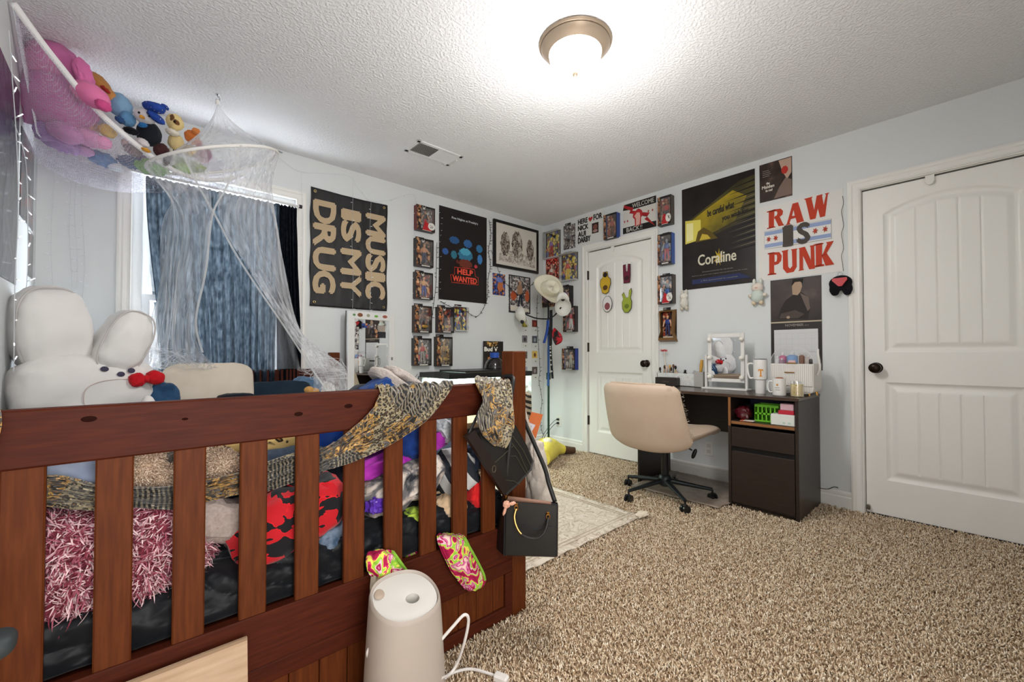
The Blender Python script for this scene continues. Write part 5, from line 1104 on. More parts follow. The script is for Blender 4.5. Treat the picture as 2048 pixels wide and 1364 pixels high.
# HERE FOR sign
A = Art('handmade_sign', 'white handmade sign with black lettering and a red heart above the closet door', 'sign', EW, (1155, 433), (1209, 487), mat('#d4d4cf', .7), z=(2.125, 2.415))
A.tx('HERE', .03, .39, .76, .93, '#141414', fat=.003); A.tx('FOR', .62, .92, .76, .95, '#141414', fat=.003); A.tx('NICK', .03, .42, .53, .70, '#141414', fat=.0035); A.tx('AUI', .03, .32, .30, .48, '#141414', fat=.0035); A.tx('DARBY', .03, .50, .08, .27, '#141414', fat=.0035)
A.pg([(.50, .74), (.43, .84), (.44, .90), (.48, .91), (.505, .87), (.54, .91), (.58, .90), (.585, .84)], '#b02a2a', 'heart', True)
A.pg([(.56, .30), (.80, .30), (.80, .66), (.56, .66)], '#2a1a18', 'photo', True); A.ov(.68, .52, .08, .09, '#7a4a3c'); A.ov(.68, .38, .09, .05, '#a08078')
# WELCOME BACK banner
A = Art('fabric_banner', 'white banner with black bars, red fist and lightning bolts over the closet door', 'banner', EW, (1246, 410), (1313, 460), mat('#cfccc6', .75), z=(2.125, 2.41))
A.pg([(0, .80), (.04, .98), (1, .99), (1, .76), (.28, .76)], '#15110f', 'bar', True); A.pg([(0, .02), (0, .22), (.75, .22), (1, .20), (1, .02)], '#15110f', 'bar', True)
A.pg([(.05, .97), (.34, .80), (.30, .72), (.56, .62), (.50, .54), (.20, .66), (.24, .74), (.02, .90)], '#a01a20', 'bolt', True); A.pg([(.50, .62), (.82, .50), (.74, .40), (.98, .04), (.66, .34), (.76, .42), (.52, .50)], '#a01a20', 'bolt', True)
A.pg([(.38, .18), (.37, .42), (.31, .50), (.33, .64), (.42, .70), (.48, .74), (.54, .70), (.60, .62), (.60, .48), (.56, .42), (.56, .20)], '#b3242a', 'fist', True); A.pg([(.41, .20), (.41, .42), (.36, .52), (.44, .62), (.52, .60), (.54, .48), (.52, .22)], '#d8a89c', 'fist_highlight', True)
for cx in (.06, .15): A.pg(star(cx, .42, .055, .55), '#a02a2c', 'star', True)
for cx in (.78, .90): A.pg(star(cx, .56, .055, .55), '#a02a2c', 'star', True)
A.tx('WELCOME', .30, .94, .80, .94, '#b8b4ac', fat=.001); A.tx('BACK', .12, .52, .05, .19, '#b8b4ac', fat=.001); A.tx('!!', .54, .60, .05, .19, '#b8b4ac')
# film poster with yellow light
dk = tex('film_poster', 'noise', [(.3, '#171210'), (.7, '#2a2320')], 6, .35)
A = Art('poster', 'large dark film poster with yellow light from an open door and white title', 'poster', EW, (1364, 382), (1512, 563), dk, z=(1.535, 2.385), t=.002)
yl = tex('yellow_beam', 'noise', [(.3, '#4a4418'), (.5, '#8a7a1c'), (.7, '#b39a20')], 3.5, .4, detail=3)
A.pg([(.06, .62), (.06, .66), (.45, .80), (.80, .93), (1, .95), (1, .60), (.55, .50), (.30, .46)], tex('beam_dim', 'noise', [(.3, '#2f2a16'), (.6, '#4a441f')], 4, .4), 'light_beam', True)
A.pg([(.06, .64), (.40, .76), (.72, .86), (.90, .78), (.75, .58), (.40, .50), (.08, .46)], yl, 'light_beam', True)
A.pg([(.05, .45), (.05, .68), (.28, .66), (.28, .47)], '#d9cc5a', 'lit_door', True); A.pg([(.07, .47), (.07, .65), (.17, .645), (.17, .48)], '#e8e2a0', 'door_panel', True)
A.pgs([[(.62+.02*(k % 3), .30+k*.052), (1, .34+k*.052), (1, .325+k*.052)] for k in range(12)], '#0f0c0b', 'clapboard_shadow')
A.pgs([[(.66+.02*(k % 3), .325+k*.052), (1, .362+k*.052), (1, .354+k*.052)] for k in range(9)], '#6d6650', 'clapboard_edge')
A.pg([(.20, .45), (.24, .55), (.32, .58), (.42, .53), (.52, .45)], '#5a4a12', 'shape', True); A.pg([(.26, .46), (.30, .52), (.38, .50), (.42, .46)], '#c0a838', 'shape', True)
A.tx('be careful what', .38, .74, .67, .735, '#1c180e', fat=.0015, skew=.12); A.tx('you wish for', .58, .92, .585, .65, '#1c180e', fat=.0015, skew=.12)
A.pg(star(.53, .27, .085, 1.0, 9, .1, .35), '#b89a2c', 'glow_star', True); A.tx('Coraline', .24, .76, .22, .32, '#cfcab4', fat=.002)
A.pg([(.15, .045), (.95, .045), (.80, .10), (.15, .09)], '#232c52', 'credit_band', True)
A.tx('directed and written for the screen', .30, .72, .148, .160, '#8f8a80'); A.tx('based on the book with original score performed by the studio', .15, .90, .118, .130, '#8f8a80'); A.tx('a film presented in cinemas', .28, .78, .062, .076, '#8f8a80')
# small film poster
A = Art('poster', 'small brown print with red flower and pale handwriting above the big red lettered sheet', 'poster', EW, (1519, 330), (1585, 392), tex('brown_print', 'noise', [(.3, '#1d1512'), (.55, '#3a2c26'), (.7, '#6a5248')], 8, .4), z=(2.115, 2.395))
A.pg([(.60, .98), (.98, .98), (.98, .60), (.85, .45), (.70, .70)], '#b89a88', 'highlight', True); A.ov(.78, .70, .10, .10, '#b32a22', 'red_flower', wob=.12); A.pg([(.45, .03), (.98, .05), (.98, .42), (.80, .50), (.62, .30)], '#7a665c', 'shape', True)
A.tx('The Nightmare', .08, .46, .34, .42, '#d8cfc4', fat=.001) if 0 else A.tx('the', .22, .32, .44, .50, '#d8cfc4', fat=.001); A.tx('Maiden', .08, .46, .34, .42, '#d8cfc4', fat=.001); A.tx('in red', .20, .40, .25, .31, '#d8cfc4', fat=.001)
for k, (a, b_) in enumerate(((.10, .30), (.10, .34), (.10, .36), (.10, .32))): A.pg([(a, .80-k*.05), (b_, .80-k*.05), (b_, .81-k*.05), (a, .81-k*.05)], '#a89c90', 'small_print', True)
# RAW IS PUNK
A = Art('handmade_sign', 'white paper sign hand lettered in red and grey with blue stripes and red stars', 'sign', EW, (1516, 418), (1688, 545), mat('#dcdad6', .8), z=(1.54, 2.08))
rd = mat('#b83a20', .75)
SL = {'R': ([[(.12, 0), (.42, 0), (.42, 1), (.12, 1)], [(.0, .93), (.5, .93), (.5, 1), (.02, 1)], [(.02, 0), (.52, 0), (.50, .07), (.02, .07)], [(.42, 1), (.80, .97), (.95, .80), (.90, .60), (.70, .48), (.42, .46)], [(.52, .50), (.78, .52), (.95, .08), (1, 0), (.70, 0), (.48, .46)]], [[(.46, .88), (.58, .86), (.62, .75), (.58, .63), (.46, .60)]]),
 'A': ([[(.40, 1), (.68, 1), (.96, .07), (1, 0), (.58, 0), (.60, .07), (.54, .26), (.32, .26), (.22, .07), (.28, 0), (0, 0), (.08, .08)]], [[(.37, .38), (.50, .38), (.45, .66)]]),
 'W': ([[(0, 1), (.34, 1), (.31, .92), (.40, .40), (.50, 1), (.74, 1), (.71, .90), (.77, .50), (.88, .92), (.82, 1), (1, 1), (.95, .92), (.82, 0), (.62, 0), (.54, .40), (.44, 0), (.24, 0), (.06, .92)]], []),
 'P': ([[(.12, 0), (.44, 0), (.44, 1), (.12, 1)], [(0, .93), (.5, .93), (.5, 1), (0, 1)], [(0, 0), (.58, 0), (.56, .07), (0, .07)], [(.44, 1), (.82, .97), (.98, .78), (.92, .56), (.72, .44), (.44, .42)]], [[(.48, .88), (.62, .85), (.66, .72), (.60, .58), (.48, .55)]]),
 'U': ([[(0, 1), (.44, 1), (.38, .93), (.38, .26), (.5, .16), (.64, .26), (.64, .93), (.56, 1), (.98, 1), (.9, .93), (.9, .2), (.7, 0), (.3, 0), (.08, .2), (.08, .93)]], []),
 'N': ([[(0, 1), (.38, 1), (.74, .38), (.74, .93), (.66, 1), (1, 1), (.93, .93), (.93, 0), (.64, 0), (.26, .64), (.26, .07), (.34, 0), (0, 0), (.08, .07), (.08, .93)]], []),
 'K': ([[(.10, 0), (.42, 0), (.42, 1), (.10, 1)], [(0, .93), (.5, .93), (.5, 1), (0, 1)], [(0, 0), (.52, 0), (.52, .07), (0, .07)], [(.40, .44), (.66, .92), (.60, 1), (1, 1), (.93, .92), (.62, .48)], [(.40, .46), (.64, .56), (.96, .07), (1, 0), (.58, 0)]], [])}
for ch, x0, x1, z0, z1 in (('R', .115, .335, .69, .93), ('A', .35, .575, .69, .955), ('W', .575, .86, .70, .985), ('P', .12, .31, .06, .36), ('U', .30, .50, .06, .36), ('N', .50, .70, .07, .365), ('K', .68, .90, .09, .38)):
    rr = random.Random(ord(ch)); mp_ = lambda P: [(x0+a_*(x1-x0)+rr.uniform(-.004, .004), z0+c_*(z1-z0)+rr.uniform(-.004, .004)+.03*a_*(x1-x0)) for a_, c_ in P]
    A.pgs([mp_(P) for P in SL[ch][0]], rd, 'letter_'+ch.lower())
    if SL[ch][1]: A.pgs([mp_(P) for P in SL[ch][1]], '#dcdad6', 'letter_counter')
A.pg([(.085, .42), (.085, .66), (.875, .66), (.875, .42)], '#dedcd8', 'flag_band', True)
for z in (.435, .60): A.pg([(.09, z), (.09, z+.05), (.87, z+.05), (.87, z)], '#8fa0c4', 'blue_stripe', True)
b = MB().m(mat('#b7b4b4', .7)).tube([Vector((a*A.w, A.y(), c*A.h)) for a, c in ((.085, .42), (.085, .66), (.875, .66), (.875, .42))], .0012, 4, closed=True); b.build('band_outline', A.o)
for ch, x0, x1 in (('I', .335, .43), ('S', .50, .63)): A.tx(ch, x0, x1, .42, .67, mat('#4c453f', .8), fat=.008, name='letter_'+ch.lower())
A.pgs([[(.315, .41), (.445, .41), (.445, .44), (.315, .44)], [(.315, .64), (.445, .64), (.445, .67), (.315, .67)]], '#4c453f', 'serif')
for cx in (.14, .23, .70, .81): A.pg(star(cx, .545, .045, .76, 6, .2), '#a83a24', 'star', True)
# calendar
A = Art('wall_calendar', 'dark wall calendar with photo of a seated man, behind the cosmetics case', 'calendar', EW, (1541, 560), (1645, 728), mat('#241d1a', .45), z=(.89, 1.532))
A.pg([(.01, .53), (.01, .99), (.99, .99), (.99, .53)], tex('calendar_photo', 'noise', [(.3, '#231c1a'), (.6, '#423734'), (.75, '#5a4c47')], 5, .45, detail=3), 'photo', True)
A.pg([(.16, .56), (.20, .66), (.30, .76), (.46, .82), (.62, .84), (.76, .78), (.80, .68), (.74, .55), (.5, .55)], '#2a2320', 'shirt', True); A.pg([(.60, .83), (.76, .78), (.79, .66), (.74, .63), (.66, .74)], '#6a5c56', 'shirt_highlight', True)
A.pg([(.45, .82), (.44, .92), (.50, .97), (.62, .97), (.64, .90), (.60, .84), (.55, .81)], '#a89078', 'face', True); A.pg([(.43, .91), (.46, .99), (.66, .985), (.65, .93), (.60, .955), (.50, .955)], '#15100e', 'hair', True); A.pg([(.18, .57), (.22, .62), (.50, .65), (.68, .60), (.55, .56)], '#4c413c', 'forearm', True); A.ov(.36, .575, .035, .015, '#a89078', 'hand')
A.pg([(0, .515), (0, .53), (1, .53), (1, .515)], '#b5a890', 'fold_edge', True); A.tx('NOVEMBER', .30, .66, .475, .50, '#8a827a', fat=.0006); A.tx('2025', .68, .76, .475, .487, '#8a827a')
A.pg([(.07, .03), (.07, .44), (.93, .44), (.93, .03)], '#cfd0d0', 'month_page', True)
b = MB().m(mat('#a9abac', .7)); y = A.y()
for k in range(8): x = .07+.86*k/7; b.poly([(x*A.w, .03*A.h), (x*A.w+.0006, .03*A.h), (x*A.w+.0006, .40*A.h), (x*A.w, .40*A.h)], y)
for k in range(7): z = .03+.37*k/6; b.poly([(.07*A.w, z*A.h), (.93*A.w, z*A.h), (.93*A.w, z*A.h+.0006), (.07*A.w, z*A.h+.0006)], y)
b.build('day_grid', A.o, smooth=False)
# plain shaped cut-outs on the closet door
def cutout(label, px, py, w, h, col, col2, pts=None, extra=()):
    p = PE(px, py, -.006); P = pts or [(.5*w*cos(t), .5*h*sin(t)) for t in [2*pi*i/24 for i in range(24)]]
    o = MB().m(mat('#1a1513', .6)).poly([(a*1.08, b_*1.05) for a, b_ in P], -.001, -.004).build('door_decoration', smooth=False)
    o.location = (-.006, p.y, p.z); o.rotation_euler = (0, 0, EW); tag(o, label, 'decoration', 'flat cut-outs stuck on the closet door')
    MB().m(mat(col, .6)).poly(P, -.0046).build('coloured_face', o, smooth=False)
    for k, (cx, cz, rx, rz, c) in enumerate(extra): MB().m(mat(c, .6)).poly([(cx*w+rx*w*cos(t), cz*h+rz*h*sin(t)) for t in [2*pi*i/14 for i in range(14)]], -.0049-.0002*k).build('patch', o, smooth=False)
cutout('yellow flat cut-out with dark top block, upper left on the closet door', 1211, 566, .13, .21, '#c9a52c', '', [(-.025, .105), (.025, .105), (.03, .055), (.055, .035), (.06, -.01), (.045, -.05), (.035, -.09), (0, -.105), (-.035, -.09), (-.045, -.05), (-.06, -.01), (-.055, .035), (-.03, .055)], [(0, .38, .2, .12, '#1d1612'), (0, -.22, .22, .12, '#5a3c14')])
cutout('maroon flat cut-out with two upright lobes on the closet door', 1254, 547, .09, .175, '#6a1c34', '', [(-.038, .08), (-.012, .085), (-.008, .02), (.008, .02), (.012, .085), (.036, .08), (.036, -.02), (.03, -.085), (-.032, -.085), (-.036, -.02)], [(0, -.25, .3, .12, '#3a1420')])
cutout('white oval flat cut-out, lower left on the closet door', 1215, 608, .105, .15, '#dcdad8', '', None, [(0, -.15, .30, .24, '#8a4a50')])
cutout('lime green flat cut-out with two leafy points, lower right on the closet door', 1254, 604, .115, .22, '#9aa83a', '', [(-.05, .07), (-.03, .09), (-.01, .04), (.018, .04), (.022, .10), (.045, .12), (.05, .09), (.038, .035), (.05, 0), (.045, -.06), (.015, -.095), (-.02, -.095), (-.045, -.06), (-.05, 0), (-.035, .03)], [(0, -.18, .22, .10, '#6a7824')])

# ------------------------------------------------------------- boxed action figures
rgf = random.Random(11)
def toy(parent, x, z0, h, y, skin, shirt, legs, name='figure', pose=0):
    s = h; b = MB().m(mat(skin, .5))
    b.ell((x, y, z0+s*.90), (s*.060, s*.055, s*.075), n=10, n2=8).ell((x, y, z0+s*.80), (s*.035, s*.03, s*.05), n=8, n2=6)
    b.m(mat(shirt, .5)).ell((x, y, z0+s*.66), (s*.125, s*.06, s*.14), e=(.8, .8), n=12, n2=8)
    b.m(mat(skin, .5))
    for sx in (-1, 1):
        b.tube([(x+sx*s*.12, y, z0+s*.74), (x+sx*s*(.19+.03*pose), y-s*.02, z0+s*.58), (x+sx*s*(.20+.06*pose), y-s*.05, z0+s*(.44+.12*pose))], [s*.045, s*.036, s*.028], 8)
    b.m(mat(legs, .5)).ell((x, y, z0+s*.50), (s*.10, s*.055, s*.07), n=10, n2=6)
    for sx in (-1, 1): b.tube([(x+sx*s*.05, y, z0+s*.48), (x+sx*s*.075, y, z0+s*.26), (x+sx*s*.085, y, z0+s*.04)], [s*.055, s*.045, s*.036], 8).ell((x+sx*s*.085, y-s*.02, z0+s*.025), (s*.03, s*.05, s*.025), n=8, n2=6)
    return b.build(name, parent)
win = clear('plastic_window', .10); 
def fig_box(label, wall, tl, br, d, style, back, side, skin, shirt, legs, grp, w_fix=None):
    a = wpx(wall, *tl, d); c = wpx(wall, *br, d); u0 = a[0]; w = abs(c[0]-a[0]); z0 = c[1]; h = a[1]-c[1]
    T = thing('boxed_figure', label, 'toy', wall_loc(wall, u0, z0), wall, grp)
    sm = mat(side, .4); dm = mat('#1b1716', .4)
    MB().m(dm).box(0, w, -.003, 0, 0, h).box(w*.12, w*.62, -.003, 0, h, h+.022).build('backing_card', T, smooth=False)
    MB().m(mat('#8f8a84', .5)).box(w*.16, w*.34, -.0036, -.003, h+.005, h+.016).build('tab_print', T, smooth=False)
    if style == 'flare':
        P = lambda y: [(-.012, -.012), (w+.012, -.012), (w*.90, h*.25), (w*1.0, h), (0, h), (w*.08, h*.25)]
        b = MB().m(mat('#7a5528', .35, .3)); o_ = P(0); i_ = [(a_*.80+w*.1, b_*.80+h*.12) for a_, b_ in o_]; n = len(o_)
        b.add([(a_, -.004, c_) for a_, c_ in o_]+[(a_, -d, c_) for a_, c_ in [(w/2+(a_-w/2)*.88, h/2+(c_-h/2)*.9) for a_, c_ in o_]]+[(a_, -d+.004, c_) for a_, c_ in i_], [(k, (k+1) % n, n+(k+1) % n, n+k) for k in range(n)]+[(n+k, n+(k+1) % n, 2*n+(k+1) % n, 2*n+k) for k in range(n)])
        b.build('flared_case', T, smooth=False); MB().m(back).box(w*.12, w*.88, -.008, -.004, h*.12, h*.92).build('insert_print', T, smooth=False)
        MB().m(mat('#d8cfc0', .5)).box(w*.15, w*.85, -.014, -.010, h*.04, h*.13).build('name_plate', T, smooth=False)
        toy(T, w*.5, h*.15, h*.68, -.025, skin, shirt, legs); return T
    if style == 'clear':
        MB().m(back).box(w*.12, w*.92, -.006, -.003, h*.05, h*.96).build('insert_print', T, smooth=False)
        MB().m(mat('#d8d8da', .3, alpha=1)).box(0, w, -d, -.003, 0, .006).box(0, w, -d, -.003, h-.004, h).build('case_edge', T, smooth=False)
        toy(T, w*.5, .012, h*.72, -d*.55, skin, shirt, legs, pose=1); toy(T, w*.28, .012, h*.42, -d*.7, '#d8b83a', '#b8402c', '#3a4a8c')
        MB().m(win).box(0, w, -d-.001, -d, 0, h).box(0, .001, -d, 0, 0, h).box(w-.001, w, -d, 0, 0, h).build('plastic_shell', T, smooth=False); return T
    if style == 'card':
        MB().m(back).box(0, w, -.006, -.003, 0, h).build('insert_print', T, smooth=False); toy(T, w*.5, h*.08, h*.62, -.018, skin, shirt, legs)
        MB().m(win).box(w*.12, w*.88, -d, -d+.001, h*.05, h*.75).build('plastic_shell', T, smooth=False); return T
    t = .004; MB().m(sm).box(0, t, -d, -.003, 0, h).box(w-t, w, -d, -.003, 0, h).m(dm).box(t, w-t, -d, -.003, 0, t*2).box(t, w-t, -d, -.003, h-t, h).build('case', T, smooth=False)
    MB().m(back).box(t, w-t, -.008, -.003, t, h-t).build('insert_print', T, smooth=False)
    # printed front border with portrait strip
    side_l = wall == NW
    xa, xb = (.0, w*.22) if side_l else (0, w*.18)
    MB().m(M_dark).box(xa, xb, -d-.001, -d, 0, h).build('portrait_strip', T, smooth=False)
    MB().m(mat(skin, .5)).poly([(w*.11+w*.07*cos(k*pi/6), h*.62+h*.06*sin(k*pi/6)) for k in range(12)], -d-.0014).build('portrait', T, smooth=False)
    MB().m(dm).box(xb, w, -d-.001, -d, 0, h*.07).box(xb, w, -d-.001, -d, h*.93, h).box(w*.95, w, -d-.001, -d, h*.07, h*.93).build('front_border', T, smooth=False)
    MB().m(mat('#d6d2ca', .5)).box(w*.30, w*.78, -d-.0016, -d-.001, h*.015, h*.05).build('name_plate', T, smooth=False)
    lx, lz, s = w*.30, h*.84, w*.16   # zigzag maker's mark
    MB().m(mat('#e4e0da', .5)).add([(lx, -d-.0015, lz+s), (lx+s*.16, -d-.0015, lz+s), (lx+s*.3, -d-.0015, lz+s*.35), (lx+s*.5, -d-.0015, lz+s*.8), (lx+s*.7, -d-.0015, lz+s*.35), (lx+s*.84, -d-.0015, lz+s), (lx+s, -d-.0015, lz+s), (lx+s*.72, -d-.0015, lz), (lx+s*.5, -d-.0015, lz+s*.45), (lx+s*.28, -d-.0015, lz)], [tuple(range(10))]).build('logo_mark', T, smooth=False)
    toy(T, w*.55, h*.12, h*.74, -d*.5, skin, shirt, legs, pose=rgf.random())
    if style == 'belt': MB().m(mat('#c9a24a', .3, .7)).ell((w*.62, -d*.78, h*.24), (w*.17, .006, h*.07)).ell((w*.34, -d*.7, h*.2), (w*.08, .01, h*.10)).build('accessory', T)
    elif style == 'sign':
        MB().m(mat('#b01c24', .5)).poly([(w*.30, h*.03), (w*.45, h*.40), (w*.70, h*.30), (w*.80, h*.03)], -d-.0017).build('red_wedge', T, smooth=False)
        MB().m(mat('#dcd9d2', .5)).poly([(w*.80+w*.20*cos(k*pi/8), h*.22+h*.15*sin(k*pi/8)) for k in range(16)], -d-.0021).build('white_seal', T, smooth=False)
        rr = random.Random(int(h*1e5)); MB().m(mat('#1a1a1a', .5)).tube(catmull([(w*(.80+rr.uniform(-.12, .12)), -d-.0032, h*(.22+rr.uniform(-.09, .09))) for _ in range(9)], 40), .0011, 4).build('signature', T)
    else: MB().m(mat(shirt, .5)).ell((w*.30, -d*.6, h*.28), (w*.09, .01, h*.12)).ell((w*.80, -d*.6, h*.35), (w*.06, .008, h*.09)).build('accessory', T)
    MB().m(win).box(xb, w*.95, -d-.0004, -d, h*.07, h*.93).build('plastic_window', T, smooth=False)
    return T
gN, gE, gD = 'boxed figures in two columns on the back wall', 'boxed figures between the corner and the closet door', 'boxed figures in a column right of the closet door'
sk1, sk2, sk3 = '#c98f68', '#8a5a3c', '#d9a882'
for row in [
 ('boxed wrestling figure with red wedge and white signed seal, top of the left column', NW, (834, 408), (870, 466), .055, 'sign', M_grey, '#6a1c1e', sk1, '#1d1c20', '#a02020', gN),
 ('boxed wrestling figure with tan body and green accessory, second in the left column', NW, (833, 474), (867, 536), .055, 'std', M_dark, '#1b1716', sk1, '#c98f68', '#2c3a5c', gN),
 ('boxed wrestling figure in blue trousers with red boots, third in the left column', NW, (832, 542), (866, 600), .055, 'std', M_warm, '#2a2320', sk3, '#d9a06a', '#2f4a9c', gN),
 ('boxed wrestling figure with brown torso and blue top tab, fourth in the left column', NW, (830, 610), (864, 666), .055, 'belt', M_dark, '#3a2418', sk2, '#5a3a2a', '#1c1c22', gN),
 ('boxed figure with red square logo and white print, bottom of the left column', NW, (829, 676), (863, 731), .055, 'std', M_grey, '#2a2a2c', sk3, '#b02024', '#9a948c', gN),
 ('boxed wrestling figure with orange hair and dark suit under the black poster', NW, (877, 613), (908, 666), .055, 'belt', M_warm, '#2a1c22', '#c9703c', '#22242c', '#3a1c1c', gN),
 ('gold toned boxed figure, the lowest under the black poster', NW, (874, 673), (905, 732), .055, 'belt', M_gold, '#2b2118', '#c9a060', '#a8803c', '#6a4a20', gN),
 ('clear plastic packed pair of round headed yellow and black dolls under the poster edge', NW, (911, 612), (938, 662), .045, 'clear', M_yel, '#1b1716', '#e8dcc8', '#20202a', '#2a2a30', gN),
 ('clear case with yellow headed dolls nearest the room corner, high up', EW, (1085, 465), (1114, 512), .06, 'clear', M_yel, '#1b1716', '#d8c83a', '#7a4a9c', '#b03a2c', gE),
 ('small blister card with dark figure left of the black lettered sign', EW, (1124, 452), (1147, 494), .03, 'card', M_grey, '#1b1716', '#5a4a44', '#2a2624', '#3a3430', gE),
 ('red and white printed figure card behind the cowboy hat', EW, (1089, 519), (1115, 562), .03, 'card', M_red, '#1b1716', sk3, '#e0d8d0', '#b02a2a', gE),
 ('clear case with yellow and red figure above the long purple box', EW, (1116, 509), (1149, 558), .06, 'clear', M_yel, '#1b1716', sk3, '#c8402c', '#d8b83a', gE),
 ('dark box with violet figure between hat and red monster box', EW, (1117, 574), (1140, 612), .055, 'std', M_dark, '#1b1716', sk3, '#6a4a9c', '#a02a30', gE),
 ('red and black boxed figure with white wings beside the hat rack', EW, (1126, 614), (1150, 663), .05, 'std', M_red, '#3a3432', '#2a1412', '#c02020', '#d8d4d0', gE),
 ('boxed wrestling figure in silver robe, lowest between rack and closet door', EW, (1124, 697), (1150, 740), .055, 'std', M_dark, '#2a3c8c', sk1, '#b8b4a8', '#a8a494', gE),
 ('boxed wrestling figure with blue side, between black lettered sign and banner', EW, (1207, 431), (1233, 474), .06, 'std', M_warm, '#2c4890', sk1, '#a8503c', '#6a3a24', gE),
 ('boxed wrestling figure with signed white seal, top of the column right of the closet', EW, (1315, 396), (1342, 446), .06, 'sign', M_warm, '#4a3c34', sk2, '#b02024', '#2c2c30', gD),
 ('boxed wrestling figure with blue side and masked head, second right of the closet', EW, (1315, 470), (1343, 526), .06, 'std', M_dark, '#2f55a8', '#9aa0a8', '#2a4a8c', '#b02a30', gD),
 ('boxed wrestling figure in black with signed white seal, third right of the closet', EW, (1315, 552), (1345, 606), .06, 'sign', M_grey, '#4a3c34', sk1, '#17171b', '#2a5aa8', gD),
 ('bronze flared figure box in blue robe, lowest right of the closet', EW, (1316, 620), (1347, 680), .06, 'flare', M_warm, '#7a5528', sk3, '#2a3a7c', '#26305c', gD),
]: fig_box(*row)
# dark long pack under the hat
A = Art('figure_pack', 'long dark purple grey toy pack partly hidden by the cowboy hat', 'toy', EW, (1084, 578), (1118, 612), M_dark, t=.03); A.ov(.3, .5, .12, .3, '#6a4a60'); A.ov(.7, .45, .12, .3, '#a08a8c')
A = Art('paper_stub', 'dark red shiny gift box on the carpet edge', 'box', EW, (0, 0), (1, 1), M_red) if 0 else None

# leaning mirror: white frame, turned a little to the door side
Tm = thing('standing_mirror', 'white framed long mirror with stickers leaning on the wall below the flag', 'mirror', (-2.24, -.085, .02), R_(8.5)); mw, mh = .415, 1.31
def tilt(o): return o
mf = mat('#d8d9d8', .35); tl_ = .03
def mbx(b, x0, x1, y0, y1, z0, z1): return b.box(x0, x1, y0, y1, z0, z1, .002)
b = MB().m(mf); mbx(b, 0, .055, -.022, 0, 0, mh); mbx(b, mw-.055, mw, -.022, 0, 0, mh); mbx(b, .055, mw-.055, -.022, 0, 0, .055); mbx(b, .055, mw-.055, -.022, 0, mh-.06, mh); b.build('frame', Tm)
MB().m(mirror_mat()).box(.05, mw-.05, -.010, -.006, .05, mh-.055).build('mirror_glass', Tm, smooth=False)
MB().m(mat('#6d665f', .8)).box(-.001, mw, .0, .012, 0, mh).build('backing', Tm, smooth=False)
rs = random.Random(3)
for k, (x, z, w_, h_, c) in enumerate(((.05, mh-.03, .025, .018, '#5c8a5a'), (.10, mh-.028, .045, .03, '#7a4a2c'), (.17, mh-.028, .03, .025, '#9a9a80'), (.24, mh-.030, .035, .018, '#6aa83c'), (.32, mh-.028, .045, .025, '#a05a4c'))):
    MB().m(mat(c, .5)).poly([(x+w_/2*cos(t), z+h_/2*sin(t)) for t in [2*pi*i/12 for i in range(12)]], -.0225, -.0235).build('sticker', Tm, smooth=False)
for k in range(4): MB().m(M_grey).box(.065, .095, -.0115, -.010, mh-.16-k*.045, mh-.12-k*.045).build('photo_strip', Tm, smooth=False)
for x, z, w_, h_, m_ in ((.12, mh-.125, .06, .035, M_blue), (.185, mh-.13, .06, .035, M_grey), (.21, mh-.20, .06, .07, M_dark), (.26, mh-.15, .07, .05, mat('#9a8f84', .6)), (.265, mh-.20, .07, .05, mat('#24242a', .6))):
    MB().m(m_).box(x, x+w_, -.0115, -.010, z, z+h_).build('photo', Tm, smooth=False)
MB().m(mat('#9a9da0', .3, .6)).box(mw-.035, mw-.020, -.026, -.022, .93, .955).build('latch', Tm)

# dark string lights round the black poster and to the hat rack
def dn(px, py, o_=.02): return PN(px, py, -o_)
kg = dict(wirem=dkw, bulbm=dkw, r=.0022, rb=.0026, ln=.022)
fairy('string_lights', 'black wired string lights framing the left edge of the black poster', [dn(882, 412), dn(880, 470), dn(878, 540), dn(877, 600)], wall='N', seed=51, step=.05, bulbm=mat('#cfd3d6', .3), wirem=dkw, r=.0018, ln=.02)
fairy('string_lights', 'dark string lights dropping between the left figure column and the poster', [dn(874, 485), dn(873, 530), dn(872, 570), dn(866, 620), dn(862, 650)], wall='N', seed=52, step=.04, **kg)
fairy('string_lights', 'dark string lights bunched thickly down the right edge of the black poster', [dn(978, 440), dn(982, 470), dn(977, 500), dn(981, 530), dn(976, 560), dn(974, 600), dn(955, 632), dn(930, 622), dn(905, 615), dn(880, 603)], wall='N', seed=53, step=.022, n=160, **kg)
fairy('string_lights', 'dark string lights crossing from the poster over the cards to the hat', [dn(982, 500), dn(990, 520), dn(1003, 555), dn(1020, 575), dn(1040, 590), dn(1060, 572), dn(1072, 562)], wall='N', seed=54, step=.05, **kg)
fairy('string_lights', 'dark string lights hanging in loops down the room corner behind the rack', [dn(1075, 590), dn(1074, 640), dn(1077, 690), dn(1080, 740), dn(1078, 762), dn(1084, 800), dn(1080, 840), dn(1086, 870)], wall='N', seed=55, step=.045, n=120, **kg)
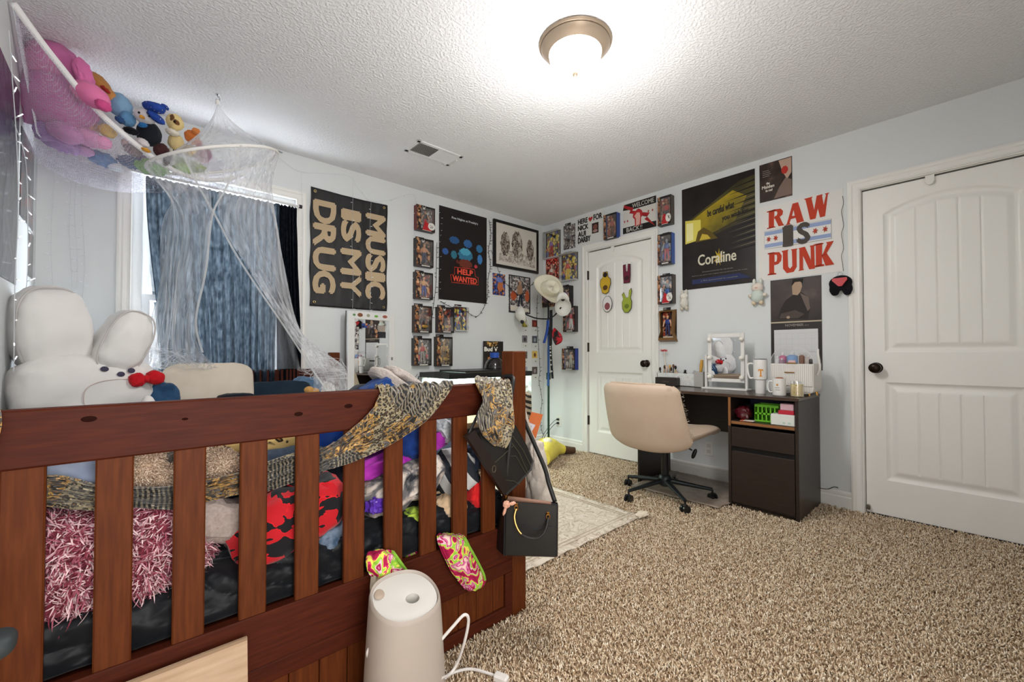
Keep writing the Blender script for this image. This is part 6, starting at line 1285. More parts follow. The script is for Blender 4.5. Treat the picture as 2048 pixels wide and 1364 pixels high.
# charms
def charm(label, px, py, parts, ring=True):
    c = PE(px, py, -.03); T = thing('plush_charm', label, 'charm', c, 0, 'plush charms pinned on the desk wall')
    for nm, dy, dz, r, col in parts: MB().m(fabric(col, None, 120, .6)).ell((0, -dy, dz), r, amp=.003, n=16, n2=10).build(nm, T)
    if ring: MB().m(hk).tube([Vector((0, .012*cos(a), .016*sin(a)+parts[0][2]+.055)) for a in [i*pi/6 for i in range(12)]], .0016, 6, closed=True).build('key_ring', T)
    return T
charm('white fluffy plush charm hanging at the lower left corner of the film poster', 1368, 606, [('body', 0, 0, (.028, .034, .045), '#d3cfc4'), ('head', .0, .055, (.026, .032, .030), '#dcd8cc'), ('ear', -.015, .09, (.010, .010, .022), '#d3cfc4'), ('ear', .02, .09, (.010, .010, .022), '#d3cfc4'), ('foot', -.02, -.045, (.015, .014, .016), '#c9c2b0'), ('foot', .022, -.045, (.015, .014, .016), '#c9c2b0')])
charm('pale mint plush charm with pink face hanging right of the film poster', 1515, 592, [('body', 0, 0, (.034, .042, .050), '#c9d3ca'), ('head', .0, .062, (.032, .040, .034), '#e0d4c8'), ('ear', -.022, .105, (.012, .011, .024), '#d6dad0'), ('ear', .022, .105, (.012, .011, .024), '#d6dad0'), ('arm', -.045, .005, (.013, .020, .013), '#d8cfc0'), ('arm', .045, .005, (.013, .020, .013), '#d8cfc0'), ('foot', -.025, -.05, (.018, .016, .016), '#dccab0'), ('foot', .025, -.05, (.018, .016, .016), '#dccab0'), ('muzzle', 0, .058, (.036, .018, .012), '#d8a898')])
T = charm('black frilled charm with red heart centre hanging at the corner of the white sign', 1681, 566, [('frill', 0, 0, (.020, .062, .050), '#17151a'), ('wing', -.03, -.035, (.014, .030, .045), '#121114'), ('wing', .035, -.04, (.014, .028, .042), '#17151a')])
MB().m(mat('#b8202c', .3)).poly([(-.040, .012), (-.036, .026), (.036, .026), (.040, .012), (.012, -.028), (-.006, -.028)], 0, -.012).build('heart', T).location = (-.020, 0, .004)
[c for c in T.children if c.name.startswith('heart')][0].rotation_euler = (0, 0, EW)
# grey pull cord beside the sign
o = MB().m(mat('#5b5a58', .6)).tube(catmull([PE(1685+2.2*sin(k*2.1), 392+k*15, -.004) for k in range(11)], 60), .0016, 5).build('cord'); tag(o, 'thin wavy dark cord down the right edge of the white sign', 'cord')
# pins
for px, py in ((1527, 438), (1680, 388)): pass
# outlets
def outlet(label, px, py):
    p = PE(px, py); T = MB().m(mat('#d9d8d2', .4)).box(-.036, .036, -.006, 0, -.058, .058, .003).build('wall_outlet', loc=(0, p.y, p.z), rotz=EW); tag(T, label, 'outlet')
    for z in (-.022, .022): MB().m(mat('#c5c3bb', .4)).box(-.016, .016, -.0075, -.006, z-.014, z+.014, .002).build('socket', T)
    return T
outlet('white wall outlet with two black plugs behind the banana plush', 1118, 842)
outlet('white wall outlet low on the wall under the desk', 1418, 897)
for k, z in enumerate((.02, -.02)):
    q = PE(1118, 842)+Vector((-.012, 0, z)); o = MB().m(dkw).box(q.x-.02, q.x+.005, q.y-.012, q.y+.012, q.z-.01, q.z+.01, .003).tube(catmull([q+Vector((-.02, 0, 0)), q+Vector((-.05, .02, -.02)), q+Vector((-.08, .10, -.12)), q+Vector((-.09, .16, -.22)), Vector((q.x-.10, -.06, .02))], 24), .003, 6).build('power_cord'); tag(o, '%s black power cord plugged into the corner outlet' % ('upper' if k == 0 else 'lower'), 'cord')
o = MB().m(dkw).tube(catmull([PE(1640, 976, -.03), PE(1655, 978, -.025), PE(1668, 974, -.03), PE(1676, 976, -.02)], 16), .0025, 6).build('power_cord'); tag(o, 'short black cable end sticking out behind the right side of the desk', 'cord')
# ------------------------------------------------------------- desk
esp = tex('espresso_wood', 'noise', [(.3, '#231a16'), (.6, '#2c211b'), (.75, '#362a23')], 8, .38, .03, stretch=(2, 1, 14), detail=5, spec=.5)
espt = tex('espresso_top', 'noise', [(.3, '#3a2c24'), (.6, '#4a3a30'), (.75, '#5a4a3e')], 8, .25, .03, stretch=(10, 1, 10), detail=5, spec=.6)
edge = mat('#8a5a30', .5); blackg = mat('#0b0908', .6)
DX0, DX1, DY0, DY1, DZ = -.505, -.018, -1.487, -2.56, .737
D_ = thing('desk', 'dark brown wooden desk with open shelf, drawer and door on its right side', 'desk', ((DX0+DX1)/2, (DY0+DY1)/2, 0)); Do = D_.location.copy()
def dp(nm, b, par=D_, **k):
    b.V = [v-Do for v in b.V]; return b.build(nm, par, **k)
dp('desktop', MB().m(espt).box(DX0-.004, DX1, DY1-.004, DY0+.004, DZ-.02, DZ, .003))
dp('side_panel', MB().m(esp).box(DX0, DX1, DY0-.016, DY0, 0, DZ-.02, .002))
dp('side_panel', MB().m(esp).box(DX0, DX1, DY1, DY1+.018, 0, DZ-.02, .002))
dp('inner_panel', MB().m(esp).box(DX0, DX1, -2.180, -2.162, 0, DZ-.02, .002).m(edge).box(DX0-.001, DX0, -2.1785, -2.164, .53, DZ-.021))
dp('back_panel', MB().m(esp).box(DX1-.012, DX1, -2.162, DY0-.016, .40, DZ-.02))
dp('back_panel', MB().m(blackg).box(DX1-.012, DX1, DY1+.018, -2.18, .02, DZ-.02))
dp('shelf', MB().m(esp).box(DX0+.002, DX1-.012, DY1+.018, -2.18, .540, .565, .002).m(edge).box(DX0+.0015, DX0+.002, DY1+.02, -2.182, .545, .562))
dp('bottom_panel', MB().m(esp).box(DX0+.02, DX1-.012, DY1+.018, -2.18, .02, .036))
dr = dp('drawer', MB().m(esp).box(DX0-.002, DX0+.016, DY1+.021, -2.183, .398, .524, .002).m(blackg).box(DX0+.016, DX1-.05, DY1+.03, -2.19, .41, .50))
dd = dp('door', MB().m(esp).box(DX0-.002, DX0+.016, DY1+.021, -2.183, .036, .368, .002))
dp('rail', MB().m(blackg).box(DX0+.018, DX0+.034, DY1+.018, -2.18, .366, .40))

def dz(px, py, X): return PE(px, py, X)
def fr_(nm, lb, ct, X, pxl, pxr, pyt, rest=DZ):
    """footprint of a thing standing on a top: its front face spans pxl..pxr on plane x=X"""
    a, c = dz(pxl, pyt, X), dz(pxr, pyt, X); return a.y, c.y, (a.z+c.z)/2-rest
whp = mat('#dcdad6', .35, coat=.2)
# dark box at the left end
yl, yr, h = fr_('', '', '', -.16, 1310, 1352, 755)
T = MB().m(mat('#2a1f1b', .45)).box(-.16, -.09, yr, yl, DZ, DZ+h, .004).build('cosmetics_box'); tag(T, 'long dark brown cosmetics box at the left end of the desk', 'box')
MB().m(mat('#6a5d54', .4)).text('TARTE', -.03, .03, -.004, .006, 0).build('lettering', T, smooth=False).matrix_local = Matrix.Translation((-.1605, (yl+yr)/2, DZ+h*.5)) @ Matrix.Rotation(EW, 4, 'Z')
# quilted white basket with make-up
yl, yr, h = fr_('', '', '', -.085, 1348, 1391, 747)
yl = -1.42; T = thing('makeup_basket', 'white quilted open box full of make-up and brushes on the desk', 'basket', (-.05, (yl+yr)/2, DZ)); c_ = T.location.copy()
b = MB().m(tex('quilted', 'voronoi', [(0, '#c9ccc8'), (1, '#e2e3df')], 40, .5, .4, out='Distance')); x0, x1 = -.035, .028; y0, y1 = yr-c_.y, yl-c_.y
b.box(x0, x0+.005, y0, y1, 0, h).box(x1-.005, x1, y0, y1, 0, h).box(x0, x1, y0, y0+.005, 0, h).box(x0, x1, y1-.005, y1, 0, h).box(x0, x1, y0, y1, 0, .005); b.build('basket', T)
rgm = random.Random(8)
def item(nm, lb, ct, b, loc, grp=None): return tag(b.build(nm, loc=loc), lb, ct, grp)
brl = ['tan handled', 'black handled', 'rose gold', 'white handled', 'short wooden', 'long dark', 'gold tipped']
for k in range(7):
    y = y1-.03-.020*k; P0 = Vector((rgm.uniform(-.02, .015), y, .01)); P1 = P0+Vector((rgm.uniform(-.02, .02), rgm.uniform(-.025, .025), rgm.uniform(.11, .145)))
    b = MB().m(mat(['#b58a5a', '#1c1a1a', '#c99a8a', '#d8d4cc', '#8a6a48', '#2a2224', '#c9a86a'][k], .4)).tube([P0, P1], .0045, 8).m(mat(['#5a4030', '#3a2c28', '#e0c8b8', '#4a3830', '#c9a05c', '#6a4a3c', '#2c2422'][k], .9)).ell(P1+Vector((0, 0, .008)), (.010, .010, .017), n=10, n2=8)
    item('makeup_brush', '%s make-up brush number %s along the white quilted box from the left' % (brl[k], ['one', 'two', 'three', 'four', 'five', 'six', 'seven'][k]), 'brush', b, c_, 'make-up brushes standing in the quilted box')
stuff_ = [('lipstick', 'black lipstick tube', '#17161a', .013, .05), ('nail_polish', 'red nail polish bottle', '#a8242c', .014, .04), ('lipstick', 'silver lipstick tube', '#b8b8bc', .008, .07), ('compact', 'pink spotted compact', '#d88a90', .022, .03), ('lip_gloss', 'dark gloss bottle', '#2a1c20', .010, .06), ('mascara', 'black mascara wand', '#141416', .009, .065), ('lipstick', 'maroon lipstick', '#6a1c24', .011, .05), ('hair_clip', 'black hair clip', '#121214', .015, .03), ('cream_jar', 'beige cream tube', '#d8b8a0', .012, .045), ('mascara', 'black and silver mascara', '#3a3a3e', .008, .06)]
for k, (nm, lb, col, r, hh) in enumerate(stuff_):
    y = y0+.012+(abs(y1-y0)*.62)*k/10; lean = Vector((rgm.uniform(-.3, .3), rgm.uniform(-.6, .4), 1)).normalized(); P0 = Vector((rgm.uniform(-.018, .012), y, .03+.02*(k % 3)))
    item(nm, lb+' in the make-up heap of the white quilted box', 'make-up', MB().m(mat(col, .3)).tube([P0, P0+lean*hh*.6, P0+lean*hh*.62, P0+lean*hh], [r*1.35, r*1.35, r, r], 12), c_, 'make-up heaped in the quilted box')
# fluffy red flower pen
q = dz(1334, 745, -.06); tp = dz(1328, 702, -.06); T = thing('flower_pen', 'pen topped by a fluffy red and white flower', 'pen', q)
MB().m(mat('#d8c8b8', .5)).tube([Vector((0, 0, -.03)), tp-q], .003, 8).build('stem', T); b = MB()
for k in range(90):
    a = rgm.uniform(0, 2*pi); r = rgm.uniform(.012, .036); e = rgm.uniform(-.006, .012); b.m(mat(['#c84048', '#d86a6c', '#e8d4d0'][k % 3], .8)).tube([tp-q, tp-q+Vector((r*.5*cos(a), r*.6*sin(a), e+.004)), tp-q+Vector((r*.7*cos(a), r*sin(a), e))], .0016, 4)
b.build('flower', T)
# tall grey holder with hairbrush
yl, yr, h = fr_('', '', '', -.12, 1388, 1406, 744); T = MB().m(mat('#a8a4a0', .5)).box(-.12, -.115, yr, yl, DZ, DZ+h).box(-.06, -.055, yr, yl, DZ, DZ+h).box(-.115, -.06, yl-.004, yl, DZ, DZ+h).box(-.115, -.06, yr, yr+.004, DZ, DZ+h).box(-.12, -.055, yr, yl, DZ, DZ+.004).build('holder'); tag(T, 'grey upright holder right of the white quilted box', 'holder')
q = Vector((-.088, (yl+yr)/2, DZ+.004)); o = MB().m(mat('#c9963c', .5)).tube([q, q+Vector((0, .004, h*.8)), q+Vector((0, -.004, h*1.0)), q+Vector((0, -.010, h*1.4)), q+Vector((0, -.014, h*1.75))], [.006, .006, .010, .014, .010], 12).build('hairbrush'); tag(o, 'yellow wooden hairbrush standing in the grey holder', 'hairbrush')
# vanity mirror with round bulbs
X = -.17; a = dz(1415, 668, X); c = dz(1489, 765, X); yl, yr, zt, zb = a.y, c.y, (a.z+.0), c.z; w_ = yl-yr
T = thing('vanity_mirror', 'white tilting vanity mirror with six round bulbs standing on the desk', 'mirror', (X, yl, DZ), EW); H = zt-DZ; h0 = .055
# local x right from the left frame edge
b = MB().m(whp); f = .026; b.box(0, f, 0, .016, h0, H, .003).box(w_-f, w_, 0, .016, h0, H, .003).box(f, w_-f, 0, .016, H-f-.005, H, .003).box(f, w_-f, 0, .016, h0, h0+f, .003); b.build('frame', T)
MB().m(mirror_mat()).box(f-.002, w_-f+.002, .005, .008, h0+f-.002, H-f-.003).build('mirror_glass', T, smooth=False)
b = MB().m(whp).box(-.022, -.006, -.006, .018, 0, H*.62, .003).box(w_+.006, w_+.022, -.006, .018, 0, H*.62, .003).box(-.03, w_+.03, -.05, .06, 0, .014, .004).cyl((-.014, .006, h0+.06), (0, .006, h0+.06), .004).cyl((w_+.014, .006, h0+.06), (w_, .006, h0+.06), .004); b.build('stand', T)
for z in (H-.045, h0+(H-h0)*.50, h0+.038):
    for x in (f*.5+.002, w_-f*.5-.002): MB().m(mat('#e6e2d8', .35)).ell((x, -.011, z), .0165, n=20, n2=14).build('bulb', T)
# tumbler
X = -.30; a = dz(1507, 719, X); c = dz(1535, 779, X); cy_ = (a.y+c.y)/2; rr = abs(a.y-c.y)/2; hh = a.z-DZ
T = thing('tumbler', 'white insulated tumbler with side handle and orange letter T', 'cup', (X, cy_, DZ)); tw = mat('#dddbd8', .35)
MB().m(tw).lathe([(rr*.72, 0), (rr*.74, .006), (rr*.78, hh*.40), (rr*.98, hh*.42), (rr, hh*.46), (rr, hh*.96), (rr*.97, hh), (rr*.9, hh*.99), (0, hh*.985)], n=36).build('body', T)
MB().m(mat('#3a3634', .4)).lathe([(rr*.93, hh*.985), (rr*.93, hh*1.015), (rr*.7, hh*1.02), (0, hh*1.02)], n=30).build('lid', T)
MB().m(tw).tube(catmull([(0, rr*.9, hh*.86), (0, rr*1.6, hh*.88), (0, rr*1.9, hh*.78), (0, rr*1.75, hh*.55), (0, rr*1.5, hh*.44), (0, rr*.9, hh*.46)], 24), .006, 10).build('handle', T)
b = MB().m(mat('#d08a2c', .5)); V = []
def onc(u, z, e=.0008): t = u/rr; return Vector((-(rr+e)*cos(t), -(rr+e)*sin(t), z))
def strip(u0, u1, z0, z1):
    n = 6; b.grid([[onc(u0+(u1-u0)*k/n, z) for k in range(n+1)] for z in (z0, z1)])
u_ = rr*.35
strip(u_-.014, u_+.014, hh*.68, hh*.72); strip(u_-.004, u_+.004, hh*.52, hh*.69); strip(u_-.008, u_+.008, hh*.50, hh*.53); strip(u_-.014, u_-.010, hh*.65, hh*.70); strip(u_+.010, u_+.014, hh*.65, hh*.70)
b.build('letter_t', T)
# mug
X = -.41; a = dz(1545, 756, X); c = dz(1572, 786, X); cy_ = (a.y+c.y)/2; rr = abs(a.y-c.y)/2; hh = a.z-DZ
T = thing('mug', 'white mug with small gold and grey print in front of the tumbler', 'mug', (X, cy_, DZ))
MB().m(whp).lathe([(rr*.8, 0), (rr*.97, .006), (rr, .012), (rr, hh), (rr*.93, hh), (rr*.92, hh*.9), (rr*.9, .01), (0, .01)], n=36).build('body', T)
MB().m(whp).tube(catmull([(0, rr*.95, hh*.80), (0, rr*1.55, hh*.80), (0, rr*1.75, hh*.5), (0, rr*1.5, hh*.22), (0, rr*.95, hh*.22)], 20), .0045, 8).build('handle', T)
MB().m(mat('#9a5a34', .6)).ell((0, 0, hh*.98), (rr*.7, rr*.7, .008), amp=.003).build('filling', T)
b = MB().m(mat('#b8884a', .5)); strip(-.005, .005, hh*.58, hh*.70); b.m(mat('#8a8682', .6)); strip(-.015, .012, hh*.46, hh*.49); strip(-.012, .014, hh*.34, hh*.37); b.build('print', T)
# candle
X = -.39; a = dz(1580, 763, X); c = dz(1608, 785, X); cy_ = (a.y+c.y)/2; rr = abs(a.y-c.y)/2; hh = a.z-DZ+.004
T = thing('candle', 'pale yellow candle in a glass jar at the front of the desk', 'candle', (X, cy_, DZ))
MB().m(mat('#d9c690', .55)).lathe([(rr*.9, .004), (rr*.92, .006), (rr*.92, hh*.8), (0, hh*.78)], n=30).build('wax', T)
MB().m(clear('jar_glass', .14)).lathe([(rr*.96, 0), (rr, .003), (rr, hh), (rr*.95, hh), (rr*.95, .004)], n=30).build('jar', T)
MB().m(mat('#2a2420', .8)).cyl((0, 0, hh*.76), (0, 0, hh*.88), .001, n=6).build('wick', T); b = MB().m(mat('#b89a4c', .5)); strip(-.008, -.003, hh*.25, hh*.35); strip(.004, .010, hh*.7, hh*.78); b.build('label_mark', T)
# domed cosmetics case
X = -.30; a = dz(1541, 727, X); c = dz(1627, 727, X); yl, yr = a.y, c.y; w_ = yl-yr; zt = a.z-DZ; zb = .035; dpt = .19
T = thing('cosmetics_case', 'white ribbed cosmetics drawer case with clear dome on gold feet', 'organizer', (X, yl, DZ), EW)
rib = tex('ribbed_white', 'wave', [(.3, '#c4c1bb'), (.6, '#dedbd6')], 28, .4, .3, detail=0, dist=0)
def shell(z0, z1, yv0, yv1, m, nm, R=.03, top=None):
    P = []; 
    for cx, cz, a0 in ((R, z0+R, 180), (w_-R, z0+R, 270)):
        for k in range(6): t = R_(a0+k*18); P.append((cx+R*cos(t), cz+R*sin(t)))
    P += [(w_, z1), (0, z1)]; return MB().m(m).poly(P, yv0, yv1).build(nm, T)
shell(zb-.02, zt, 0, dpt, mat('#dad7d1', .4), 'body')
MB().m(rib).box(.004, w_-.004, -.006, -.0005, zb+.025, zt-.006, .002).build('drawer', T); ch = [k for k in T.children if k.name.startswith('drawer')][0]
MB().m(gold).box(w_*.35, w_*.58, -.014, -.006, zt-.058, zt-.052).build('drawer_pull', ch)
MB().m(rib).box(.004, w_-.004, -.005, -.0005, zb-.012, zb+.021, .002).build('drawer', T)
G = []
for k in range(19):
    t = pi*k/18; cx = w_/2-(w_/2)*cos(t); cz = zt+.115*sin(t)**.9
    G.append([Vector((cx, y, cz)) for y in (0, .003, dpt*.5, dpt-.003, dpt)])
b = MB().m(clear('dome', .16)).grid(G); b.add([g[0] for g in G], [tuple(range(19))]); b.build('clear_dome', T)
MB().m(mat('#d2cfc9', .4)).tube([g[0] for g in G], .0015, 6).build('dome_rim', T)
MB().m(gold).box(w_*.38, w_*.62, -.006, 0, zt+.001, zt+.008).build('lid_clasp', T); MB().m(mat('#e0b8b8', .4)).box(w_*.42, w_*.58, .006, .02, zt+.004, zt+.022).build('pink_box', T)
MB().m(mat('#dedbd5', .4)).tube(catmull([(w_+.004, dpt*.5, zt+.09), (w_+.012, dpt*.3, zt+.06), (w_+.020, dpt*.3, zt-.02), (w_+.006, dpt*.3, zt-.07)], 16), .006, 10).build('carry_handle', T)
for x, y in ((w_-.03, .02), (w_-.008, .10), (.02, .02)): MB().m(gold).tube([(x, y, zb-.012), (x+.004, y-.006, 0)], [.009, .005], 10).build('foot', T)
W3 = lambda x, y, z: Vector((X+y, yl-x, DZ+z))   # local -> world inside the case (x right, y back)
for nm, lb, x, y, r, hh, col in (('perfume_bottle', 'pink round perfume bottle under the clear dome', .055, .07, .022, .075, '#c9608c'), ('perfume_bottle', 'blue clear perfume bottle under the clear dome', .115, .06, .030, .080, '#6f9ad0'), ('cream_jar', 'white jar at the left under the clear dome', .028, .05, .014, .05, '#dcdadc'), ('perfume_bottle', 'small mauve bottle at the front under the clear dome', .062, .025, .014, .035, '#a07a90'), ('hair_spray', 'brown striped can under the clear dome', .165, .08, .016, .078, '#8a6a58'), ('cream_jar', 'pale tube at the right under the clear dome', .205, .07, .020, .060, '#cfc8c0'), ('brush_set', 'black brush heads at the right edge under the clear dome', .228, .03, .010, .045, '#1c1a1c')):
    q = W3(x*w_/.25, y, zt); b = MB().m(mat(col, .2)).lathe([(r*.9, 0), (r, .004), (r, hh*.62), (r*.5, hh*.70), (r*.5, hh*.72)], n=24).m(mat('#d8d6d4', .3)).lathe([(r*.42, hh*.70), (r*.42, hh*.95), (r*.3, hh), (0, hh)], n=16); o = b.build(nm, loc=q); tag(o, lb, 'bottle')
# things in the open shelf
SZ = .565
def shelf_box(nm, lb, ct, X, pl, pr_, pt, dep, m, z0=SZ):
    a, c = dz(pl, pt, X), dz(pr_, pt, X); o = MB().m(m).box(X, X+dep, c.y, a.y, z0, max(a.z, z0+.01), .003).build(nm); tag(o, lb, ct); return o, a, c
# green basket with slots
a, c = dz(1508, 808, -.44), dz(1558, 808, -.44); T = thing('plastic_basket', 'lime green slotted plastic basket on the open desk shelf', 'basket', (-.44, a.y, SZ), EW); w_ = a.y-c.y; hh = a.z-SZ; gm = mat('#6cb82c', .4)
b = MB().m(gm); n = 6; sw = w_/n
for yv in (0, .12):
    b.box(0, w_, yv, yv+.003, hh*.86, hh).box(0, w_, yv, yv+.003, 0, hh*.12).box(0, w_, yv, yv+.003, hh*.44, hh*.54)
    for k in range(n+1): b.box(max(0, k*sw-.004), min(w_, k*sw+.004), yv, yv+.003, hh*.12, hh*.86)
b.box(0, .003, 0, .123, 0, hh).box(w_-.003, w_, 0, .123, 0, hh).box(0, w_, 0, .123, 0, .003); b.build('basket', T)
o, a, c = shelf_box('storage_box', 'white cardboard box with faint print at the front of the open desk shelf', 'box', -.495, 1541, 1589, 827, .14, mat('#d4d6d0', .6)); zt2 = a.z
MB().m(mat('#a9c3b4', .7)).box(-.4965, -.4955, c.y+.02, c.y+.035, SZ+.012, SZ+.022).box(-.4965, -.4955, c.y+.05, c.y+.062, SZ+.012, SZ+.022).build('print', o)
o, a, c = shelf_box('red_carton', 'flat red and white carton lying on the white box', 'box', -.485, 1556, 1588, 820, .12, mat('#b82436', .5), zt2); zt3 = a.z
shelf_box('pink_carton', 'pale pink carton on top of the red carton', 'box', -.48, 1560, 1587, 807, .11, mat('#c9a3ac', .5), zt3)
o, a, c = shelf_box('blue_case', 'dark blue zipped case at the back of the open desk shelf', 'case', -.28, 1500, 1570, 797, .12, mat('#141d3c', .5))
q = dz(1487, 815, -.42); o = MB().m(mat('#4a0e18', .2, coat=.5)).ell((0, 0, 0), (.04, .045, .045), e=(.8, .8), amp=.012, fold=.006, seed=3).build('foil_bag', loc=(q.x, q.y, SZ+.045)); tag(o, 'shiny dark red bag on the open shelf left of the green basket', 'bag')
q = dz(1493, 832, -.47); o = MB().m(mat('#c96a4c', .6)).box(-.02, .03, -.035, .035, 0, .004).m(mat('#c9c2b8', .6)).box(-.025, .02, -.05, .01, .004, .008).build('leaflet', loc=(q.x, q.y, SZ)); tag(o, 'orange and white leaflet lying at the front of the open shelf', 'leaflet')
o = MB().m(mat('#17171a', .4)).ell((0, 0, 0), (.05, .04, .05), amp=.01).build('black_pouch', loc=(-.36, -2.235, SZ+.05)); tag(o, 'black pouch at the left back of the open shelf', 'pouch')
MB()
# plastic chair mat / worn vinyl scrap under the desk
o = MB().m(tex('clear_mat', 'noise', [(.3, '#8a7b6d'), (.6, '#a39486')], 20, .3, .1)).grid([[Vector((-.66+.6*u+.03*noise.noise(Vector((v*5, u*5, 1))), -1.52-.64*v+.02*noise.noise(Vector((u*6, v*6, 2))), .021+.004*noise.noise(Vector((u*7, v*7, 3))))) for u in [i/20 for i in range(21)]] for v in [j/20 for j in range(21)]]).build('floor_mat'); solid(o, .002); tag(o, 'worn greyish plastic floor mat lying under the desk', 'floor mat')

# ------------------------------------------------------------- office chair
T = thing('office_chair', 'cream upholstered swivel chair with frayed edges on black five star base', 'chair', (-.655, -1.795, 0), .02)
vin_ = tex('worn_cream_vinyl', 'noise', [(.24, '#a8937e'), (.30, '#bfa995'), (.7, '#c8b49f')], 6, .6, .12, detail=8)
spk = tex('worn_edge', 'voronoi', [(0, '#4a3c30'), (.16, '#6a5a4a'), (.22, '#c0ab96'), (1, '#c4b09c')], 130, .7, .2, out='Distance')
def pad(nm, G0, th, m=vin_):
    """cushion: mid-surface grid thickened with rounded rim"""
    nr, nc = len(G0), len(G0[0]); F_, B__ = [], []
    for i in range(nr):
        fr, br = [], []
        for j in range(nc):
            du = G0[min(i+1, nr-1)][j]-G0[max(i-1, 0)][j]; dv = G0[i][min(j+1, nc-1)]-G0[i][max(j-1, 0)]; n_ = du.cross(dv).normalized()
            e = min(i, nr-1-i)/(nr-1)*6; e2 = min(j, nc-1-j)/(nc-1)*6; q = math.sqrt(max(0, 1-(1-min(1, e))**2))*math.sqrt(max(0, 1-(1-min(1, e2))**2)); t = th*(.12+.88*q)
            fr.append(G0[i][j]+n_*t*.5); br.append(G0[i][j]-n_*t*.5)
        F_.append(fr); B__.append(br)
    b = MB().m(m).grid(F_).grid(B__)
    rim = [(0, j) for j in range(nc)]+[(i, nc-1) for i in range(1, nr)]+[(nr-1, j) for j in range(nc-2, -1, -1)]+[(i, 0) for i in range(nr-2, 0, -1)]
    R0 = [F_[i][j] for i, j in rim]; R1 = [B__[i][j] for i, j in rim]; b.grid([R0, R1], True); return b.build(nm, T)
NI, NJ = 40, 48; G0 = []
for i in range(NI+1):
    v = i/NI; r = []
    for j in range(NJ+1):
        u = j/NJ*2-1; vv = v
        # rounded outline: squircle remap
        hw = .294-.030*v; cr = (1-max(0, (abs(2*v-1)-.80)/.20)**2.2*.12)
        bz_ = .415-.055*(1-abs(u)**2.4)*1.0; tz = .812-.012*abs(u)**6
        z = bz_+(tz-bz_)*v; x = -.252-.150*v**.9 - .010*sin(pi*v) + .055*abs(u)**2.2
        r.append(Vector((x, u*hw*cr, z+.010*0)))
    G0.append(r)
pad('backrest', G0, .055)
P = [G0[i][0]+Vector((-.004, -.004, 0)) for i in range(NI+1)]; P2_ = [G0[NI][j]+Vector((-.004, 0, .004)) for j in range(0, NJ+1)]
G1 = []
for i in range(31):
    v = i/30; r = []
    for j in range(37):
        u = j/36*2-1; x = -.25+.59*v; hw = .275*(1-max(0, (v-.8)/.2)**2*.10)
        z = .452+.016*v-.028*max(0, v-.8)/.2+.018*abs(u)**3-.012*sin(pi*v)*(1-u*u)
        r.append(Vector((x, u*hw, z)))
    G1.append(r)
pad('seat', G1, .07)
b = MB().m(spk)
for pts in ([g[0] for g in G0[4:]], G0[NI][4:-4]):
    b.tube([p for p in pts], .007, 8)
b.build('frayed_piping', T)
b = MB().m(mat('#cfc0aa', .8))
for k in range(70):
    g = G0[rgm.randrange(8, NI-1)][0 if k % 4 else rgm.choice((0, 1))]; g = g+Vector((rgm.uniform(-.02, .02), -.008, 0)); b.tube([g, g+Vector((rgm.uniform(-.008, .008), rgm.uniform(-.012, -.002), rgm.uniform(-.008, .008)))], .0007, 3)
b.build('loose_fibres', T)
stl = mat('#24292b', .4, .4); bp_ = mat('#121314', .35)
MB().m(bp_).box(-.11, .11, -.09, .09, .385, .41, .006).build('seat_plate', T)
MB().m(mat('#9a9c9e', .25, .9)).cyl((0, 0, .30), (0, 0, .39), .013, n=20).build('gas_lift', T)
MB().m(bp_).lathe([(.025, .145), (.026, .315), (.022, .318)], n=24).build('column_cover', T)
b = MB().m(bp_).tube(catmull([(.0, -.05, .385), (-.02, -.16, .375), (-.03, -.205, .365)], 12), .005, 8).ell((-.035, -.222, .345), (.014, .012, .034), (.3, .2, 0), e=(.8, .8)); b.build('lever', T)
MB().m(stl).lathe([(.03, .08), (.042, .09), (.044, .135), (.034, .155), (.026, .16)], n=28).build('hub', T)
for a in (-58, -130, 158, 86, 14):
    t = R_(a); d = Vector((cos(t), sin(t), 0)); s_ = Vector((-sin(t), cos(t), 0)); b = MB().m(stl); G = []
    for k in range(9):
        f = k/8; c_ = d*(.03+.275*f)+Vector((0, 0, .118-.040*f)); w2 = .022-.010*f; h2 = .018-.007*f
        G.append([c_+s_*(w2*cos(q_))+Vector((0, 0, h2*sin(q_))) for q_ in [2*pi*m_/10 for m_ in range(10)]])
    b.grid(G, True); b.add(G[-1], [tuple(range(10))]); arm = b.build('star_leg', T)
    c_ = d*.305; q_ = rgm.uniform(0, pi); ax = Vector((cos(q_), sin(q_), 0))
    b = MB().m(bp_).cyl(c_+Vector((0, 0, .048)), c_+Vector((0, 0, .078)), .006, n=10)
    b.box(c_.x-.014, c_.x+.014, c_.y-.014, c_.y+.014, .040, .056, .006)
    for sg in (-1, 1): b.cyl(c_+ax*sg*.006+Vector((0, 0, .027)), c_+ax*sg*.021+Vector((0, 0, .027)), .026, n=24)
    b.build('caster', arm)
# ------------------------------------------------------------- reptile tank on its stand
tx0, tx1, ty0, ty1, tz0, tz1 = -1.60, -.69, -.51, -.05, .36, .845
S_ = thing('tank_stand', 'dark wooden stand carrying the glass tank by the back wall', 'stand', ((tx0+tx1)/2, -.28, 0)); so_ = S_.location.copy()
def sp_(nm, b, par, o): b.V = [v-o for v in b.V]; return b.build(nm, par)
sp_('top', MB().m(esp).box(tx0-.01, tx1+.01, ty0-.01, ty1+.01, .335, tz0, .003), S_, so_)
for x in (tx0, tx1-.04):
    for y in (ty0, ty1-.04): sp_('leg', MB().m(esp).box(x, x+.04, y, y+.04, 0, .335, .002), S_, so_)
sp_('shelf', MB().m(esp).box(tx0+.01, tx1-.01, ty0+.01, ty1-.01, .08, .10), S_, so_)
T = thing('glass_tank', 'long glass tank with black frame and bright leafy backdrop behind the bed corner', 'tank', (so_.x, so_.y, tz0)); o_ = T.location.copy()
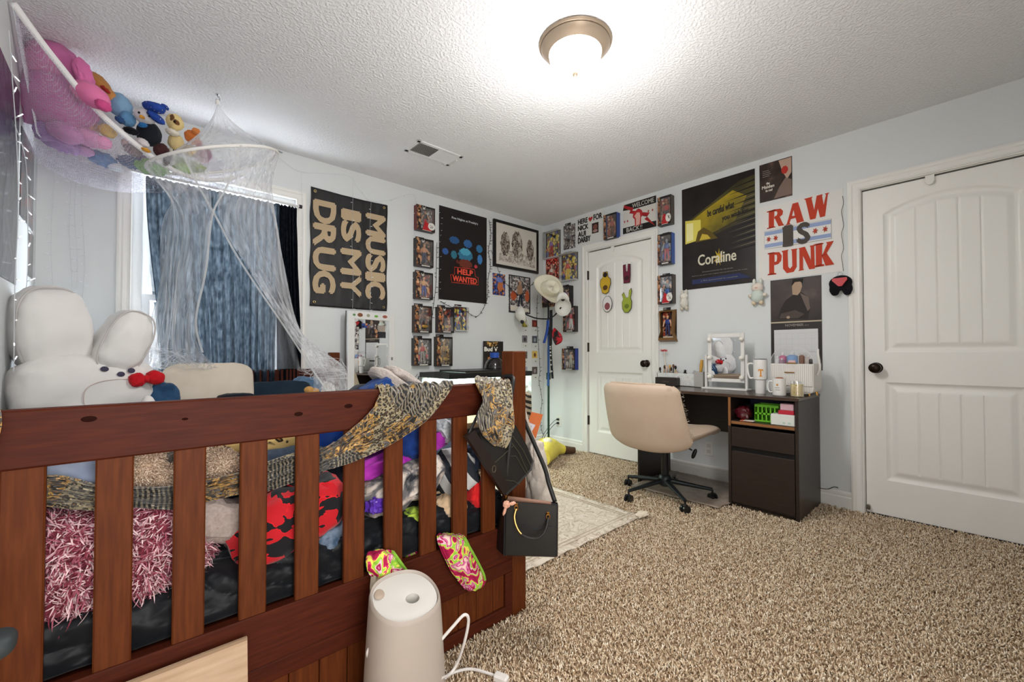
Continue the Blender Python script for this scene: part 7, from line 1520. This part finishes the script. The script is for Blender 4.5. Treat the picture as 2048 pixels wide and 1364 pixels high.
blkp = mat('#141617', .35)
def frame_(z0, z1, nm):
    b = MB().m(blkp).box(tx0, tx1, ty0, ty0+.022, z0, z1, .003).box(tx0, tx1, ty1-.022, ty1, z0, z1, .003).box(tx0, tx0+.022, ty0+.022, ty1-.022, z0, z1, .003).box(tx1-.022, tx1, ty0+.022, ty1-.022, z0, z1, .003); sp_(nm, b, T, o_)
frame_(tz1-.042, tz1, 'top_frame'); frame_(tz0, tz0+.035, 'bottom_frame')
g = clear('tank_glass', .08); b = MB().m(g).box(tx0+.003, tx1-.003, ty0+.003, ty0+.006, tz0+.03, tz1-.04).box(tx0+.003, tx0+.006, ty0+.008, ty1-.008, tz0+.03, tz1-.04).box(tx1-.006, tx1-.003, ty0+.008, ty1-.008, tz0+.03, tz1-.04); sp_('glass', b, T, o_)
bd = tex('leaf_backdrop', 'voronoi', [(0, '#b8c8b8'), (.25, '#e0e8ea'), (.5, '#f0f4f6'), (.62, '#a8b8c0')], 16, .5, out='Distance', stretch=(1.6, 1, .8))
sp_('backdrop', MB().m(bd).box(tx0+.01, tx1-.01, ty1-.030, ty1-.026, tz0+.03, tz1-.04), T, o_)
sp_('substrate', MB().m(tex('tank_soil', 'noise', [(.3, '#5a4632'), (.7, '#8a7458')], 40)).box(tx0+.01, tx1-.01, ty0+.01, ty1-.035, tz0+.02, tz0+.08), T, o_)
sp_('lid', MB().m(mat('#1e2021', .4)).box(-1.42, -.92, ty0+.03, ty1-.03, tz1, tz1+.018, .005), T, o_)
sp_('light_bar', MB().m(mat('#f4fff4', .4, emit=2.2)).box(-1.4, -.8, -.34, -.28, tz1-.040, tz1-.035), T, o_)
for k in range(5):
    x = -1.5+k*.16; P = [Vector((x, -.30, tz0+.08)), Vector((x+.02, -.32, tz0+.2)), Vector((x+.05*(-1)**k, -.33, tz0+.34))]
    b = MB().m(mat('#3a5a34', .6)).tube(catmull(P, 8), .003, 6)
    for q in range(5): a = P[0].lerp(P[2], q/5); b.ell(a+Vector((.025*(-1)**q, 0, .03)), (.028, .006, .012), (0, .5*(-1)**q, 0), n=8, n2=6)
    sp_('plastic_plant', b, T, o_)
c_ = PN(989, 745, -.28); cz = tz1
T2 = thing('dome_lamp', 'glossy black dome heat lamp with blue tape standing on the tank', 'lamp', (c_.x, -.28, cz)); 
MB().m(mat('#1a1614', .12, coat=.6)).lathe([(.090, .004), (.093, .012), (.090, .05), (.078, .085), (.055, .112), (.030, .125), (.026, .13)], n=36).build('dome', T2)
MB().m(mat('#e8ffe8', .3, emit=2)).lathe([(0, .006), (.084, .006), (.088, .002)], n=30).build('reflector', T2)
MB().m(mat('#2450a8', .5)).lathe([(.034, .118), (.042, .122), (.044, .168), (.036, .17)], n=24).build('blue_tape', T2)
MB().m(dkw).tube(catmull([(0, 0, .168), (-.02, 0, .20), (.02, 0, .21), (.045, 0, .18), (.05, .02, .12)], 20), .003, 6).build('cord', T2)
sp_('tank_cables', MB().m(mat('#24262a', .4)).tube(catmull([PN(838, 752, -.2), PN(832, 775, -.2), PN(836, 800, -.2)], 10), .004, 6).tube(catmull([PN(835, 748, -.25), PN(826, 765, -.2), PN(838, 775, -.2), PN(832, 790, -.2)], 16), .002, 6), T, o_)
o = MB().m(mat('#6c6a64', .8)).grid([[Vector((u, -.14-.02*sin(u*9), .95-.14*v)) for u in (-1.3, -1.2)] for v in (0, 1)]).build('x') if 0 else None

# ------------------------------------------------------------- hat rack in the corner
px_, py_ = -.27, PE(1097, 800, -.27).y
T = thing('hat_rack', 'tall dark green metal hat rack standing in the room corner', 'hat rack', (px_, py_, 0)); gr = mat('#1d3a2a', .4, .3); bl = mat('#17181a', .4, .4)
MB().m(gr).cyl((0, 0, .02), (0, 0, .80), .011, n=14).build('lower_pole', T); MB().m(mat('#2c4a3e', .5)).box(-.016, .016, -.02, .02, .74, .81, .004).build('clamp', T)
MB().m(bl).cyl((0, 0, .80), (0, 0, 1.50), .009, n=14).build('upper_pole', T)
for a in (30, 150, 270): MB().m(gr).tube([(0, 0, .06), (.10*cos(R_(a)), .10*sin(R_(a)), .03), (.16*cos(R_(a)), .16*sin(R_(a)), .012)], .009, 8).build('foot', T)
base_ = T.location.copy()
tips = {}
for nm, (px, py, X) in dict(left=(1047, 627, None), right=(1122, 615, -.33), top=(1096, 585, -.30), low=(1108, 660, -.34)).items():
    tip = PN(px, py, -.17) if X is None else PE(px, py, X); tips[nm] = tip; st = Vector((0, 0, 1.36 if nm != 'low' else 1.28))
    MB().m(bl).tube(catmull([st, st.lerp(tip-base_, .5)+Vector((0, 0, -.02)), tip-base_], 16), .007, 8).build('arm', T)
# cowboy hat, hung on the top arm facing the room
hat = mat('#d9d4c0', .75)
def to_cam(c): return (CAM-c).normalized()
def hung(name, label, c, prof_fn, m, tilt=0):
    T = thing(name, label, 'hat', c); return T
c = PE(1097, 579, -.38); T = thing('cowboy_hat', 'cream straw cowboy hat hanging at the top of the hat rack', 'hat', c)
v_ = (to_cam(c)+RT*.45+Vector((0, 0, .30))).normalized(); q_ = (v_).to_track_quat('Z', 'Y').to_matrix().to_4x4() @ Matrix.Rotation(R_(-35), 4, 'Z')
G = []
for k in range(15):
    f = k/14; r = []
    for i in range(48):
        a = 2*pi*i/48
        if k <= 6: t = k/6; rx, ry, z = .165-.075*t, .125-.055*t, .0+.030*(1-t)**1.5*abs(sin(a))**1.5*2.0-.012*abs(cos(a))*(1-t)
        else: t = (k-6)/8; s_ = math.sqrt(max(0, 1-t**2.6)); rx, ry = .088*s_+.002, .068*s_+.002; z = .105*min(1, t*1.6)-.035*(t**2)*(abs(cos(a)) if k > 9 else 0)
        r.append(q_ @ Vector((rx*cos(a), ry*sin(a), z)))
    G.append(r)
solid(MB().m(hat).grid(G, True).build('hat_body', T), .003)
MB().m(mat('#c4bda6', .7)).tube([q_ @ Vector((.092*cos(a), .072*sin(a), .008)) for a in [2*pi*i/40 for i in range(40)]], .004, 6, closed=True).build('hat_band', T)
MB().m(mat('#c4bda6', .7)).tube([q_ @ Vector((.165*cos(a), .125*sin(a), .060*abs(sin(a))**1.5-.012*abs(cos(a)))) for a in [2*pi*i/60 for i in range(60)]], .003, 6, closed=True).build('brim_edge', T)
def cap(label, c, rot, bill=1, mark='#17181c'):
    T = thing('baseball_cap', label, 'cap', c); M = rot
    G = []
    for k in range(10):
        t = pi/2*k/9; G.append([M @ Vector((.078*cos(t)*cos(a), .088*cos(t)*sin(a), .075*sin(t))) for a in [2*pi*i/30 for i in range(30)]])
    solid(MB().m(mat('#d3d2cb', .8)).grid(G, True).build('crown', T), .002)
    solid(MB().m(mat('#d3d2cb', .8)).grid([[M @ Vector((.05*math.sin(R_(a))*1.35, -.080*cos(R_(a))*.95-.065*f*cos(R_(a)*.8), -.012*f*abs(cos(R_(a))))) for a in range(-60, 61, 8)] for f in (0, .5, 1)]).build('bill', T), .002)
    MB().m(mat(mark, .6)).ell(M @ Vector((.0, -.080, .036)), (.020, .020, .024), n=12, n2=8).build('emblem', T)
    MB().m(mat('#d3d2cb', .8)).ell(M @ Vector((0, 0, .076)), .004).build('button', T); return T
c = PN(1046, 628, -.17); cap('white baseball cap with black emblem on the left arm of the hat rack', c, (-RT+Vector((0, 0, -.25))-fw*.25).normalized().to_track_quat('Z', 'Y').to_matrix().to_4x4() @ Matrix.Rotation(R_(25), 4, 'Z'))
c = PE(1126, 614, -.36); v_ = to_cam(c); cap('white baseball cap seen from inside on the right arm of the hat rack', c, v_.to_track_quat('Z', 'Y').to_matrix().to_4x4() @ Matrix.Rotation(pi, 4, 'X'), mark='#15161a')
# red and black mask/cap
c = PE(1116, 668, -.36); T = thing('knitted_hat', 'red and black cap with open back hung below the white caps', 'cap', c)
G = [[Vector((.03*cos(t)*sin(a)-.01, .060*cos(t)*cos(a)+.020*sin(t), .10*sin(t)*(.8+.2*cos(a))-.03)) for a in [2*pi*i/24 for i in range(24)]] for t in [-.9+k*.26 for k in range(9)]]
MB().m(tex('red_black_cap', 'noise', [(.5, '#b0202c'), (.58, '#1c1518')], 14, .6, dist=.8)).grid(G, True).build('crown', T)
MB().m(mat('#120f14', .8)).ell((-.042, -.012, .002), (.006, .022, .034), (.4, 0, 0), n=16, n2=10).build('opening', T)
# lanyards and blue jacket strips
def strap_(name, label, pts, X, wd, col, marks=None):
    P = [PE(a, b_, X) for a, b_ in pts]; C1 = catmull(P, 30); o_ = C1[0]; s_ = Vector((0, wd/2, 0)); o = MB().m(mat(col, .8)).grid([[p-o_-s_, p-o_+s_] for p in C1]).build(name, loc=o_); solid(o, .003); tag(o, label, 'lanyard')
    if marks:
        for k in range(marks): p = C1[3+int(k*25/marks)]-o_; MB().m(mat('#d0d0d0', .6)).box(p.x-.006, p.x-.002, p.y-.007, p.y+.007, p.z-.008, p.z+.006).build('print_mark', o)
    return o
strap_('lanyard', 'black lanyard with white marks hanging down the hat rack pole', [(1101, 690), (1102, 715), (1105, 757)], -.32, .030, '#121316', 7)
strap_('lanyard', 'bright blue cloth strap left of the hat rack pole', [(1096, 640), (1094, 662), (1088, 686)], -.31, .034, '#24479a')
strap_('lanyard', 'long blue strap running down beside the hat rack pole', [(1099, 668), (1097, 700), (1097, 740), (1096, 772)], -.30, .028, '#2a4f8a')
strap_('lanyard', 'black wide strap over the middle of the hat rack pole', [(1102, 620), (1102, 650), (1101, 690)], -.31, .040, '#191a20')

# ------------------------------------------------------------- foreground: humidifier, board, cords
H = Vector((-2.88, -2.233, 0)); T = thing('humidifier', 'tall white humidifier standing on the carpet before the bed', 'humidifier', H)
hm = tex('frosted_plastic', 'noise', [(.3, '#a0958b'), (.7, '#aba096')], 2, .5, .02); ht = .335
def hring(f):
    rr = .108-.016*f; out = []
    for i in range(56):
        a = 2*pi*i/56; sq = (abs(cos(a))**3+abs(sin(a))**3)**(-1/3); e = 1+.35*(sq-1)
        out.append((rr*cos(a)*e*1.02, rr*sin(a)*e*.94))
    return out
G = []
for k in range(15):
    f = k/14; zc = ht*f
    G.append([Vector((x, y, zc+(y*.30)*f**6)) for x, y in hring(f**1.4)])
b = MB().m(hm).grid(G, True); top_ = G[-1]; c_t = sum(top_, Vector())/56
ro = [[c_t+(p-c_t)*s+Vector((0, 0, dz_)) for p in top_] for s, dz_ in ((1, 0), (.985, .006), (.955, .010), (.93, .008), (.91, .002))]
b.grid(ro, True); b.build('tank_shell', T)
hx, hy = .012, -.018; lidp = [c_t+(p-c_t)*.905+Vector((0, 0, .003)) for p in top_]; hole = [c_t+Vector((hx+.019*cos(2*pi*i/56), hy+.016*sin(2*pi*i/56), .002+.3*(hy+.016*sin(2*pi*i/56)))) for i in range(56)]
rim = [p+Vector((0, 0, .005)) for p in [c_t+Vector((hx+.024*cos(2*pi*i/56), hy+.021*sin(2*pi*i/56), .002+.3*(hy+.021*sin(2*pi*i/56)))) for i in range(56)]]
MB().m(mat('#bdb9b2', .45)).grid([lidp, rim, [p+Vector((0, 0, .004)) for p in hole], [p-Vector((0, 0, .035)) for p in hole]], True).build('lid', T)
MB().m(mat('#4a3c30', .6)).add([p-Vector((0, 0, .034)) for p in hole], [tuple(range(56))]).build('mist_hole', T)
q = c_t+Vector((-.052, .040, .014)); MB().m(mat('#a39282', .5)).ell(q, (.028, .016, .004), (.28, 0, .75), n=20, n2=10).build('finger_notch', T)
MB().m(mat('#b9b2ab', .5)).lathe([(.108, 0), (.112, .004), (.112, .035), (.108, .04)], n=40).build('base', T)
cw = mat('#d2cdc8', .5)
def hose(name, label, pts, r=.0042, par=None, n=60): 
    C1 = catmull(pts, n); o = MB().m(cw).tube(C1, r, 8).build(name); tag(o, label, 'cord'); return o
hose('power_cord', 'white cord looping up and down to the right of the humidifier', [at(884, 1278, 1.16), at(905, 1254, 1.17), at(928, 1230, 1.18), at(937, 1240, 1.19), at(930, 1280, 1.20), at(915, 1325, 1.22), at(900, 1348, 1.20), at(882, 1356, 1.14)])
hose('power_cord', 'thin white cord arching close behind the right side of the humidifier', [at(868, 1235, 1.24), at(877, 1246, 1.25), at(878, 1262, 1.25), at(872, 1290, 1.25)], .003)
hose('power_cord', 'white cord curving down the left side of the humidifier', [at(744, 1290, 1.10), at(735, 1305, 1.10), at(740, 1335, 1.11), at(730, 1375, 1.10)], .004)
pc = [PZ(884, 1362, .02), PZ(905, 1346, .022), PZ(940, 1338, .024), PZ(975, 1346, .024), PZ(990, 1352, .024)]
o = hose('extension_cord', 'white flat extension cord ending in a socket on the carpet', pc, .0042)
e = pc[-1]; d_ = (pc[-1]-pc[-2]).normalized(); MB().m(cw).box(-.022, .024, -.013, .013, -.010, .012, .005).build('socket_block', o).matrix_local = Matrix.Translation(e+d_*.02) @ Matrix.Rotation(math.atan2(d_.y, d_.x), 4, 'Z')
# plywood sheet leaning against the bed foot
px0 = PN(495, 1265, BY-.03); w_ = .56; ply = tex('plywood', 'noise', [(.3, '#a38769'), (.5, '#b0957a'), (.7, '#bca288')], 6, .7, .03, stretch=(1, 1, 9), detail=5)
o = MB().m(ply).box(-w_, 0, -.008, 0, 0, .325).build('plywood_board', loc=(px0.x, BY-.055, .003)); o.rotation_euler = (R_(-6), 0, 0); tag(o, 'pale unpainted board leaning against the foot of the bed at lower left', 'board')
MB().m(mat('#8a7158', .7)).box(-w_, -.0, -.0085, -.008, .318, .325).build('pencil_line', o)
# dark red cushion end and grey bag edge at the lower left
o = MB().m(mat('#2a3133', .6)).ell((0, 0, 0), (.03, .03, .018), e=(.7, .7)).box(-.02, .005, -.012, .012, -.7, 0, .004).build('stick_vacuum', loc=at(-27, 1296, .62)); tag(o, 'rounded dark grey plastic end entering the picture at the lower left edge', 'appliance')
# what stands left of the rabbit pillow: white shelf side
